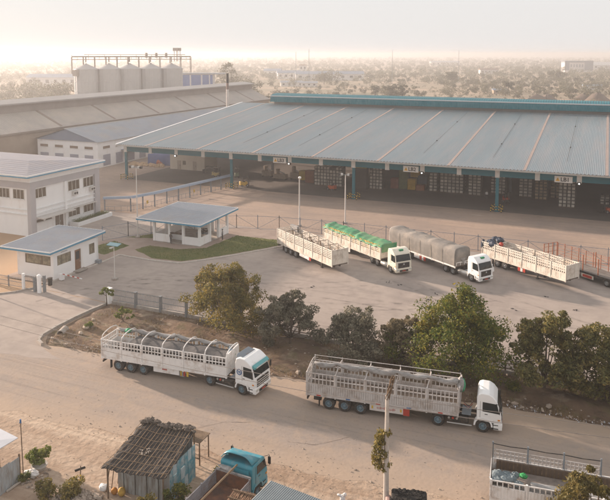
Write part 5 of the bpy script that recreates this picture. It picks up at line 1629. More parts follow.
# ================================================================== trees and plants
BARK = mat("bark", (0.11, 0.085, 0.065), .95, .3, 6.0)
def leaves_np(rs, centres, radii, per, size, flat=.75, drop=0.0):
    """quads scattered in soft clumps; rs is a numpy RandomState"""
    C = np.repeat(np.asarray(centres), per, axis=0); Rr = np.repeat(np.asarray(radii), per)
    n = len(C)
    d = rs.normal(size=(n, 3)); d /= np.linalg.norm(d, axis=1, keepdims=True)
    rad = rs.uniform(.25, 1.0, n) ** .6
    P = C + d * (Rr * rad)[:, None] * np.array([1, 1, flat])
    nrm = d * .55 + rs.normal(size=(n, 3)) * .6 + np.array([0, 0, .22]); nrm /= np.linalg.norm(nrm, axis=1, keepdims=True)
    t = rs.normal(size=(n, 3)); t -= (t * nrm).sum(1, keepdims=True) * nrm; t /= np.linalg.norm(t, axis=1, keepdims=True)
    b = np.cross(nrm, t)
    s = size * rs.uniform(.6, 1.35, n)[:, None]
    a = t * s; c = b * s * .55
    V = np.stack([P - a, P + c * .9 - a * .1, P + a, P - c * .9 - a * .1], axis=1)
    return V.reshape(-1, 3)

def tree(name, label, x, y, h, w, lm, seed, trunk_h=.3, lobes=9, per=95, leaf=.17, clumps=9, group="trees along the boundary fence", depth=1.0, z0=.1, gap=0.14):
    rs = np.random.RandomState(seed); rnd = random.Random(seed)
    t = thing(name, label, "tree", (x, y, z0), 0, group)
    hc = h * trunk_h
    # lobes: main masses of the crown, low ones wide, one or two on top
    L = []
    for i in range(lobes):
        a = 2 * math.pi * (i / lobes) * 1.618 * 2 + rnd.uniform(-.5, .5)
        f = (i + .5) / lobes
        zz = hc + (h - hc) * (.05 + .80 * f) * rnd.uniform(.9, 1.08)
        rr = w / 2 * (1 - .75 * f ** 1.6) * rnd.uniform(.5, .95)
        L.append((rr * math.cos(a), rr * math.sin(a) * depth, zz, rnd.uniform(.17, .26) * w * (1.05 - .35 * f)))
    cen = []; rad = []
    for (lx, ly, lz, lr) in L:
        for k in range(clumps):
            d = rs.normal(size=3); d /= np.linalg.norm(d); q = lr * rnd.uniform(.3, 1.12)
            cz = max(hc * .55, lz + d[2] * q * .75)
            cen.append((lx + d[0] * q, ly + d[1] * q, cz)); rad.append(lr * rnd.uniform(.25, .60))
    keep = [i for i in range(len(cen)) if rnd.random() > gap]
    cen = [cen[i] for i in keep]; rad = [rad[i] for i in keep]
    V = leaves_np(rs, cen, rad, per, leaf)
    np_mesh("crown", V, 4, lm, t)
    m = MB()
    lean = (rnd.uniform(-.3, .3), rnd.uniform(-.3, .3)); tr = .035 * h ** .9 * .5 + .03
    mid = Vector((lean[0] * .4, lean[1] * .4, hc)); tip = Vector((lean[0], lean[1], h * .82))
    m.tube([(0, 0, -z0 - .05), (lean[0] * .1, lean[1] * .1, hc * .4), mid, (mid + tip) / 2, tip], [tr * 1.35, tr, tr * .85, tr * .5, tr * .15], 8)
    for (lx, ly, lz, lr) in L:
        s_ = Vector((lean[0] * .4, lean[1] * .4, hc * rnd.uniform(.75, 1.25))); e = Vector((lx, ly, lz)); md = (s_ + e) / 2 + Vector((0, 0, -.12 * (e - s_).length))
        m.tube([s_, md, e], [tr * .55, tr * .35, tr * .1], 6)
    m.build("trunk", BARK, t, smooth=True)
    return t
LM_OLIVE = leaf_mat("leaf_olive", [(0.055, 0.062, 0.018), (0.125, 0.115, 0.030), (0.24, 0.185, 0.045), (0.34, 0.22, 0.055)], .38)
LM_GREY = leaf_mat("leaf_dusty_grey", [(0.095, 0.095, 0.066), (0.17, 0.16, 0.112), (0.26, 0.225, 0.155)], .2)
LM_BROWN = leaf_mat("leaf_dusty_brown", [(0.125, 0.105, 0.062), (0.21, 0.17, 0.10), (0.30, 0.23, 0.13)], .22)
LM_GREEN = leaf_mat("leaf_green", [(0.03, 0.055, 0.012), (0.075, 0.11, 0.02), (0.18, 0.175, 0.03), (0.36, 0.26, 0.045)], .4)
LM_DEEP = leaf_mat("leaf_deep", [(0.055, 0.066, 0.026), (0.115, 0.118, 0.044), (0.21, 0.18, 0.06), (0.33, 0.23, 0.07)], .35)
LM_FRESH = leaf_mat("leaf_fresh", [(0.09, 0.13, 0.02), (0.16, 0.19, 0.035), (0.24, 0.22, 0.05)], .35)
tree("broad_tree", "broad olive tree with golden sunward edge behind the white stake truck", -17.9, -68.3, 7.6, 9.4, LM_OLIVE, 11, .14, 17, 150, .125, 12)
tree("dusty_tree", "dusty grey tiered tree standing between the two road trucks", -10.4, -68.9, 6.0, 6.2, LM_GREY, 23, .12, 13, 130, .12, 10)
tree("dusty_tree", "low dusty grey round tree right of the tiered grey tree", -3.6, -69.1, 4.9, 6.6, LM_GREY, 31, .10, 13, 130, .12, 10)
tree("dusty_tree", "small brownish grey tree against the side of the large green tree", 1.2, -68.7, 5.1, 5.2, LM_BROWN, 43, .10, 11, 130, .12, 10)
tree("broad_tree", "large bright green tree with yellow sunlit top above the grey trailer", 6.5, -68.5, 7.8, 10.8, LM_GREEN, 57, .10, 20, 150, .125, 12)
tree("dark_tree", "dark tree with yellow tip beside the right-hand gap in the fence", 13.7, -68.9, 7.7, 7.4, LM_DEEP, 61, .12, 15, 140, .13, 11)
tree("dark_tree", "dark tree with pale patches nearest the right picture edge", 18.4, -68.4, 7.1, 8.0, LM_DEEP, 77, .10, 15, 140, .13, 11)
tree("dark_tree", "dark tree half cut by the picture's right edge", 23.2, -68.2, 7.4, 7.4, LM_DEEP, 83, .12, 13, 120, .13, 10)
tree("sapling", "small yellow green sapling beside the white gate post", -34.3, -67.6, 2.2, 1.9, LM_FRESH, 5, .62, 5, 40, .12, 5, group="saplings on the verge")
tree("sapling", "low yellow green shrub behind the tail of the white stake truck", -29.2, -71.0, 1.9, 2.4, LM_FRESH, 6, .2, 5, 45, .11, 5, group="saplings on the verge")
tree("corner_tree", "sunlit olive bush tree cut by the lower right corner", 17.9, -89.8, 6.5, 5.4, leaf_mat("leaf_gold", [(0.07, 0.065, 0.02), (0.14, 0.115, 0.035), (0.24, 0.17, 0.055)], .3), 91, .2, 10, 90, .12, 9, group="foreground trees")

def shrub(name, label, x, y, h, w, lm, seed, leaf=.09, n=900, group="small shrubs", z0=0.02):
    rs = np.random.RandomState(seed); rnd = random.Random(seed)
    t = thing(name, label, "shrub", (x, y, z0), 0, group)
    cen = []; rad = []
    for k in range(12):
        a = rnd.uniform(0, 6.28); q = w / 2 * rnd.uniform(0, .75)
        cen.append((q * math.cos(a), q * math.sin(a), h * rnd.uniform(.3, .85))); rad.append(w * rnd.uniform(.12, .26))
    np_mesh("foliage", leaves_np(rs, cen, rad, max(8, n // 12), leaf), 4, lm, t)
    m = MB()
    for c in cen: m.tube([(0, 0, 0), (c[0] * .5, c[1] * .5, c[2] * .6), c], [.03, .02, .008], 5)
    m.build("stem", BARK, t)
    return t
shrub("shrub", "tiny yellow shrub on bare soil near the broken drain pipe", -31.6, -73.6, .7, 1.1, LM_FRESH, 3)
shrub("shrub", "green shrub under the dark tree beside the small white cab", 11.2, -70.4, 1.2, 2.0, LM_GREEN, 4)
shrub("shrub", "grey dusty shrub at the foot of the tiered tree", -12.2, -70.2, 1.0, 1.6, LM_GREY, 8)
shrub("shrub", "low dark shrub at the foot of the round grey tree", -1.5, -70.4, .9, 1.6, LM_GREY, 9)
shrub("shrub", "green weed clump by the hut's teal side wall", -6.5, -94.6, 1.9, 1.9, LM_GREEN, 14, .1, 1500)
shrub("shrub", "leafy clump against the lower corner of the hut", -7.6, -95.9, 1.7, 1.8, LM_OLIVE, 15, .1, 1300)
shrub("shrub", "trailing bush along the rubble in front of the hut", -13.4, -96.6, 1.2, 2.4, LM_OLIVE, 16, .1, 1500)
shrub("shrub", "weedy tall clump left of the rubble heap before the hut", -14.9, -97.0, 1.1, 2.0, LM_OLIVE, 17, .1, 1000)
shrub("shrub", "weeds under the white sack by the sheet metal fence", -17.7, -96.2, .5, 1.2, LM_GREEN, 18, .08, 500)
shrub("shrub", "small green weeds behind the teal truck's cab", -6.0, -90.3, .5, .9, LM_GREEN, 19, .08, 400)
# ================================================================== fences, poles, small things
FGREY = mat("fence_grey", (0.20, 0.215, 0.225), .6, .15, 2.0, c2=(0.28, 0.20, 0.14), c2_at=.64, c2_scale=2)
# boundary fence of steel panels between concrete pillars
bf = thing("boundary_fence", "long grey steel bar fence on a low concrete wall behind the verge trees", "fence", (0, 0, 0))
FYY = -66.75
MB().box(-34.2, FYY - .1, 0, 60, FYY + .1, .38).build("base_wall", CONC, bf)
gp = MB().box(-34.95, FYY - .28, 0, -34.4, FYY + .28, 1.75).box(-35.0, FYY - .33, 1.75, -34.35, FYY + .33, 1.85).build("gate_post", WHITE, bf)
bar_m = MB()
for k in range(16): bar_m.box(.15 + k * .19, -.018, .12, .185 + k * .19, .018, 1.5)
bar_m.box(0, -.025, .1, 3.15, .025, .16).box(0, -.025, .72, 3.15, .025, .78).box(0, -.025, 1.36, 3.15, .025, 1.42)
bar_me = bar_m.mesh("bar_panel"); bar_me.materials.append(FGREY)
post_me = MB().box(-.13, -.16, 0, .13, .16, 1.85).box(-.17, -.2, 1.85, .17, .2, 1.92).mesh("pillar"); post_me.materials.append(FGREY)
for k in range(5):
    x = -34.2 + k * 3.42
    link("bar_panel", bar_me, bf, (x + .12, FYY, .38))
    link("pillar", post_me, bf, (x + 3.36, FYY, 0))
rail_me = MB().box(0, -.03, .15, 3.42, .03, .22).box(0, -.03, .62, 3.42, .03, .69).mesh("rail_pair"); rail_me.materials.append(WOOD)
stub_me = MB().box(-.07, -.07, 0, .07, .07, 1.15).mesh("stub_post"); stub_me.materials.append(WOOD)
for k in range(5, 28):
    x = -34.2 + k * 3.42
    link("rail_pair", rail_me, bf, (x, FYY, .38))
    link("stub_post", stub_me, bf, (x + 3.36, FYY, 0))
# gate fence at the left
gf = thing("gate_fence", "low grey wire fence with white posts left of the guardhouse drive", "fence", (0, 0, 0))
for x in (-53.5, -51.8, -50.2):
    MB().box(x - .06, -66.96, 0, x + .06, -66.84, 1.4).build("post", FGREY, gf)
MB().box(-47.75, -67.15, 0, -47.45, -66.85, 2.0).build("white_post", WHITE, gf)
MB().tube([(-44.85, -67.2, 0), (-44.85, -67.2, 2.15), (-44.85, -67.2, 2.3)], [.26, .26, .1], 14).build("white_post", WHITE, gf)
MB().box(-45.75, -67.3, 0, -45.45, -66.9, 1.95).box(-44.5, -67.0, 0, -44.25, -66.7, 2.1).build("gate_pier", FGREY, gf)
m = MB()
for k in range(30): m.box(-54 + k * .21, -66.92, .15, -53.98 + k * .21, -66.90, 1.25)
for z in (.15, .7, 1.25): m.box(-54, -66.93, z, -47.7, -66.89, z + .05)
m.build("bar_panel", FGREY, gf)
m = MB()
for k in range(8): m.box(-47.3 + k * .2, -67.06, .15, -47.27 + k * .2, -67.03, 1.7)
m.box(-47.4, -67.07, .15, -45.75, -67.02, .2).box(-47.4, -67.07, 1.65, -45.75, -67.02, 1.7)
m.build("gate_leaf", FGREY, gf)
t = thing("barrier", "thin striped barrier arm resting across the entrance drive", "barrier", (-45.6, -62.6, .12), -8)
MB().box(-.25, -.25, 0, .25, .25, .8).build("motor_box", WTRIM, t)
for k in range(8): MB().box(.2 + k * .45, -.04, .72, .65 + k * .45, .04, .82).build("stripe", (RED, WTRIM)[k % 2], t)
t = thing("dust_bin", "dark bin standing behind the rounded white gate post", "bin", (-45.35, -64.9, .12))
MB().lathe_z(0, 0, [(.24, 0), (.3, .9), (.32, .92), (.32, .98), (.02, 1.0)], 16).build("body", DARK, t)

# chain-link fence between yard and apron
def wire_fence(name, label, pts, step, h=2.2):
    t = thing(name, label, "fence", (0, 0, 0))
    V = []
    wm = mat("wire_blue_grey", (0.15, 0.19, 0.24), .6, .1)
    for a, b in zip(pts[:-1], pts[1:]):
        a = Vector((*a, 0)); b = Vector((*b, 0)); k = max(1, round((b - a).length / step))
        for i in range(k + 1):
            q = a + (b - a) * (i / k)
            MB().bar(q, q + Vector((0, 0, h + .25)), .08).build("post", wm, t)
            if i < k and i % 2 == 0:
                e = q + (b - a) / k; MB().bar(q + Vector((0, 0, h)), e + Vector((0, 0, .15)), .04).build("brace", wm, t)
            elif i < k:
                e = q + (b - a) / k; MB().bar(q + Vector((0, 0, .15)), e + Vector((0, 0, h)), .04).build("brace", wm, t)
        for z in (.12, h): MB().bar(a + Vector((0, 0, z)), b + Vector((0, 0, z)), .045).build("rail_wire", wm, t)
        m = MB(); n = int((b - a).length / .55)
        d = (b - a).normalized()
        for i in range(n):
            q = a + d * (i * .55)
            for sg in (-1, 1):
                lo = q + Vector((0, 0, .12 if sg > 0 else h)); hi = q + d * .55 * 2 + Vector((0, 0, h if sg > 0 else .12)); m.bar(lo, hi, .006)
        m.build("mesh_wires", wm, t)["kind"] = "stuff"
    return t
wire_fence("wire_fence", "blue grey braced wire fence between the parked trucks and the shed apron", [(-38.0, -30.3), (-31, -28.4), (-20, -27.6), (40, -27.2)], 3.5)
wire_fence("wire_fence", "short wire fence behind the gate pavilion running to the guardhouse lawn", [(-53.2, -45.6), (-51.4, -41.6), (-46.5, -36.2), (-38.0, -30.3)], 3.2)
for x, y, lb in ((-10.9, -27.6, "small white notice board on the wire fence behind the green tarp truck"),):
    t = thing("notice_board", lb, "sign", (x, y, 0))
    MB().box(-.55, -.2, 1.0, .55, -.15, 1.65).build("board", WTRIM, t)
    MB().box(-.3, -.215, 1.2, .3, -.201, 1.45).build("dark_print", STEEL, t)
    MB().box(-.4, -.15, 0, -.34, -.1, 1.6).box(.34, -.15, 0, .4, -.1, 1.6).build("post", STEEL, t)

# light poles
def pole(x, y, h, label, kind, r=.09):
    t = thing("light_pole", label, "lamp post", (x, y, 0.02), 0, "yard lamp posts")
    MB().tube([(0, 0, 0), (0, 0, h * .5), (0, 0, h)], [r, r * .85, r * .6], 10).build("shaft", mat("pole_pale", (0.58, 0.55, 0.52), .6, .08), t)
    MB().box(-.3, -.3, 0, .3, .3, .25).build("footing", CONC, t)
    if kind == 'ball':
        MB().blob((.12, -.1, h + .05), .26, .26, .22, random.Random(1), 10, 8, .0).build("lamp_head", mat("lamp_white", (.75, .74, .72), .4), t, smooth=True)
    elif kind == 'cross':
        c = MB().bar((-1.0, 0, h), (1.0, 0, h), .08).build("cross_arm", STEEL, t)
        for k in (-1.0, -.6, .6, 1.0): MB().box(k - .17, -.25, h - .12, k + .17, .08, h + .22).build("flood_head", DARK if abs(k) > .8 else GALV, t)
    elif kind == 'solar':
        MB().hexa([(-.9, -.4, h - .05), (.9, -.4, h - .05), (.9, .4, h + .12), (-.9, .4, h + .12)], [(-.9, -.4, h + .02), (.9, -.4, h + .02), (.9, .4, h + .19), (-.9, .4, h + .19)]).build("solar_panel", mat("solar_teal", (0.10, 0.21, 0.25), .25, .1, spec=.5), t)
        MB().box(-.16, -.75, h - .3, .16, -.1, h - .2).build("lamp_head", GALV, t)
    return t
pole(-28.95, -24.8, 8.3, "pale lamp post with a round white head behind the slatted trailer", 'ball', .13)
pole(-22.5, -20.0, 8.5, "lamp post with a cross arm of floodlights behind the green tarp truck", 'cross', .12)
pole(-49.4, -41.8, 11.3, "tall lamp post with twin flood heads on the grass behind the pavilion", 'cross', .10)
pole(-39.5, -59.7, 4.6, "short solar lamp post standing in the entrance drive", 'solar', .07)
pole(-52.5, -69.6, 8.6, "lamp post cut by the left picture edge near the wire fence", 'ball', .08)

# concrete power pole with twisted cables and a vine
pp = thing("power_pole", "slim concrete power pole with twisted wood and cables at its top in the foreground", "power pole", (6.1, -90.5, 0))
MB().tube([(0, 0, 0), (0, 0, 8.35)], [.19, .11], 10).build("shaft", mat("pole_concrete", (0.48, 0.44, 0.40), .9, .12, 2, c2=(0.36, 0.30, 0.25), c2_at=.58), pp)
m = MB(); rnd = random.Random(2)
for q in range(4):
    pts = [(.1 * math.cos(q * 1.6 + z * 2.6) + (z / 1.5) * .35, .1 * math.sin(q * 1.6 + z * 2.6), 8.1 + z) for z in np.linspace(0, 1.5, 10)]
    m.tube(pts, .05, 6)
m.build("twisted_top", WOOD, pp)
t = thing("climbing_vine", "leafy vine clump hanging on the concrete power pole", "vine", (5.9, -90.6, 0))
rs = np.random.RandomState(3)
cen = [(rs.uniform(-.45, .25), rs.uniform(-.25, .25), z) for z in np.linspace(3.6, 6.0, 16)]
np_mesh("foliage", leaves_np(rs, cen, [.34] * 16, 70, .10), 4, LM_OLIVE, t)
MB().tube([(.1, .1, 0), (.1, .05, 3), (.1, 0, 6)], .03, 6).build("stem", BARK, t)
def wire(label, a, b, sag, r=.018):
    pts = []
    for i in range(25):
        s_ = i / 24; pts.append(tuple(Vector(a).lerp(Vector(b), s_) + Vector((0, 0, -sag * 4 * s_ * (1 - s_)))))
    tag(MB().tube(pts, r, 5).build("power_wire", mat("wire_grey", (0.24, 0.21, 0.19), .6), None), label, "wire", "power wires from the concrete pole")
wire("upper power wire running from the pole past the small white cab", (6.5, -90.5, 8.3), (45, -81.5, 7.9), .55)
wire("lower power wire running from the pole past the small white cab", (6.1, -90.5, 7.7), (45, -82.0, 7.2), .55)
wire("upper power wire running from the pole past the blue-emblem cab", (6.0, -90.5, 8.3), (-40, -88.2, 8.0), .7)
wire("lower power wire running from the pole past the blue-emblem cab", (5.7, -90.5, 7.7), (-40, -88.6, 7.4), .7)

# ------------------------------------------------------------------ thatch hut
hu = thing("tarp_roofed_hut", "shabby hut with black roof under a bamboo lattice and patched teal wall", "hut", (0, 0, 0))
HC = [(-11.45, -95.75, 2.35), (-7.0, -95.05, 2.35), (-7.35, -90.95, 3.35), (-11.4, -91.2, 3.35)]   # front-left, front-right, back-right, back-left
rnd = random.Random(9)
def hp(s_, q, dz=0.0):
    a = Vector(HC[0]).lerp(Vector(HC[1]), s_); b = Vector(HC[3]).lerp(Vector(HC[2]), s_); p_ = a.lerp(b, q)
    return Vector((p_.x, p_.y, p_.z + dz - .16 * math.sin(math.pi * q) * .6 - .10 * math.sin(math.pi * s_)))
N = 26
m = MB()
for i in range(N + 1):
    for j in range(N + 1):
        e = (i in (0, N)) or (j in (0, N))
        m.v.append(tuple(hp(i / N, j / N, rnd.uniform(-.03, .03) - (.06 if e else 0)) + (Vector((rnd.uniform(-.08, .08), rnd.uniform(-.08, .08), 0)) if e else Vector((0, 0, 0)))))
for i in range(N):
    for j in range(N): m.f.append((i * (N + 1) + j, (i + 1) * (N + 1) + j, (i + 1) * (N + 1) + j + 1, i * (N + 1) + j + 1))
rf = m.build("roof_cover", mat("black_sheet", (0.038, 0.035, 0.034), .8, .25, 3, c2=(0.07, 0.06, 0.052), c2_at=.58, c2_scale=1.2), hu)
mo = rf.modifiers.new("thickness", 'SOLIDIFY'); mo.thickness = .05
BAM = MATS["bamboo"]
for i in range(17):
    s_ = i / 16
    MB().tube([tuple(hp(s_ + rnd.uniform(-.008, .008), q, .07)) for q in (-.03, .25, .5, .75, 1.02)], .010 if i % 3 else .02, 5).build("bamboo_rafter", BAM, hu)
for j in range(7):
    q = .04 + j * .15
    MB().tube([tuple(hp(s_, q + rnd.uniform(-.012, .012), .10)) for s_ in (-.01, .2, .4, .6, .8, 1.01)], .014, 5).build("bamboo_batten", BAM, hu)
m = MB()
for k in range(46):
    s_ = rnd.uniform(0.02, 1.0); b_ = hp(s_, rnd.uniform(.92, 1.02), .1); m.blob(tuple(b_), rnd.uniform(.12, .3), rnd.uniform(.08, .2), rnd.uniform(.06, .14), rnd, 6, 4, .3)
m.build("ridge_thatch", mat("thatch_grey", (0.12, 0.10, 0.085), .95, .3, 4, island=.35), hu)["kind"] = "stuff"
m = MB()
for k in range(26):
    a = rnd.uniform(0, 6.28); rr = rnd.uniform(.18, .36); b_ = hp(.42 + rr * math.cos(a) * .25, .42 + rr * math.sin(a) * .22, .1); m.blob(tuple(b_), .05, .05, .035, rnd, 5, 4, .3)
m.build("stones_on_roof", mat("pale_stone", (0.40, 0.35, 0.30), .9, .2, island=.3), hu)["kind"] = "stuff"
# walls
SHEET = mat("pale_sheet_wall", (0.33, 0.36, 0.36), .85, .25, 3, stretch=(3, 3, .5), c2=(0.16, 0.14, 0.125), c2_at=.52, c2_scale=1.5)
TEALW = mat("patched_teal_wall", (0.09, 0.26, 0.32), .8, .25, 2, c2=(0.40, 0.42, 0.42), c2_at=.55, c2_scale=1.8)
for i in range(9):
    x0 = -11.2 + i * .44; MB().box(x0, -94.5 + .05 * (i % 2) + i * .03, 0, x0 + .42, -94.46 + .05 * (i % 2) + i * .03, 2.3).build("front_board", SHEET, hu)
for j in range(7):
    y0 = -94.2 + j * .44
    for z0 in (0, .8, 1.6):
        MB().box(-7.36 + .02 * ((j + int(z0)) % 2), y0, z0, -7.32 + .02 * ((j + int(z0)) % 2), y0 + .42, min(z0 + .78, 2.35 + j * .13)).build("wall_patch", TEALW if (j + int(z0 * 2)) % 4 else mat("pale_blue_patch", (0.40, 0.46, 0.48), .8, .2, 3), hu)
MB().box(-11.25, -94.4, 0, -11.2, -91.3, 2.3).build("side_wall", SHEET, hu)
MB().box(-11.2, -91.35, 0, -7.4, -91.3, 3.0).build("back_wall", SHEET, hu)
for (x, y, h) in ((-11.3, -95.4, 2.4), (-7.3, -94.9, 2.4), (-7.4, -91.1, 3.3), (-11.3, -91.2, 3.3)): MB().tube([(x, y, 0), (x, y, h)], .06, 7).build("corner_post", WOOD, hu)
m = MB()
for k in range(7): m.tube([(-11.6 - rnd.uniform(0, .3), -95.0 + k * .5, rnd.uniform(.0, .2)), (-11.4, -95.0 + k * .52, 2.2 + k * .13)], .03, 5)
m.build("leaning_branches", WOOD, hu)["kind"] = "stuff"
t = thing("stall_table", "rough wooden stall frame with a dark cloth just beyond the hut", "stall", (-8.3, -89.3, 0))
for (x, y) in ((-.9, -.6), (.55, -.6), (-.9, .6), (.55, .6)): MB().bar((x, y, 0), (x, y, 1.75), .07).build("leg", WOOD, t)
MB().box(-1.0, -.7, 1.72, .65, .7, 1.78).build("top", WOOD, t)
MB().bar((-.9, -.6, .5), (.55, -.6, .5), .06).build("rail", WOOD, t)
t_ = MB().blob((-.5, -.3, 2.0), .35, .25, .3, random.Random(4), 8, 6, .25).build("dark_cloth", mat("dark_cloth", (0.045, 0.04, 0.05), .9, .3, 4), t)

# rubble, jars and junk in front of the hut
tag(MB().blob((-11.2, -94.9, .24), .22, .22, .24, random.Random(5), 10, 8, .05).build("orange_jar", mat("orange_jar", (0.40, 0.17, 0.03), .8, .25, 4), smooth=True), "round orange jar left of the yellow jar at the hut front", "jar", "jars at the hut")
tag(MB().blob((-10.65, -94.85, .30), .26, .26, .30, random.Random(6), 10, 8, .05).build("yellow_jar", mat("yellow_jar", (0.42, 0.26, 0.05), .8, .25, 4), smooth=True), "round yellow jar at the front wall of the hut", "jar", "jars at the hut")
tag(MB().blob((-12.1, -94.9, .26), .34, .26, .24, random.Random(7), 9, 6, .12).build("white_sack", WTRIM), "white sack among rubble left of the orange jar", "sack", "sacks near the hut")
m = MB(); rnd = random.Random(17)
for k in range(150):
    a = rnd.uniform(0, 6.28); q = rnd.uniform(0, 1) ** .6; m.blob((-12.6 + 1.9 * q * math.cos(a), -96.6 + 1.3 * q * math.sin(a), .12 + (1 - q) * .35), rnd.uniform(.08, .28), rnd.uniform(.08, .24), rnd.uniform(.06, .18), rnd, 6, 4, .3)
struct(m.build("rubble", SOILROCK), "stuff", "broken stones and junk heaped at the hut's corner", "rubble")
t = thing("leaning_board", "small dark board leaning on a stake beside the rubble heap", "board", (-14.0, -95.0, 0), 25)
MB().bar((0, 0, 0), (.05, .1, 1.3), .05).build("stake", WOOD, t); MB().bar((-.35, .1, .95), (.35, .1, 1.2), .05, .16).build("plank", DARK, t)

# ------------------------------------------------------------------ shack and sheet fence in the lower left corner
sf = thing("sheet_metal_fence", "weathered grey corrugated sheet fence in the lower left corner", "fence", (0, 0, 0))
SM = mat("weathered_sheet", (0.36, 0.39, 0.41), .6, .2, 2, stretch=(3, 3, .6), c2=(0.25, 0.21, 0.17), c2_at=.56, c2_scale=1.2)
for k in range(6):
    y = -96.3 - k * .82
    m = MB(); n = 12
    for i in range(n + 1):
        for z in (0, 1.75 + .1 * (k % 2)): m.v.append((-18.05 + .035 * (i % 2) + .02 * k, y - .84 * i / n, z))
    for i in range(n): m.f.append((2 * i, 2 * i + 2, 2 * i + 3, 2 * i + 1))
    o = m.build("sheet", SM, sf); mo = o.modifiers.new("thickness", 'SOLIDIFY'); mo.thickness = .02
for y in (-96.25, -98.8): MB().bar((-18.1, y, 0), (-18.1, y, 1.9), .09).build("post", WOOD, sf)
t = thing("shack_roof", "pale flat sheet roof on wooden posts at the left picture edge", "shelter", (0, 0, 0))
MB().hexa([(-22.5, -98.6, 2.55), (-18.9, -97.4, 2.55), (-18.5, -95.9, 2.75), (-22.5, -95.2, 2.75)], [(-22.5, -98.6, 2.60), (-18.9, -97.4, 2.60), (-18.5, -95.9, 2.80), (-22.5, -95.2, 2.80)]).build("roof_sheet", mat("pale_sheet", (0.50, 0.52, 0.56), .5, .1, 1.5), t)
for (x, y) in ((-19.6, -96.6), (-21.8, -95.6), (-22.0, -97.9)): MB().bar((x, y, 0), (x, y, 2.55), .10).build("post", WOOD, t)
MB().box(-22.4, -98.2, 0, -19.4, -96.2, .5).build("dark_platform", DARK, t)
t = thing("thin_pole", "thin rusty pole with a small blue tip at the end of the sheet fence", "pole", (-18.05, -96.0, 0))
MB().tube([(0, 0, 0), (-.05, 0, 4.0)], .035, 6).build("shaft", WOOD, t); MB().tube([(-.05, 0, 4.0), (-.05, 0, 4.25)], .06, 6).build("tip", BLUEM, t)
t = thing("potted_shrub", "leafy green shrub in a broken white planter by the sheet fence", "shrub", (-18.1, -94.6, 0))
rs = np.random.RandomState(8)
cen = [(rs.uniform(-.6, .6), rs.uniform(-.5, .5), rs.uniform(.6, 1.3)) for _ in range(14)]
np_mesh("foliage", leaves_np(rs, cen, [.32] * 14, 75, .12), 4, LM_FRESH, t)
MB().lathe_z(.25, -.15, [(.40, 0), (.55, .30), (.58, .30), (.58, .36), (.48, .36), (.44, .2), (.02, .2)], 9).build("planter", mat("worn_tub", (0.46, 0.43, 0.40), .9, .25, 3), t)
m = MB()
for c in cen: m.tube([(.1, 0, .3), c], [.03, .01], 5)
m.build("stem", BARK, t)
tag(MB().blob((-17.6, -95.65, .28), .62, .34, .25, random.Random(9), 10, 7, .18).build("white_sack", mat("sack_white", (0.58, 0.56, 0.54), .8, .12, 3)), "crumpled white sack beside the potted shrub", "sack", "sacks near the hut")
tag(MB().bar((-17.9, -97.6, .08), (-17.75, -96.0, .2), .10).build("loose_plank", mat("pale_plank", (0.45, 0.40, 0.35), .9, .2)), "pale plank lying along the sheet fence", "plank")
m = MB(); rnd = random.Random(11)
for k in range(25): m.blob((rnd.uniform(-17.7, -16.6), rnd.uniform(-96.8, -94.4), .04), rnd.uniform(.05, .16), rnd.uniform(.05, .16), rnd.uniform(.03, .1), rnd, 5, 4, .3)
struct(m.build("debris", SOILROCK), "stuff", "small stones scattered by the sheet fence", "debris")

# ------------------------------------------------------------------ roofs and load cut by the bottom edge
rf_ = thing("corrugated_shelter", "grey corrugated shelter roof at the bottom edge beside the teal truck", "shelter", (0, 0, 0))
m = MB(); n = 60
for i in range(n + 1):
    x = -.35 + 3.9 * i / n; dz = .03 * (i % 2)
    m.v += [(x, -93.5 - .35 * (i / n), 2.95 + dz - .12 * i / n), (x - .9, -97.6, 2.4 + dz)]
for i in range(n): m.f.append((2 * i, 2 * i + 2, 2 * i + 3, 2 * i + 1))
o = m.build("roof_sheet", mat("slate_sheet", (0.20, 0.235, 0.25), .55, .15, 1.2), rf_); mo = o.modifiers.new("thickness", 'SOLIDIFY'); mo.thickness = .02
for (x, y) in ((-.2, -93.9), (3.2, -94.2), (-.9, -97.2), (2.4, -97.2)): MB().bar((x, y, 0), (x, y, 2.4), .1).build("post", WOOD, rf_)
th = thing("thatch_shelter", "brown thatched lean-to at the bottom edge below the teal cab", "shelter", (0, 0, 0))
m = MB(); rnd = random.Random(14); TH = mat("brown_thatch", (0.20, 0.12, 0.075), .95, .3, 5, island=.4)
for k in range(26):
    for j in range(7):
        x = -2.2 + k * .115; y = -94.6 - j * .42 + rnd.uniform(-.05, .05); z = 2.6 - j * .07
        m.bar((x, y, z + rnd.uniform(0, .03)), (x + rnd.uniform(-.05, .05), y - .5, z - .06), .075, .03)
m.build("thatch", TH, th)["kind"] = "stuff"
for j in range(5): MB().bar((-2.3, -94.8 - j * .6, 2.66 - j * .1), (.85, -94.8 - j * .6, 2.66 - j * .1), .05).build("batten", WOOD, th)
for (x, y) in ((-2.1, -94.9), (.6, -94.9), (-2.1, -97.2), (.6, -97.2)): MB().bar((x, y, 0), (x, y, 2.2), .08).build("post", WOOD, th)
MB().hexa([(-2.3, -97.5, 2.05), (.8, -97.5, 2.05), (.8, -94.6, 2.52), (-2.3, -94.6, 2.52)], [(-2.3, -97.5, 2.08), (.8, -97.5, 2.08), (.8, -94.6, 2.55), (-2.3, -94.6, 2.55)]).build("roof_boards", WOOD, th)
ld = thing("handcart", "handcart heaped with black netted goods at the bottom edge near the pole", "cart", (7.6, -91.0, 0), 14)
rnd = random.Random(19)
MB().box(-1.1, -1.2, .7, 1.2, 1.0, .85).build("bed", WOOD, ld)
m = MB().box(-1.0, -1.2, .85, 1.15, 1.0, 2.35); m.build("black_load", mat("black_net", (0.018, 0.017, 0.016), .9, .3, 6, bump=.03), ld, bevel=.12)
m = MB()
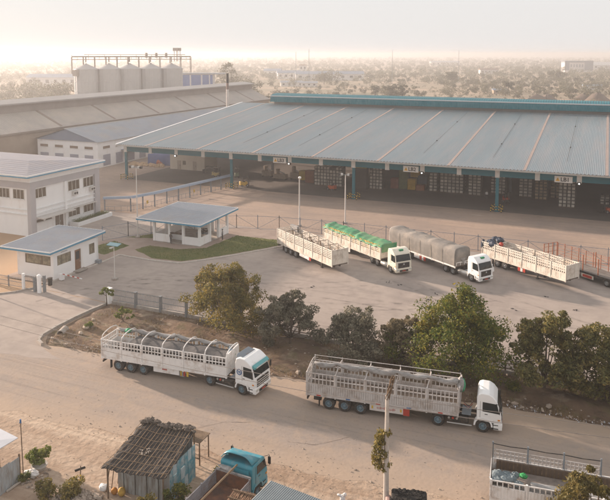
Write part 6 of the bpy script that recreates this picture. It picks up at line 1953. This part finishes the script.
for k in range(120): m.blob((rnd.uniform(-.95, 1.1), rnd.uniform(-1.1, .95), 2.36), .12, .1, .05, rnd, 5, 3, .4)
m.build("black_lumps", MATS["black_net"], ld)["kind"] = "stuff"
MB().box(-1.35, -1.1, .85, -1.02, .9, 1.95).build("pink_sacks", mat("pink_sack", (0.42, 0.28, 0.25), .8, .15, 2), ld, bevel=.1)
for s_ in (-1, 1): wheel(ld, 0, s_ * 1.15 - .1, .4, s_, .14)
for s_ in (-.5, .5): MB().bar((1.2, s_, .78), (2.4, s_, .85), .06).build("shaft", WOOD, ld)
t = thing("white_bundle", "small white cloth bundle tied on a stake at the bottom edge", "bundle", (3.65, -91.6, 0))
MB().bar((0, 0, 0), (0, 0, 1.7), .05).build("stake", WOOD, t)
MB().blob((0, 0, 1.6), .18, .15, .34, random.Random(3), 9, 7, .2).blob((.14, 0, 1.98), .12, .1, .13, random.Random(4), 8, 6, .15).blob((-.22, 0, 1.85), .18, .08, .07, random.Random(5), 7, 5, .2).build("cloth", mat("cloth_white", (0.62, 0.60, 0.60), .8, .1, 3), t, smooth=True)

# ------------------------------------------------------------------ verge bits: broken pipe, stones, litter
t = thing("drain_pipe", "broken concrete drain pipe end at the tip of the verge", "pipe", (-33.2, -76.2, .15), 20)
m = MB().lathe_y(0, 0, 0, [(.30, 0), (.40, 0), (.40, 1.3), (.30, 1.3), (.30, 0)], 18)
m.build("pipe", CONC, t, smooth=False)
m = MB(); rnd = random.Random(27)
bx = [-34.5, -33, -26, -8, 11, 19, 60]; by = [-76.6, -78.5, -78.0, -75.4, -72.9, -72.8, -70.8]
for k in range(700):
    x = rnd.uniform(-33.5, 28); b_ = float(np.interp(x, bx, by)); y = rnd.uniform(b_ + .1, -67.2) if rnd.random() < .6 else b_ + rnd.gauss(.35, .35)
    s_ = rnd.uniform(.03, .13) if rnd.random() < .94 else rnd.uniform(.15, .3)
    m.blob((x, y, .16 + s_ * .3), s_, s_ * rnd.uniform(.6, 1), s_ * .6, rnd, 5, 3, .35)
struct(m.build("verge_stones", SOILROCK), "stuff", "loose stones and clods strewn over the planted verge", "stones")
for k, (x, y, s_, lb) in enumerate(((-31.8, -73.9, .42, "pale boulder in the middle of the bare verge tip"), (-32.6, -71.9, .22, "small pale stone beside the tiny yellow shrub"), (-31.3, -75.3, .3, "brown boulder near the rear of the white truck"))):
    tag(MB().blob((x, y, .25), s_, s_ * .7, s_ * .6, random.Random(k + 3), 8, 6, .2).build("boulder", mat("boulder_pale", (0.46, 0.38, 0.30), .9, .2, 3)), lb, "boulder", "boulders on the verge")
m = MB(); rnd = random.Random(33)
LIT = mat("litter_pale", (0.55, 0.56, 0.60), .7, .2, 3, island=.4)
for k in range(55):
    c = rnd.choice([(15.5, -73.0), (16.4, -73.1), (17.8, -73.2), (13.2, -73.2), (11.5, -73.1), (19, -72.9)]); x = c[0] + rnd.gauss(0, .6); y = c[1] + rnd.gauss(.3, .2); s_ = rnd.uniform(.03, .11)
    a = rnd.uniform(0, 6.28)
    m.bar((x, y, .08), (x + s_ * math.cos(a), y + s_ * math.sin(a), .12 + rnd.uniform(0, .08)), s_, .02)
struct(m.build("litter", LIT), "stuff", "pale litter scattered in the ditch beside the road", "litter")
# dry weeds on the verge
V = []; rnd = random.Random(35)
for k in range(16000):
    x = rnd.uniform(-33.5, 30); b_ = float(np.interp(x, bx, by)); y = rnd.uniform(b_ + .05, -67.1)
    if (math.sin(x * .9) + math.sin(y * 1.7 + x * .4) + rnd.uniform(-1, 1)) < .35: continue
    a = rnd.uniform(0, 6.28); w = rnd.uniform(.015, .04); h = rnd.uniform(.08, .3)
    V += [(x - w * math.cos(a), y - w * math.sin(a), .1), (x + w * math.cos(a), y + w * math.sin(a), .1), (x + rnd.uniform(-.12, .12), y + rnd.uniform(-.12, .12), .16 + h)]
struct(np_mesh("dry_weeds", V, 3, leaf_mat("weed_blades", [(0.10, 0.075, 0.03), (0.20, 0.14, 0.06), (0.30, 0.20, 0.09)], .25)), "stuff", "dry yellow weeds growing in patches on the verge", "weeds")
# pebbles on the dirt shoulder in the foreground
m = MB(); rnd = random.Random(37)
for k in range(900):
    x = rnd.uniform(-24, 24); y = rnd.uniform(-97, -82); 
    if rnd.random() < .5: y = -87.5 + x * .09 + rnd.gauss(0, 1.0)
    s_ = rnd.uniform(.015, .05) if rnd.random() < .95 else rnd.uniform(.06, .12)
    m.blob((x, y, .012), s_, s_ * rnd.uniform(.6, 1.2), s_ * .6, rnd, 5, 3, .3)
struct(m.build("pebbles", SOILROCK), "stuff", "pebbles and clods strewn over the dirt shoulder", "pebbles")
m = MB(); rnd = random.Random(39)
for (x, y) in ((-3.6, -35.7), (-.3, -48.4), (-.5, -50.7), (-7, -46.4), (-5.2, -47.0), (12, -44), (9, -50), (15.5, -47.5), (-15, -52)):
    for q in range(3): m.blob((x + rnd.uniform(-.3, .3), y + rnd.uniform(-.3, .3), .05), rnd.uniform(.06, .2), rnd.uniform(.06, .16), .05, rnd, 6, 3, .3)
struct(m.build("yard_scraps", mat("scrap_dark", (0.10, 0.09, 0.085), .9, .3, 3, island=.5)), "stuff", "dark scraps lying about the truck yard", "scraps")

# ------------------------------------------------------------------ forklifts and machines in the shed
def forklift(x, y, deg, label, c):
    t = thing("forklift", label, "forklift", (x, y, .02), deg, "forklifts at the shed")
    cm = mat("fork_" + label[:9], c, .5, .15, 2)
    MB().box(-.9, -.55, .3, .5, .55, 1.05).build("body", cm, t, bevel=.1)
    MB().box(-1.2, -.5, .35, -.85, .5, 1.2).build("counterweight", cm, t, bevel=.12)
    MB().box(-.45, -.25, 1.05, .0, .25, 1.2).box(-.55, -.25, 1.1, -.42, .25, 1.6).build("seat", BLACK, t)
    for (a, b) in ((-.7, -.5), (-.7, .5), (.45, -.5), (.45, .5)): MB().bar((a, b, 1.0), (a * .9, b, 2.15), .07).build("guard_post", DARK, t)
    MB().box(-.75, -.55, 2.13, .5, .55, 2.2).build("overhead_guard", DARK, t)
    for s_ in (-.3, .3):
        MB().box(.7, s_ - .06, .1, .82, s_ + .06, 2.4).build("mast_rail", DARK, t); MB().box(.8, s_ - .06, .08, 1.9, s_ + .06, .13).build("fork", DARK, t)
    MB().box(.72, -.4, .35, .86, .4, .75).build("carriage", DARK, t)
    for (a, r) in ((-.75, .25), (.4, .32)):
        for s_ in (-1, 1): wheel(t, a, s_ * .5, r, s_, .2, RIMG)
forklift(-35.4, 6.4, 160, "orange forklift in front of the wide pale stack near LB3", (0.50, 0.10, 0.03))
forklift(.6, 8.3, -70, "red forklift just inside the column between LB2 and LB1", (0.45, 0.07, 0.03))
forklift(19.0, 6.6, 200, "orange red forklift at the picture's right edge of the shed", (0.50, 0.10, 0.04))
forklift(-54.2, 2.6, 40, "yellow forklift beside the column where the walkway ends", (0.55, 0.33, 0.04))
forklift(-66.0, 10.5, 10, "pale yellow machine parked before the dark bay beside the store room", (0.50, 0.38, 0.14))
forklift(-61.5, 12.0, 120, "green grey machine parked in the dark bay near the walkway column", (0.20, 0.24, 0.16))
t = thing("machine_heap", "dark jumble of machine parts on the floor beside the store room", "machinery", (-70.5, 14, 0.02))
rnd = random.Random(2)
for k in range(8): MB().box(rnd.uniform(-1.5, 1.2), rnd.uniform(-.6, .6), 0, rnd.uniform(1.3, 2.4), rnd.uniform(.7, 1.4), rnd.uniform(.5, 1.7)).build("machine_part", DARK, t, bevel=.06)
for k, (x, y, w, h, lb) in enumerate(((-52.5, 13, 3.2, 2.4, "dusty machine left of the sign LB3 inside the shed"), (-48.8, 14.5, 2.2, 3.0, "tall dusty machine below the sign LB3 inside the shed"), (-56.5, 15, 2.6, 2.6, "dusty machine behind the yellow forklift inside the shed"))):
    t = thing("dusty_machine", lb, "machinery", (x, y, .02), 0, "machines inside the shed")
    DM = mat("dusty_machine", (0.24, 0.19, 0.14), .85, .25, 2)
    MB().box(0, 0, .2, w, 1.4, h * .55).build("base", DM, t, bevel=.08); MB().tube([(w * .3, .7, h * .55), (w * .3, .7, h)], .45, 12).build("hopper", DM, t)
    MB().tube([(w * .3, .7, h * .8), (w * .8, .7, h * .6), (w * .9, .7, .5)], .12, 8).build("spout", STEEL, t)
    for xx in (.1, w - .25): MB().box(xx, .1, 0, xx + .15, 1.3, .2).build("skid", DARK, t)

# ------------------------------------------------------------------ people (a few pixels tall)
def person(x, y, deg, label, shirt, trousers, z=0.02, sit=False):
    t = thing("person", label, "person", (x, y, z), deg)
    me = bpy.data.meshes.new("body")
    if sit:
        J = [(0, 0, .55), (0, 0, .78), (0, 0, 1.0), (0, 0, 1.1), (.03, 0, 1.2), (.03, 0, 1.34),
             (0, .18, .97), (.12, .26, .72), (.33, .18, .66), (0, -.18, .97), (.12, -.26, .72), (.33, -.18, .66),
             (.05, .10, .52), (.45, .14, .52), (.45, .14, .08), (.60, .15, .04), (.05, -.10, .52), (.45, -.14, .52), (.45, -.14, .08), (.60, -.15, .04)]
    else:
        J = [(0, 0, .95), (0, 0, 1.2), (0, 0, 1.42), (0, 0, 1.5), (.02, 0, 1.58), (.02, 0, 1.72),
             (0, .19, 1.40), (.02, .25, 1.12), (.10, .23, .88), (0, -.19, 1.40), (.06, -.25, 1.12), (.20, -.16, .98),
             (0, .10, .90), (.03, .11, .48), (0, .11, .08), (.15, .12, .04), (0, -.10, .90), (-.02, -.11, .48), (-.06, -.11, .08), (.09, -.12, .04)]
    RAD = [.15, .14, .15, .06, .085, .09, .07, .05, .04, .07, .05, .04, .09, .065, .045, .04, .09, .065, .045, .04]
    E = [(0, 1), (1, 2), (2, 3), (3, 4), (4, 5), (2, 6), (6, 7), (7, 8), (2, 9), (9, 10), (10, 11), (0, 12), (12, 13), (13, 14), (14, 15), (0, 16), (16, 17), (17, 18), (18, 19)]
    me.from_pydata(J, E, [])
    o = link("body", me, t)
    sk = o.modifiers.new("skin", 'SKIN')
    for i, sv in enumerate(me.skin_vertices[0].data):
        sv.radius = (RAD[i], RAD[i] * (1.15 if i in (1, 2) else 1)); sv.use_root = (i == 0)
    o.modifiers.new("sub", 'SUBSURF').levels = 1
    o.modifiers["sub"].render_levels = 1
    m_ = bpy.data.materials.new("clothes"); m_.use_nodes = True
    n = m_.node_tree.nodes; l = m_.node_tree.links
    tc = n.new("ShaderNodeTexCoord"); sx = n.new("ShaderNodeSeparateXYZ"); l.new(tc.outputs["Object"], sx.inputs[0])
    rp = n.new("ShaderNodeValToRGB"); rp.color_ramp.interpolation = 'CONSTANT'
    mp = n.new("ShaderNodeMapRange"); mp.inputs[1].default_value = 0; mp.inputs[2].default_value = 2; l.new(sx.outputs[2], mp.inputs[0]); l.new(mp.outputs[0], rp.inputs[0])
    wz, nz_ = (.60, 1.06) if sit else (.97, 1.47)
    els = [(0, (0.03, 0.025, 0.02)), (.05, trousers), (wz / 2, shirt), (nz_ / 2, (0.20, 0.11, 0.07))]
    while len(rp.color_ramp.elements) < 4: rp.color_ramp.elements.new(.9)
    for i, (ps, c) in enumerate(els): rp.color_ramp.elements[i].position = ps; rp.color_ramp.elements[i].color = (*c, 1)
    l.new(rp.outputs[0], n["Principled BSDF"].inputs["Base Color"])
    n["Principled BSDF"].inputs["Roughness"].default_value = .85
    me.materials.append(m_)
    hz_ = 1.33 if sit else 1.71
    MB().blob((-.01, 0, hz_), .12, .115, .10, random.Random(1), 10, 7, .06).build("hair", BLACK, t, smooth=True)
person(-36.2, -38.0, 200, "person in dark trousers and grey shirt leaning at the pavilion's right side", (0.14, 0.14, 0.15), (0.025, 0.025, 0.03), .14)
person(-42.4, -42.9, 80, "person in dark clothes at the pavilion's front opening", (0.07, 0.06, 0.06), (0.03, 0.03, 0.035), .14)
person(-3.4, 10.0, -90, "person in a white shirt near the column between LB2 and LB1", (0.62, 0.60, 0.58), (0.05, 0.05, 0.06), .03)
person(-8.95, -90.0, 10, "person in dark clothes sitting behind the hut's far roof edge", (0.06, 0.045, 0.045), (0.04, 0.035, 0.04), .6, sit=True)
# ================================================================== distance: woods, fields, far buildings
CAMX, CAMY = 17.49, -129.25
def far(px, dist):
    """bearing given as a horizontal offset in the photograph's width, distance in metres ahead"""
    t = (px - 305.0) / 690.0
    fx, fy = -math.sin(R(23.5)), math.cos(R(23.5)); rx, ry = math.cos(R(23.5)), math.sin(R(23.5))
    return (CAMX + dist * (fx + rx * t), CAMY + dist * (fy + ry * t))
LM_FAR = leaf_mat("leaf_far", [(0.11, 0.115, 0.072), (0.165, 0.155, 0.10), (0.22, 0.19, 0.125)], .15)
LM_FARY = leaf_mat("leaf_far_yellow", [(0.12, 0.11, 0.03), (0.20, 0.17, 0.05), (0.27, 0.21, 0.07)], .25)
def far_leaves(rs, x, y, h, w, n, leaf):
    k = 7
    cen = np.stack([x + rs.uniform(-.32, .32, k) * w, y + rs.uniform(-.32, .32, k) * w, h * rs.uniform(.38, .85, k)], 1)
    return leaves_np(rs, cen, w * rs.uniform(.16, .30, k), n // k, leaf, .9)
rs = np.random.RandomState(101); rnd = random.Random(101)
def blocked(x, y):
    return (-90 < x < 60 and -40 < y < 130) or (-165 < x < -95 and -70 < y < 160) or (-240 < x < -185 and 135 < y < 260)
V = []
for _ in range(2600):
    px = rnd.uniform(-60, 700); d = 260 * math.exp(rnd.uniform(0, 1) ** .8 * math.log(9))
    x, y = far(px, d)
    if blocked(x, y): continue
    # open tan ground behind the shed at the right
    if px > 330 and d < 430: continue
    if (math.sin(x * .011 + 1.3) + math.sin(y * .013 + x * .004)) < -.55 and rnd.random() < .75: continue
    h = rnd.uniform(3, 8.5) * (1.2 if d > 700 else 1); w = h * rnd.uniform(.8, 1.5)
    n = int(np.clip(300 * (420 / d) ** 1.0, 70, 420)); V.append(far_leaves(rs, x, y, h, w, n, .34 * (d / 420) ** .75 + .10))
for _ in range(1500):           # denser woods in the middle distance
    px = rnd.uniform(-60, 700); d = rnd.uniform(620, 1700); x, y = far(px, d); h = rnd.uniform(3.5, 8); V.append(far_leaves(rs, x, y, h, h * rnd.uniform(1.2, 2.4), 63, .75 * (d / 900) ** .7))
for _ in range(900):            # far continuous tree line
    px = rnd.uniform(-60, 700); d = rnd.uniform(1500, 4200); x, y = far(px, d); h = rnd.uniform(7, 13); V.append(far_leaves(rs, x, y, h, h * 2.6, 42, 2.3))
for _ in range(1500):            # scrub on the open ground
    px = rnd.uniform(230, 660); d = 250 * math.exp(rnd.uniform(0, 1) * 1.6); x, y = far(px, d)
    if blocked(x, y) or (px > 420 and d < 400 and rnd.random() < .85): continue
    h = rnd.uniform(1, 3.2); V.append(far_leaves(rs, x, y, h, h * 1.7, 70, .28))
struct(np_mesh("woodland", np.concatenate(V), 4, LM_FAR), "stuff", "hazy scrub and woodland stretching to the horizon", "woodland")
# individual trees that can be told apart
for (px, d, h, w, lm, lb, sd) in (
        (434, 262, 9.2, 13.0, LM_FARY, "yellow green tree crown showing just above the teal ridge", 1),
        (391, 430, 10.5, 10, LM_FAR, "darker round tree left of its twin beyond the teal ridge", 2),
        (402.5, 430, 10.5, 7, LM_FAR, "upright dark tree right of the round tree beyond the ridge", 3),
        (375, 470, 8, 6, LM_FAR, "small isolated tree on the tan ground beyond the ridge", 4),
        (231, 480, 24, 20, LM_FAR, "tall hazy tree standing right of the grain silos", 5),
        (246, 430, 15, 30, LM_FAR, "broad hazy tree clump right of the thin mast", 6),
        (452, 640, 13, 16, LM_FAR, "pair-like dark trees on the plain beyond the ridge", 7),
        (508, 520, 9, 9, LM_FAR, "green tree beside the blue roofed hut on the plain", 8),
        (556, 700, 12, 22, LM_FAR, "wide tree mass left of the far grey and white building", 9),
        (324, 660, 12, 26, LM_FAR, "low round tree clump in front of the long blue roof", 10),
        (30, 430, 12, 34, LM_FAR, "broad golden hazed tree mass left of the silos", 11),
        (58, 400, 12, 26, LM_FAR, "round golden hazed tree just left of the silos", 12)):
    x, y = far(px, d)
    t = thing("distant_tree", lb, "tree", (x, y, 0), 0, "trees standing out on the plain")
    r_ = np.random.RandomState(sd + 40); k = 22
    cen = np.stack([r_.normal(0, .19, k) * w, r_.normal(0, .19, k) * w, h * r_.uniform(.3, .9, k)], 1)
    np_mesh("crown", leaves_np(r_, cen, w * r_.uniform(.10, .18, k), 60, .35 + .0006 * d), 4, lm, t)
    MB().tube([(0, 0, 0), (.2, .1, h * .5), (.1, 0, h * .8)], [.45, .3, .1], 7).build("trunk", BARK, t)
# far buildings
FW = mat("far_wall_white", (0.62, 0.60, 0.58), .8, .08, .2); FG = mat("far_wall_grey", (0.20, 0.22, 0.25), .8, .1, .2)
FR = mat("far_roof_blue", (0.20, 0.25, 0.32), .6, .1, .2); FRB = mat("far_roof_rust", (0.24, 0.16, 0.12), .8, .1, .2); FT = mat("far_tan", (0.40, 0.30, 0.22), .9, .1, .2)
def far_house(px, d, w, dep, h, label, wallm, roofm, deg=23.5, roof_h=2.0, wins=4, storeys=1):
    x, y = far(px, d)
    t = thing("far_building", label, "building", (x, y, 0), deg, "buildings on the plain")
    MB().box(-w / 2, 0, 0, w / 2, dep, h).build("wall", wallm, t)
    MB().prism_x([(-.6, h + .01), (dep + .6, h + .01), (dep / 2, h + roof_h)], -w / 2 - .6, w / 2 + .6).build("roof", roofm, t)
    for s_ in range(storeys):
        for k in range(wins):
            xx = -w / 2 + (k + .5) * w / wins; zz = s_ * h / storeys + h / storeys * .4
            MB().box(xx - .09 * w / wins * 2, -.15, zz, xx + .09 * w / wins * 2, 0, zz + h / storeys * .35).build("window", DARK, t)
far_house(330, 760, 75, 18, 7, "long low building with blue grey roof beyond the ridge's left end", FW, FR, 26, 3, 8)
far_house(303, 860, 9, 9, 15, "narrow white block with rust sides among the far roofs", FW, FRB, 23.5, 1, 2, 2)
far_house(289, 800, 26, 14, 7, "blue roofed hall left of the narrow white block", FW, FR, 30, 3, 4)
far_house(272, 900, 22, 14, 7, "pale hall with blue roof nearest the teal ridge end", FW, FR, 15, 3, 4)
far_house(292, 620, 20, 9, 3.5, "low white house with grey roof in front of the blue roofed hall", FW, ROOFG, 28, 1.5, 4)
far_house(309, 610, 14, 8, 3.5, "small white house right of the low white house", FW, ROOFG, 20, 1.4, 3)
far_house(489, 1000, 26, 12, 6, "small white house group among trees in the middle distance", FW, FRB, 23.5, 2.5, 5)
far_house(500, 505, 9, 6, 2.6, "tiny hut with blue roof on the tan ground beyond the ridge", FT, FR, 20, 1.2, 2)
far_house(593, 560, 14, 7, 3, "low hut with blue roof at the right beyond the ridge", FW, FR, 10, 1.4, 3)
far_house(445, 1700, 70, 30, 9, "far pale hall near the horizon in the picture's middle", FW, ROOFG, 23.5, 3, 6)
far_house(60, 620, 60, 18, 8, "long pale roofed building in golden haze left of the silos", FW, FR, 23.5, 3, 8)
far_house(22, 330, 34, 10, 5, "long low wall-like building in haze beyond the brown hall", FW, ROOFG, 46, 1.0, 12)
far_house(60, 345, 30, 10, 5, "low building with many openings beside the first silo", FW, ROOFG, 46, 1.0, 12)
far_house(603, 1300, 40, 20, 8, "white domed-roof hall right of the far grey and white building", FW, FW, 23.5, 6, 4)
x, y = far(578, 1110)
t = thing("far_building", "large grey and white block standing alone far out at the right", "building", (x, y, 0), 20, "buildings on the plain")
MB().box(-22, 0, 0, 22, 20, 17).build("wall", FW, t)
MB().box(-22.3, -.4, 3, -15, 0, 17.2).build("dark_wing", FG, t); MB().box(9, -.4, 3, 22.3, 0, 17.2).build("dark_wing", FG, t)
MB().box(-22.5, -.6, 15.5, 22.5, 20.5, 18).build("roof_band", FG, t)
for k in range(5): MB().box(-13 + k * 4.4, -.5, 8, -11 + k * 4.4, 0, 12.5).build("window", FG, t)
for (px, d, w, h, lb) in ((537, 430, 14, 4.2, "left dark conical heap on the tan ground"), (548, 432, 12, 4.0, "dark conical heap right of its neighbour on the tan ground"), (585, 440, 14, 4.4, "wide dark heap beyond the right part of the ridge"), (598, 425, 16, 5.5, "largest dark heap nearest the right picture edge")):
    x, y = far(px, d); rnd = random.Random(int(px)); m = MB()
    m.lathe_z(0, 0, [(w / 2, 0), (w * .36, h * .35), (w * .2, h * .75), (.05, h)], 14)
    m.v = [(a + rnd.uniform(-.5, .5), b + rnd.uniform(-.5, .5), max(0, c + rnd.uniform(-.3, .3))) for (a, b, c) in m.v]
    tag(m.build("spoil_heap", mat("heap_dark", (0.13, 0.10, 0.08), .95, .2, .5), loc=(x, y, 0), smooth=True), lb, "heap", "heaps on the open ground")
struct(sheet("open_field", [far(250, 215), far(720, 205), far(760, 420), far(470, 455), far(330, 400)], -0.015, ground_mat("tan_field", [(0.52, 0.36, 0.26), ((0.42, 0.31, 0.21), .03, .52, .1, (1, 1), .8), ((0.18, 0.15, 0.08), .05, .6, .06, (1, 1), .7)], bump=.1), 4, 20, 2))
for (px, d, h, lb) in ((309, 640, 33.5, "thin lattice radio mast far out above the narrow white block"), (296, 700, 31, "short lattice mast left of the thin radio mast"), (392, 700, 33.5, "thin lattice radio mast above the twin trees"), (458, 700, 33, "faint lattice mast far out in the middle of the plain")):
    x, y = far(px, d); t = thing("radio_mast", lb, "mast", (x, y, 0), 0, "masts on the plain")
    for k in range(3):
        a = 2.09 * k; MB().tube([(.35 * math.cos(a), .35 * math.sin(a), 0), (.12 * math.cos(a), .12 * math.sin(a), h)], .07, 5).build("leg", STEEL, t)
    m = MB()
    for z in np.arange(2, h, 3): 
        r_ = .35 - .23 * z / h; m.tube([(r_, 0, z), (-r_ * .5, r_ * .87, z + 1), (-r_ * .5, -r_ * .87, z), (r_, 0, z + 1)], .05, 4)
    m.build("lacing", STEEL, t)["kind"] = "stuff"
# ================================================================== dry-season haze
hm = bpy.data.materials.new("haze_air"); hm.use_nodes = True
hn = hm.node_tree.nodes; hn.remove(hn["Principled BSDF"])
pv_ = hn.new("ShaderNodeVolumePrincipled")
pv_.inputs["Color"].default_value = (0.68, 0.685, 0.70, 1)
pv_.inputs["Density"].default_value = HAZE
pv_.inputs["Anisotropy"].default_value = 0.45
hm.node_tree.links.new(pv_.outputs[0], hn["Material Output"].inputs["Volume"])
hb = MB().box(-S - 50, -S - 50, -1.1, S + 50, S + 50, 35).build("haze", hm)
struct(hb, "stuff", "thin warm dust haze lying over the whole plain", "haze")
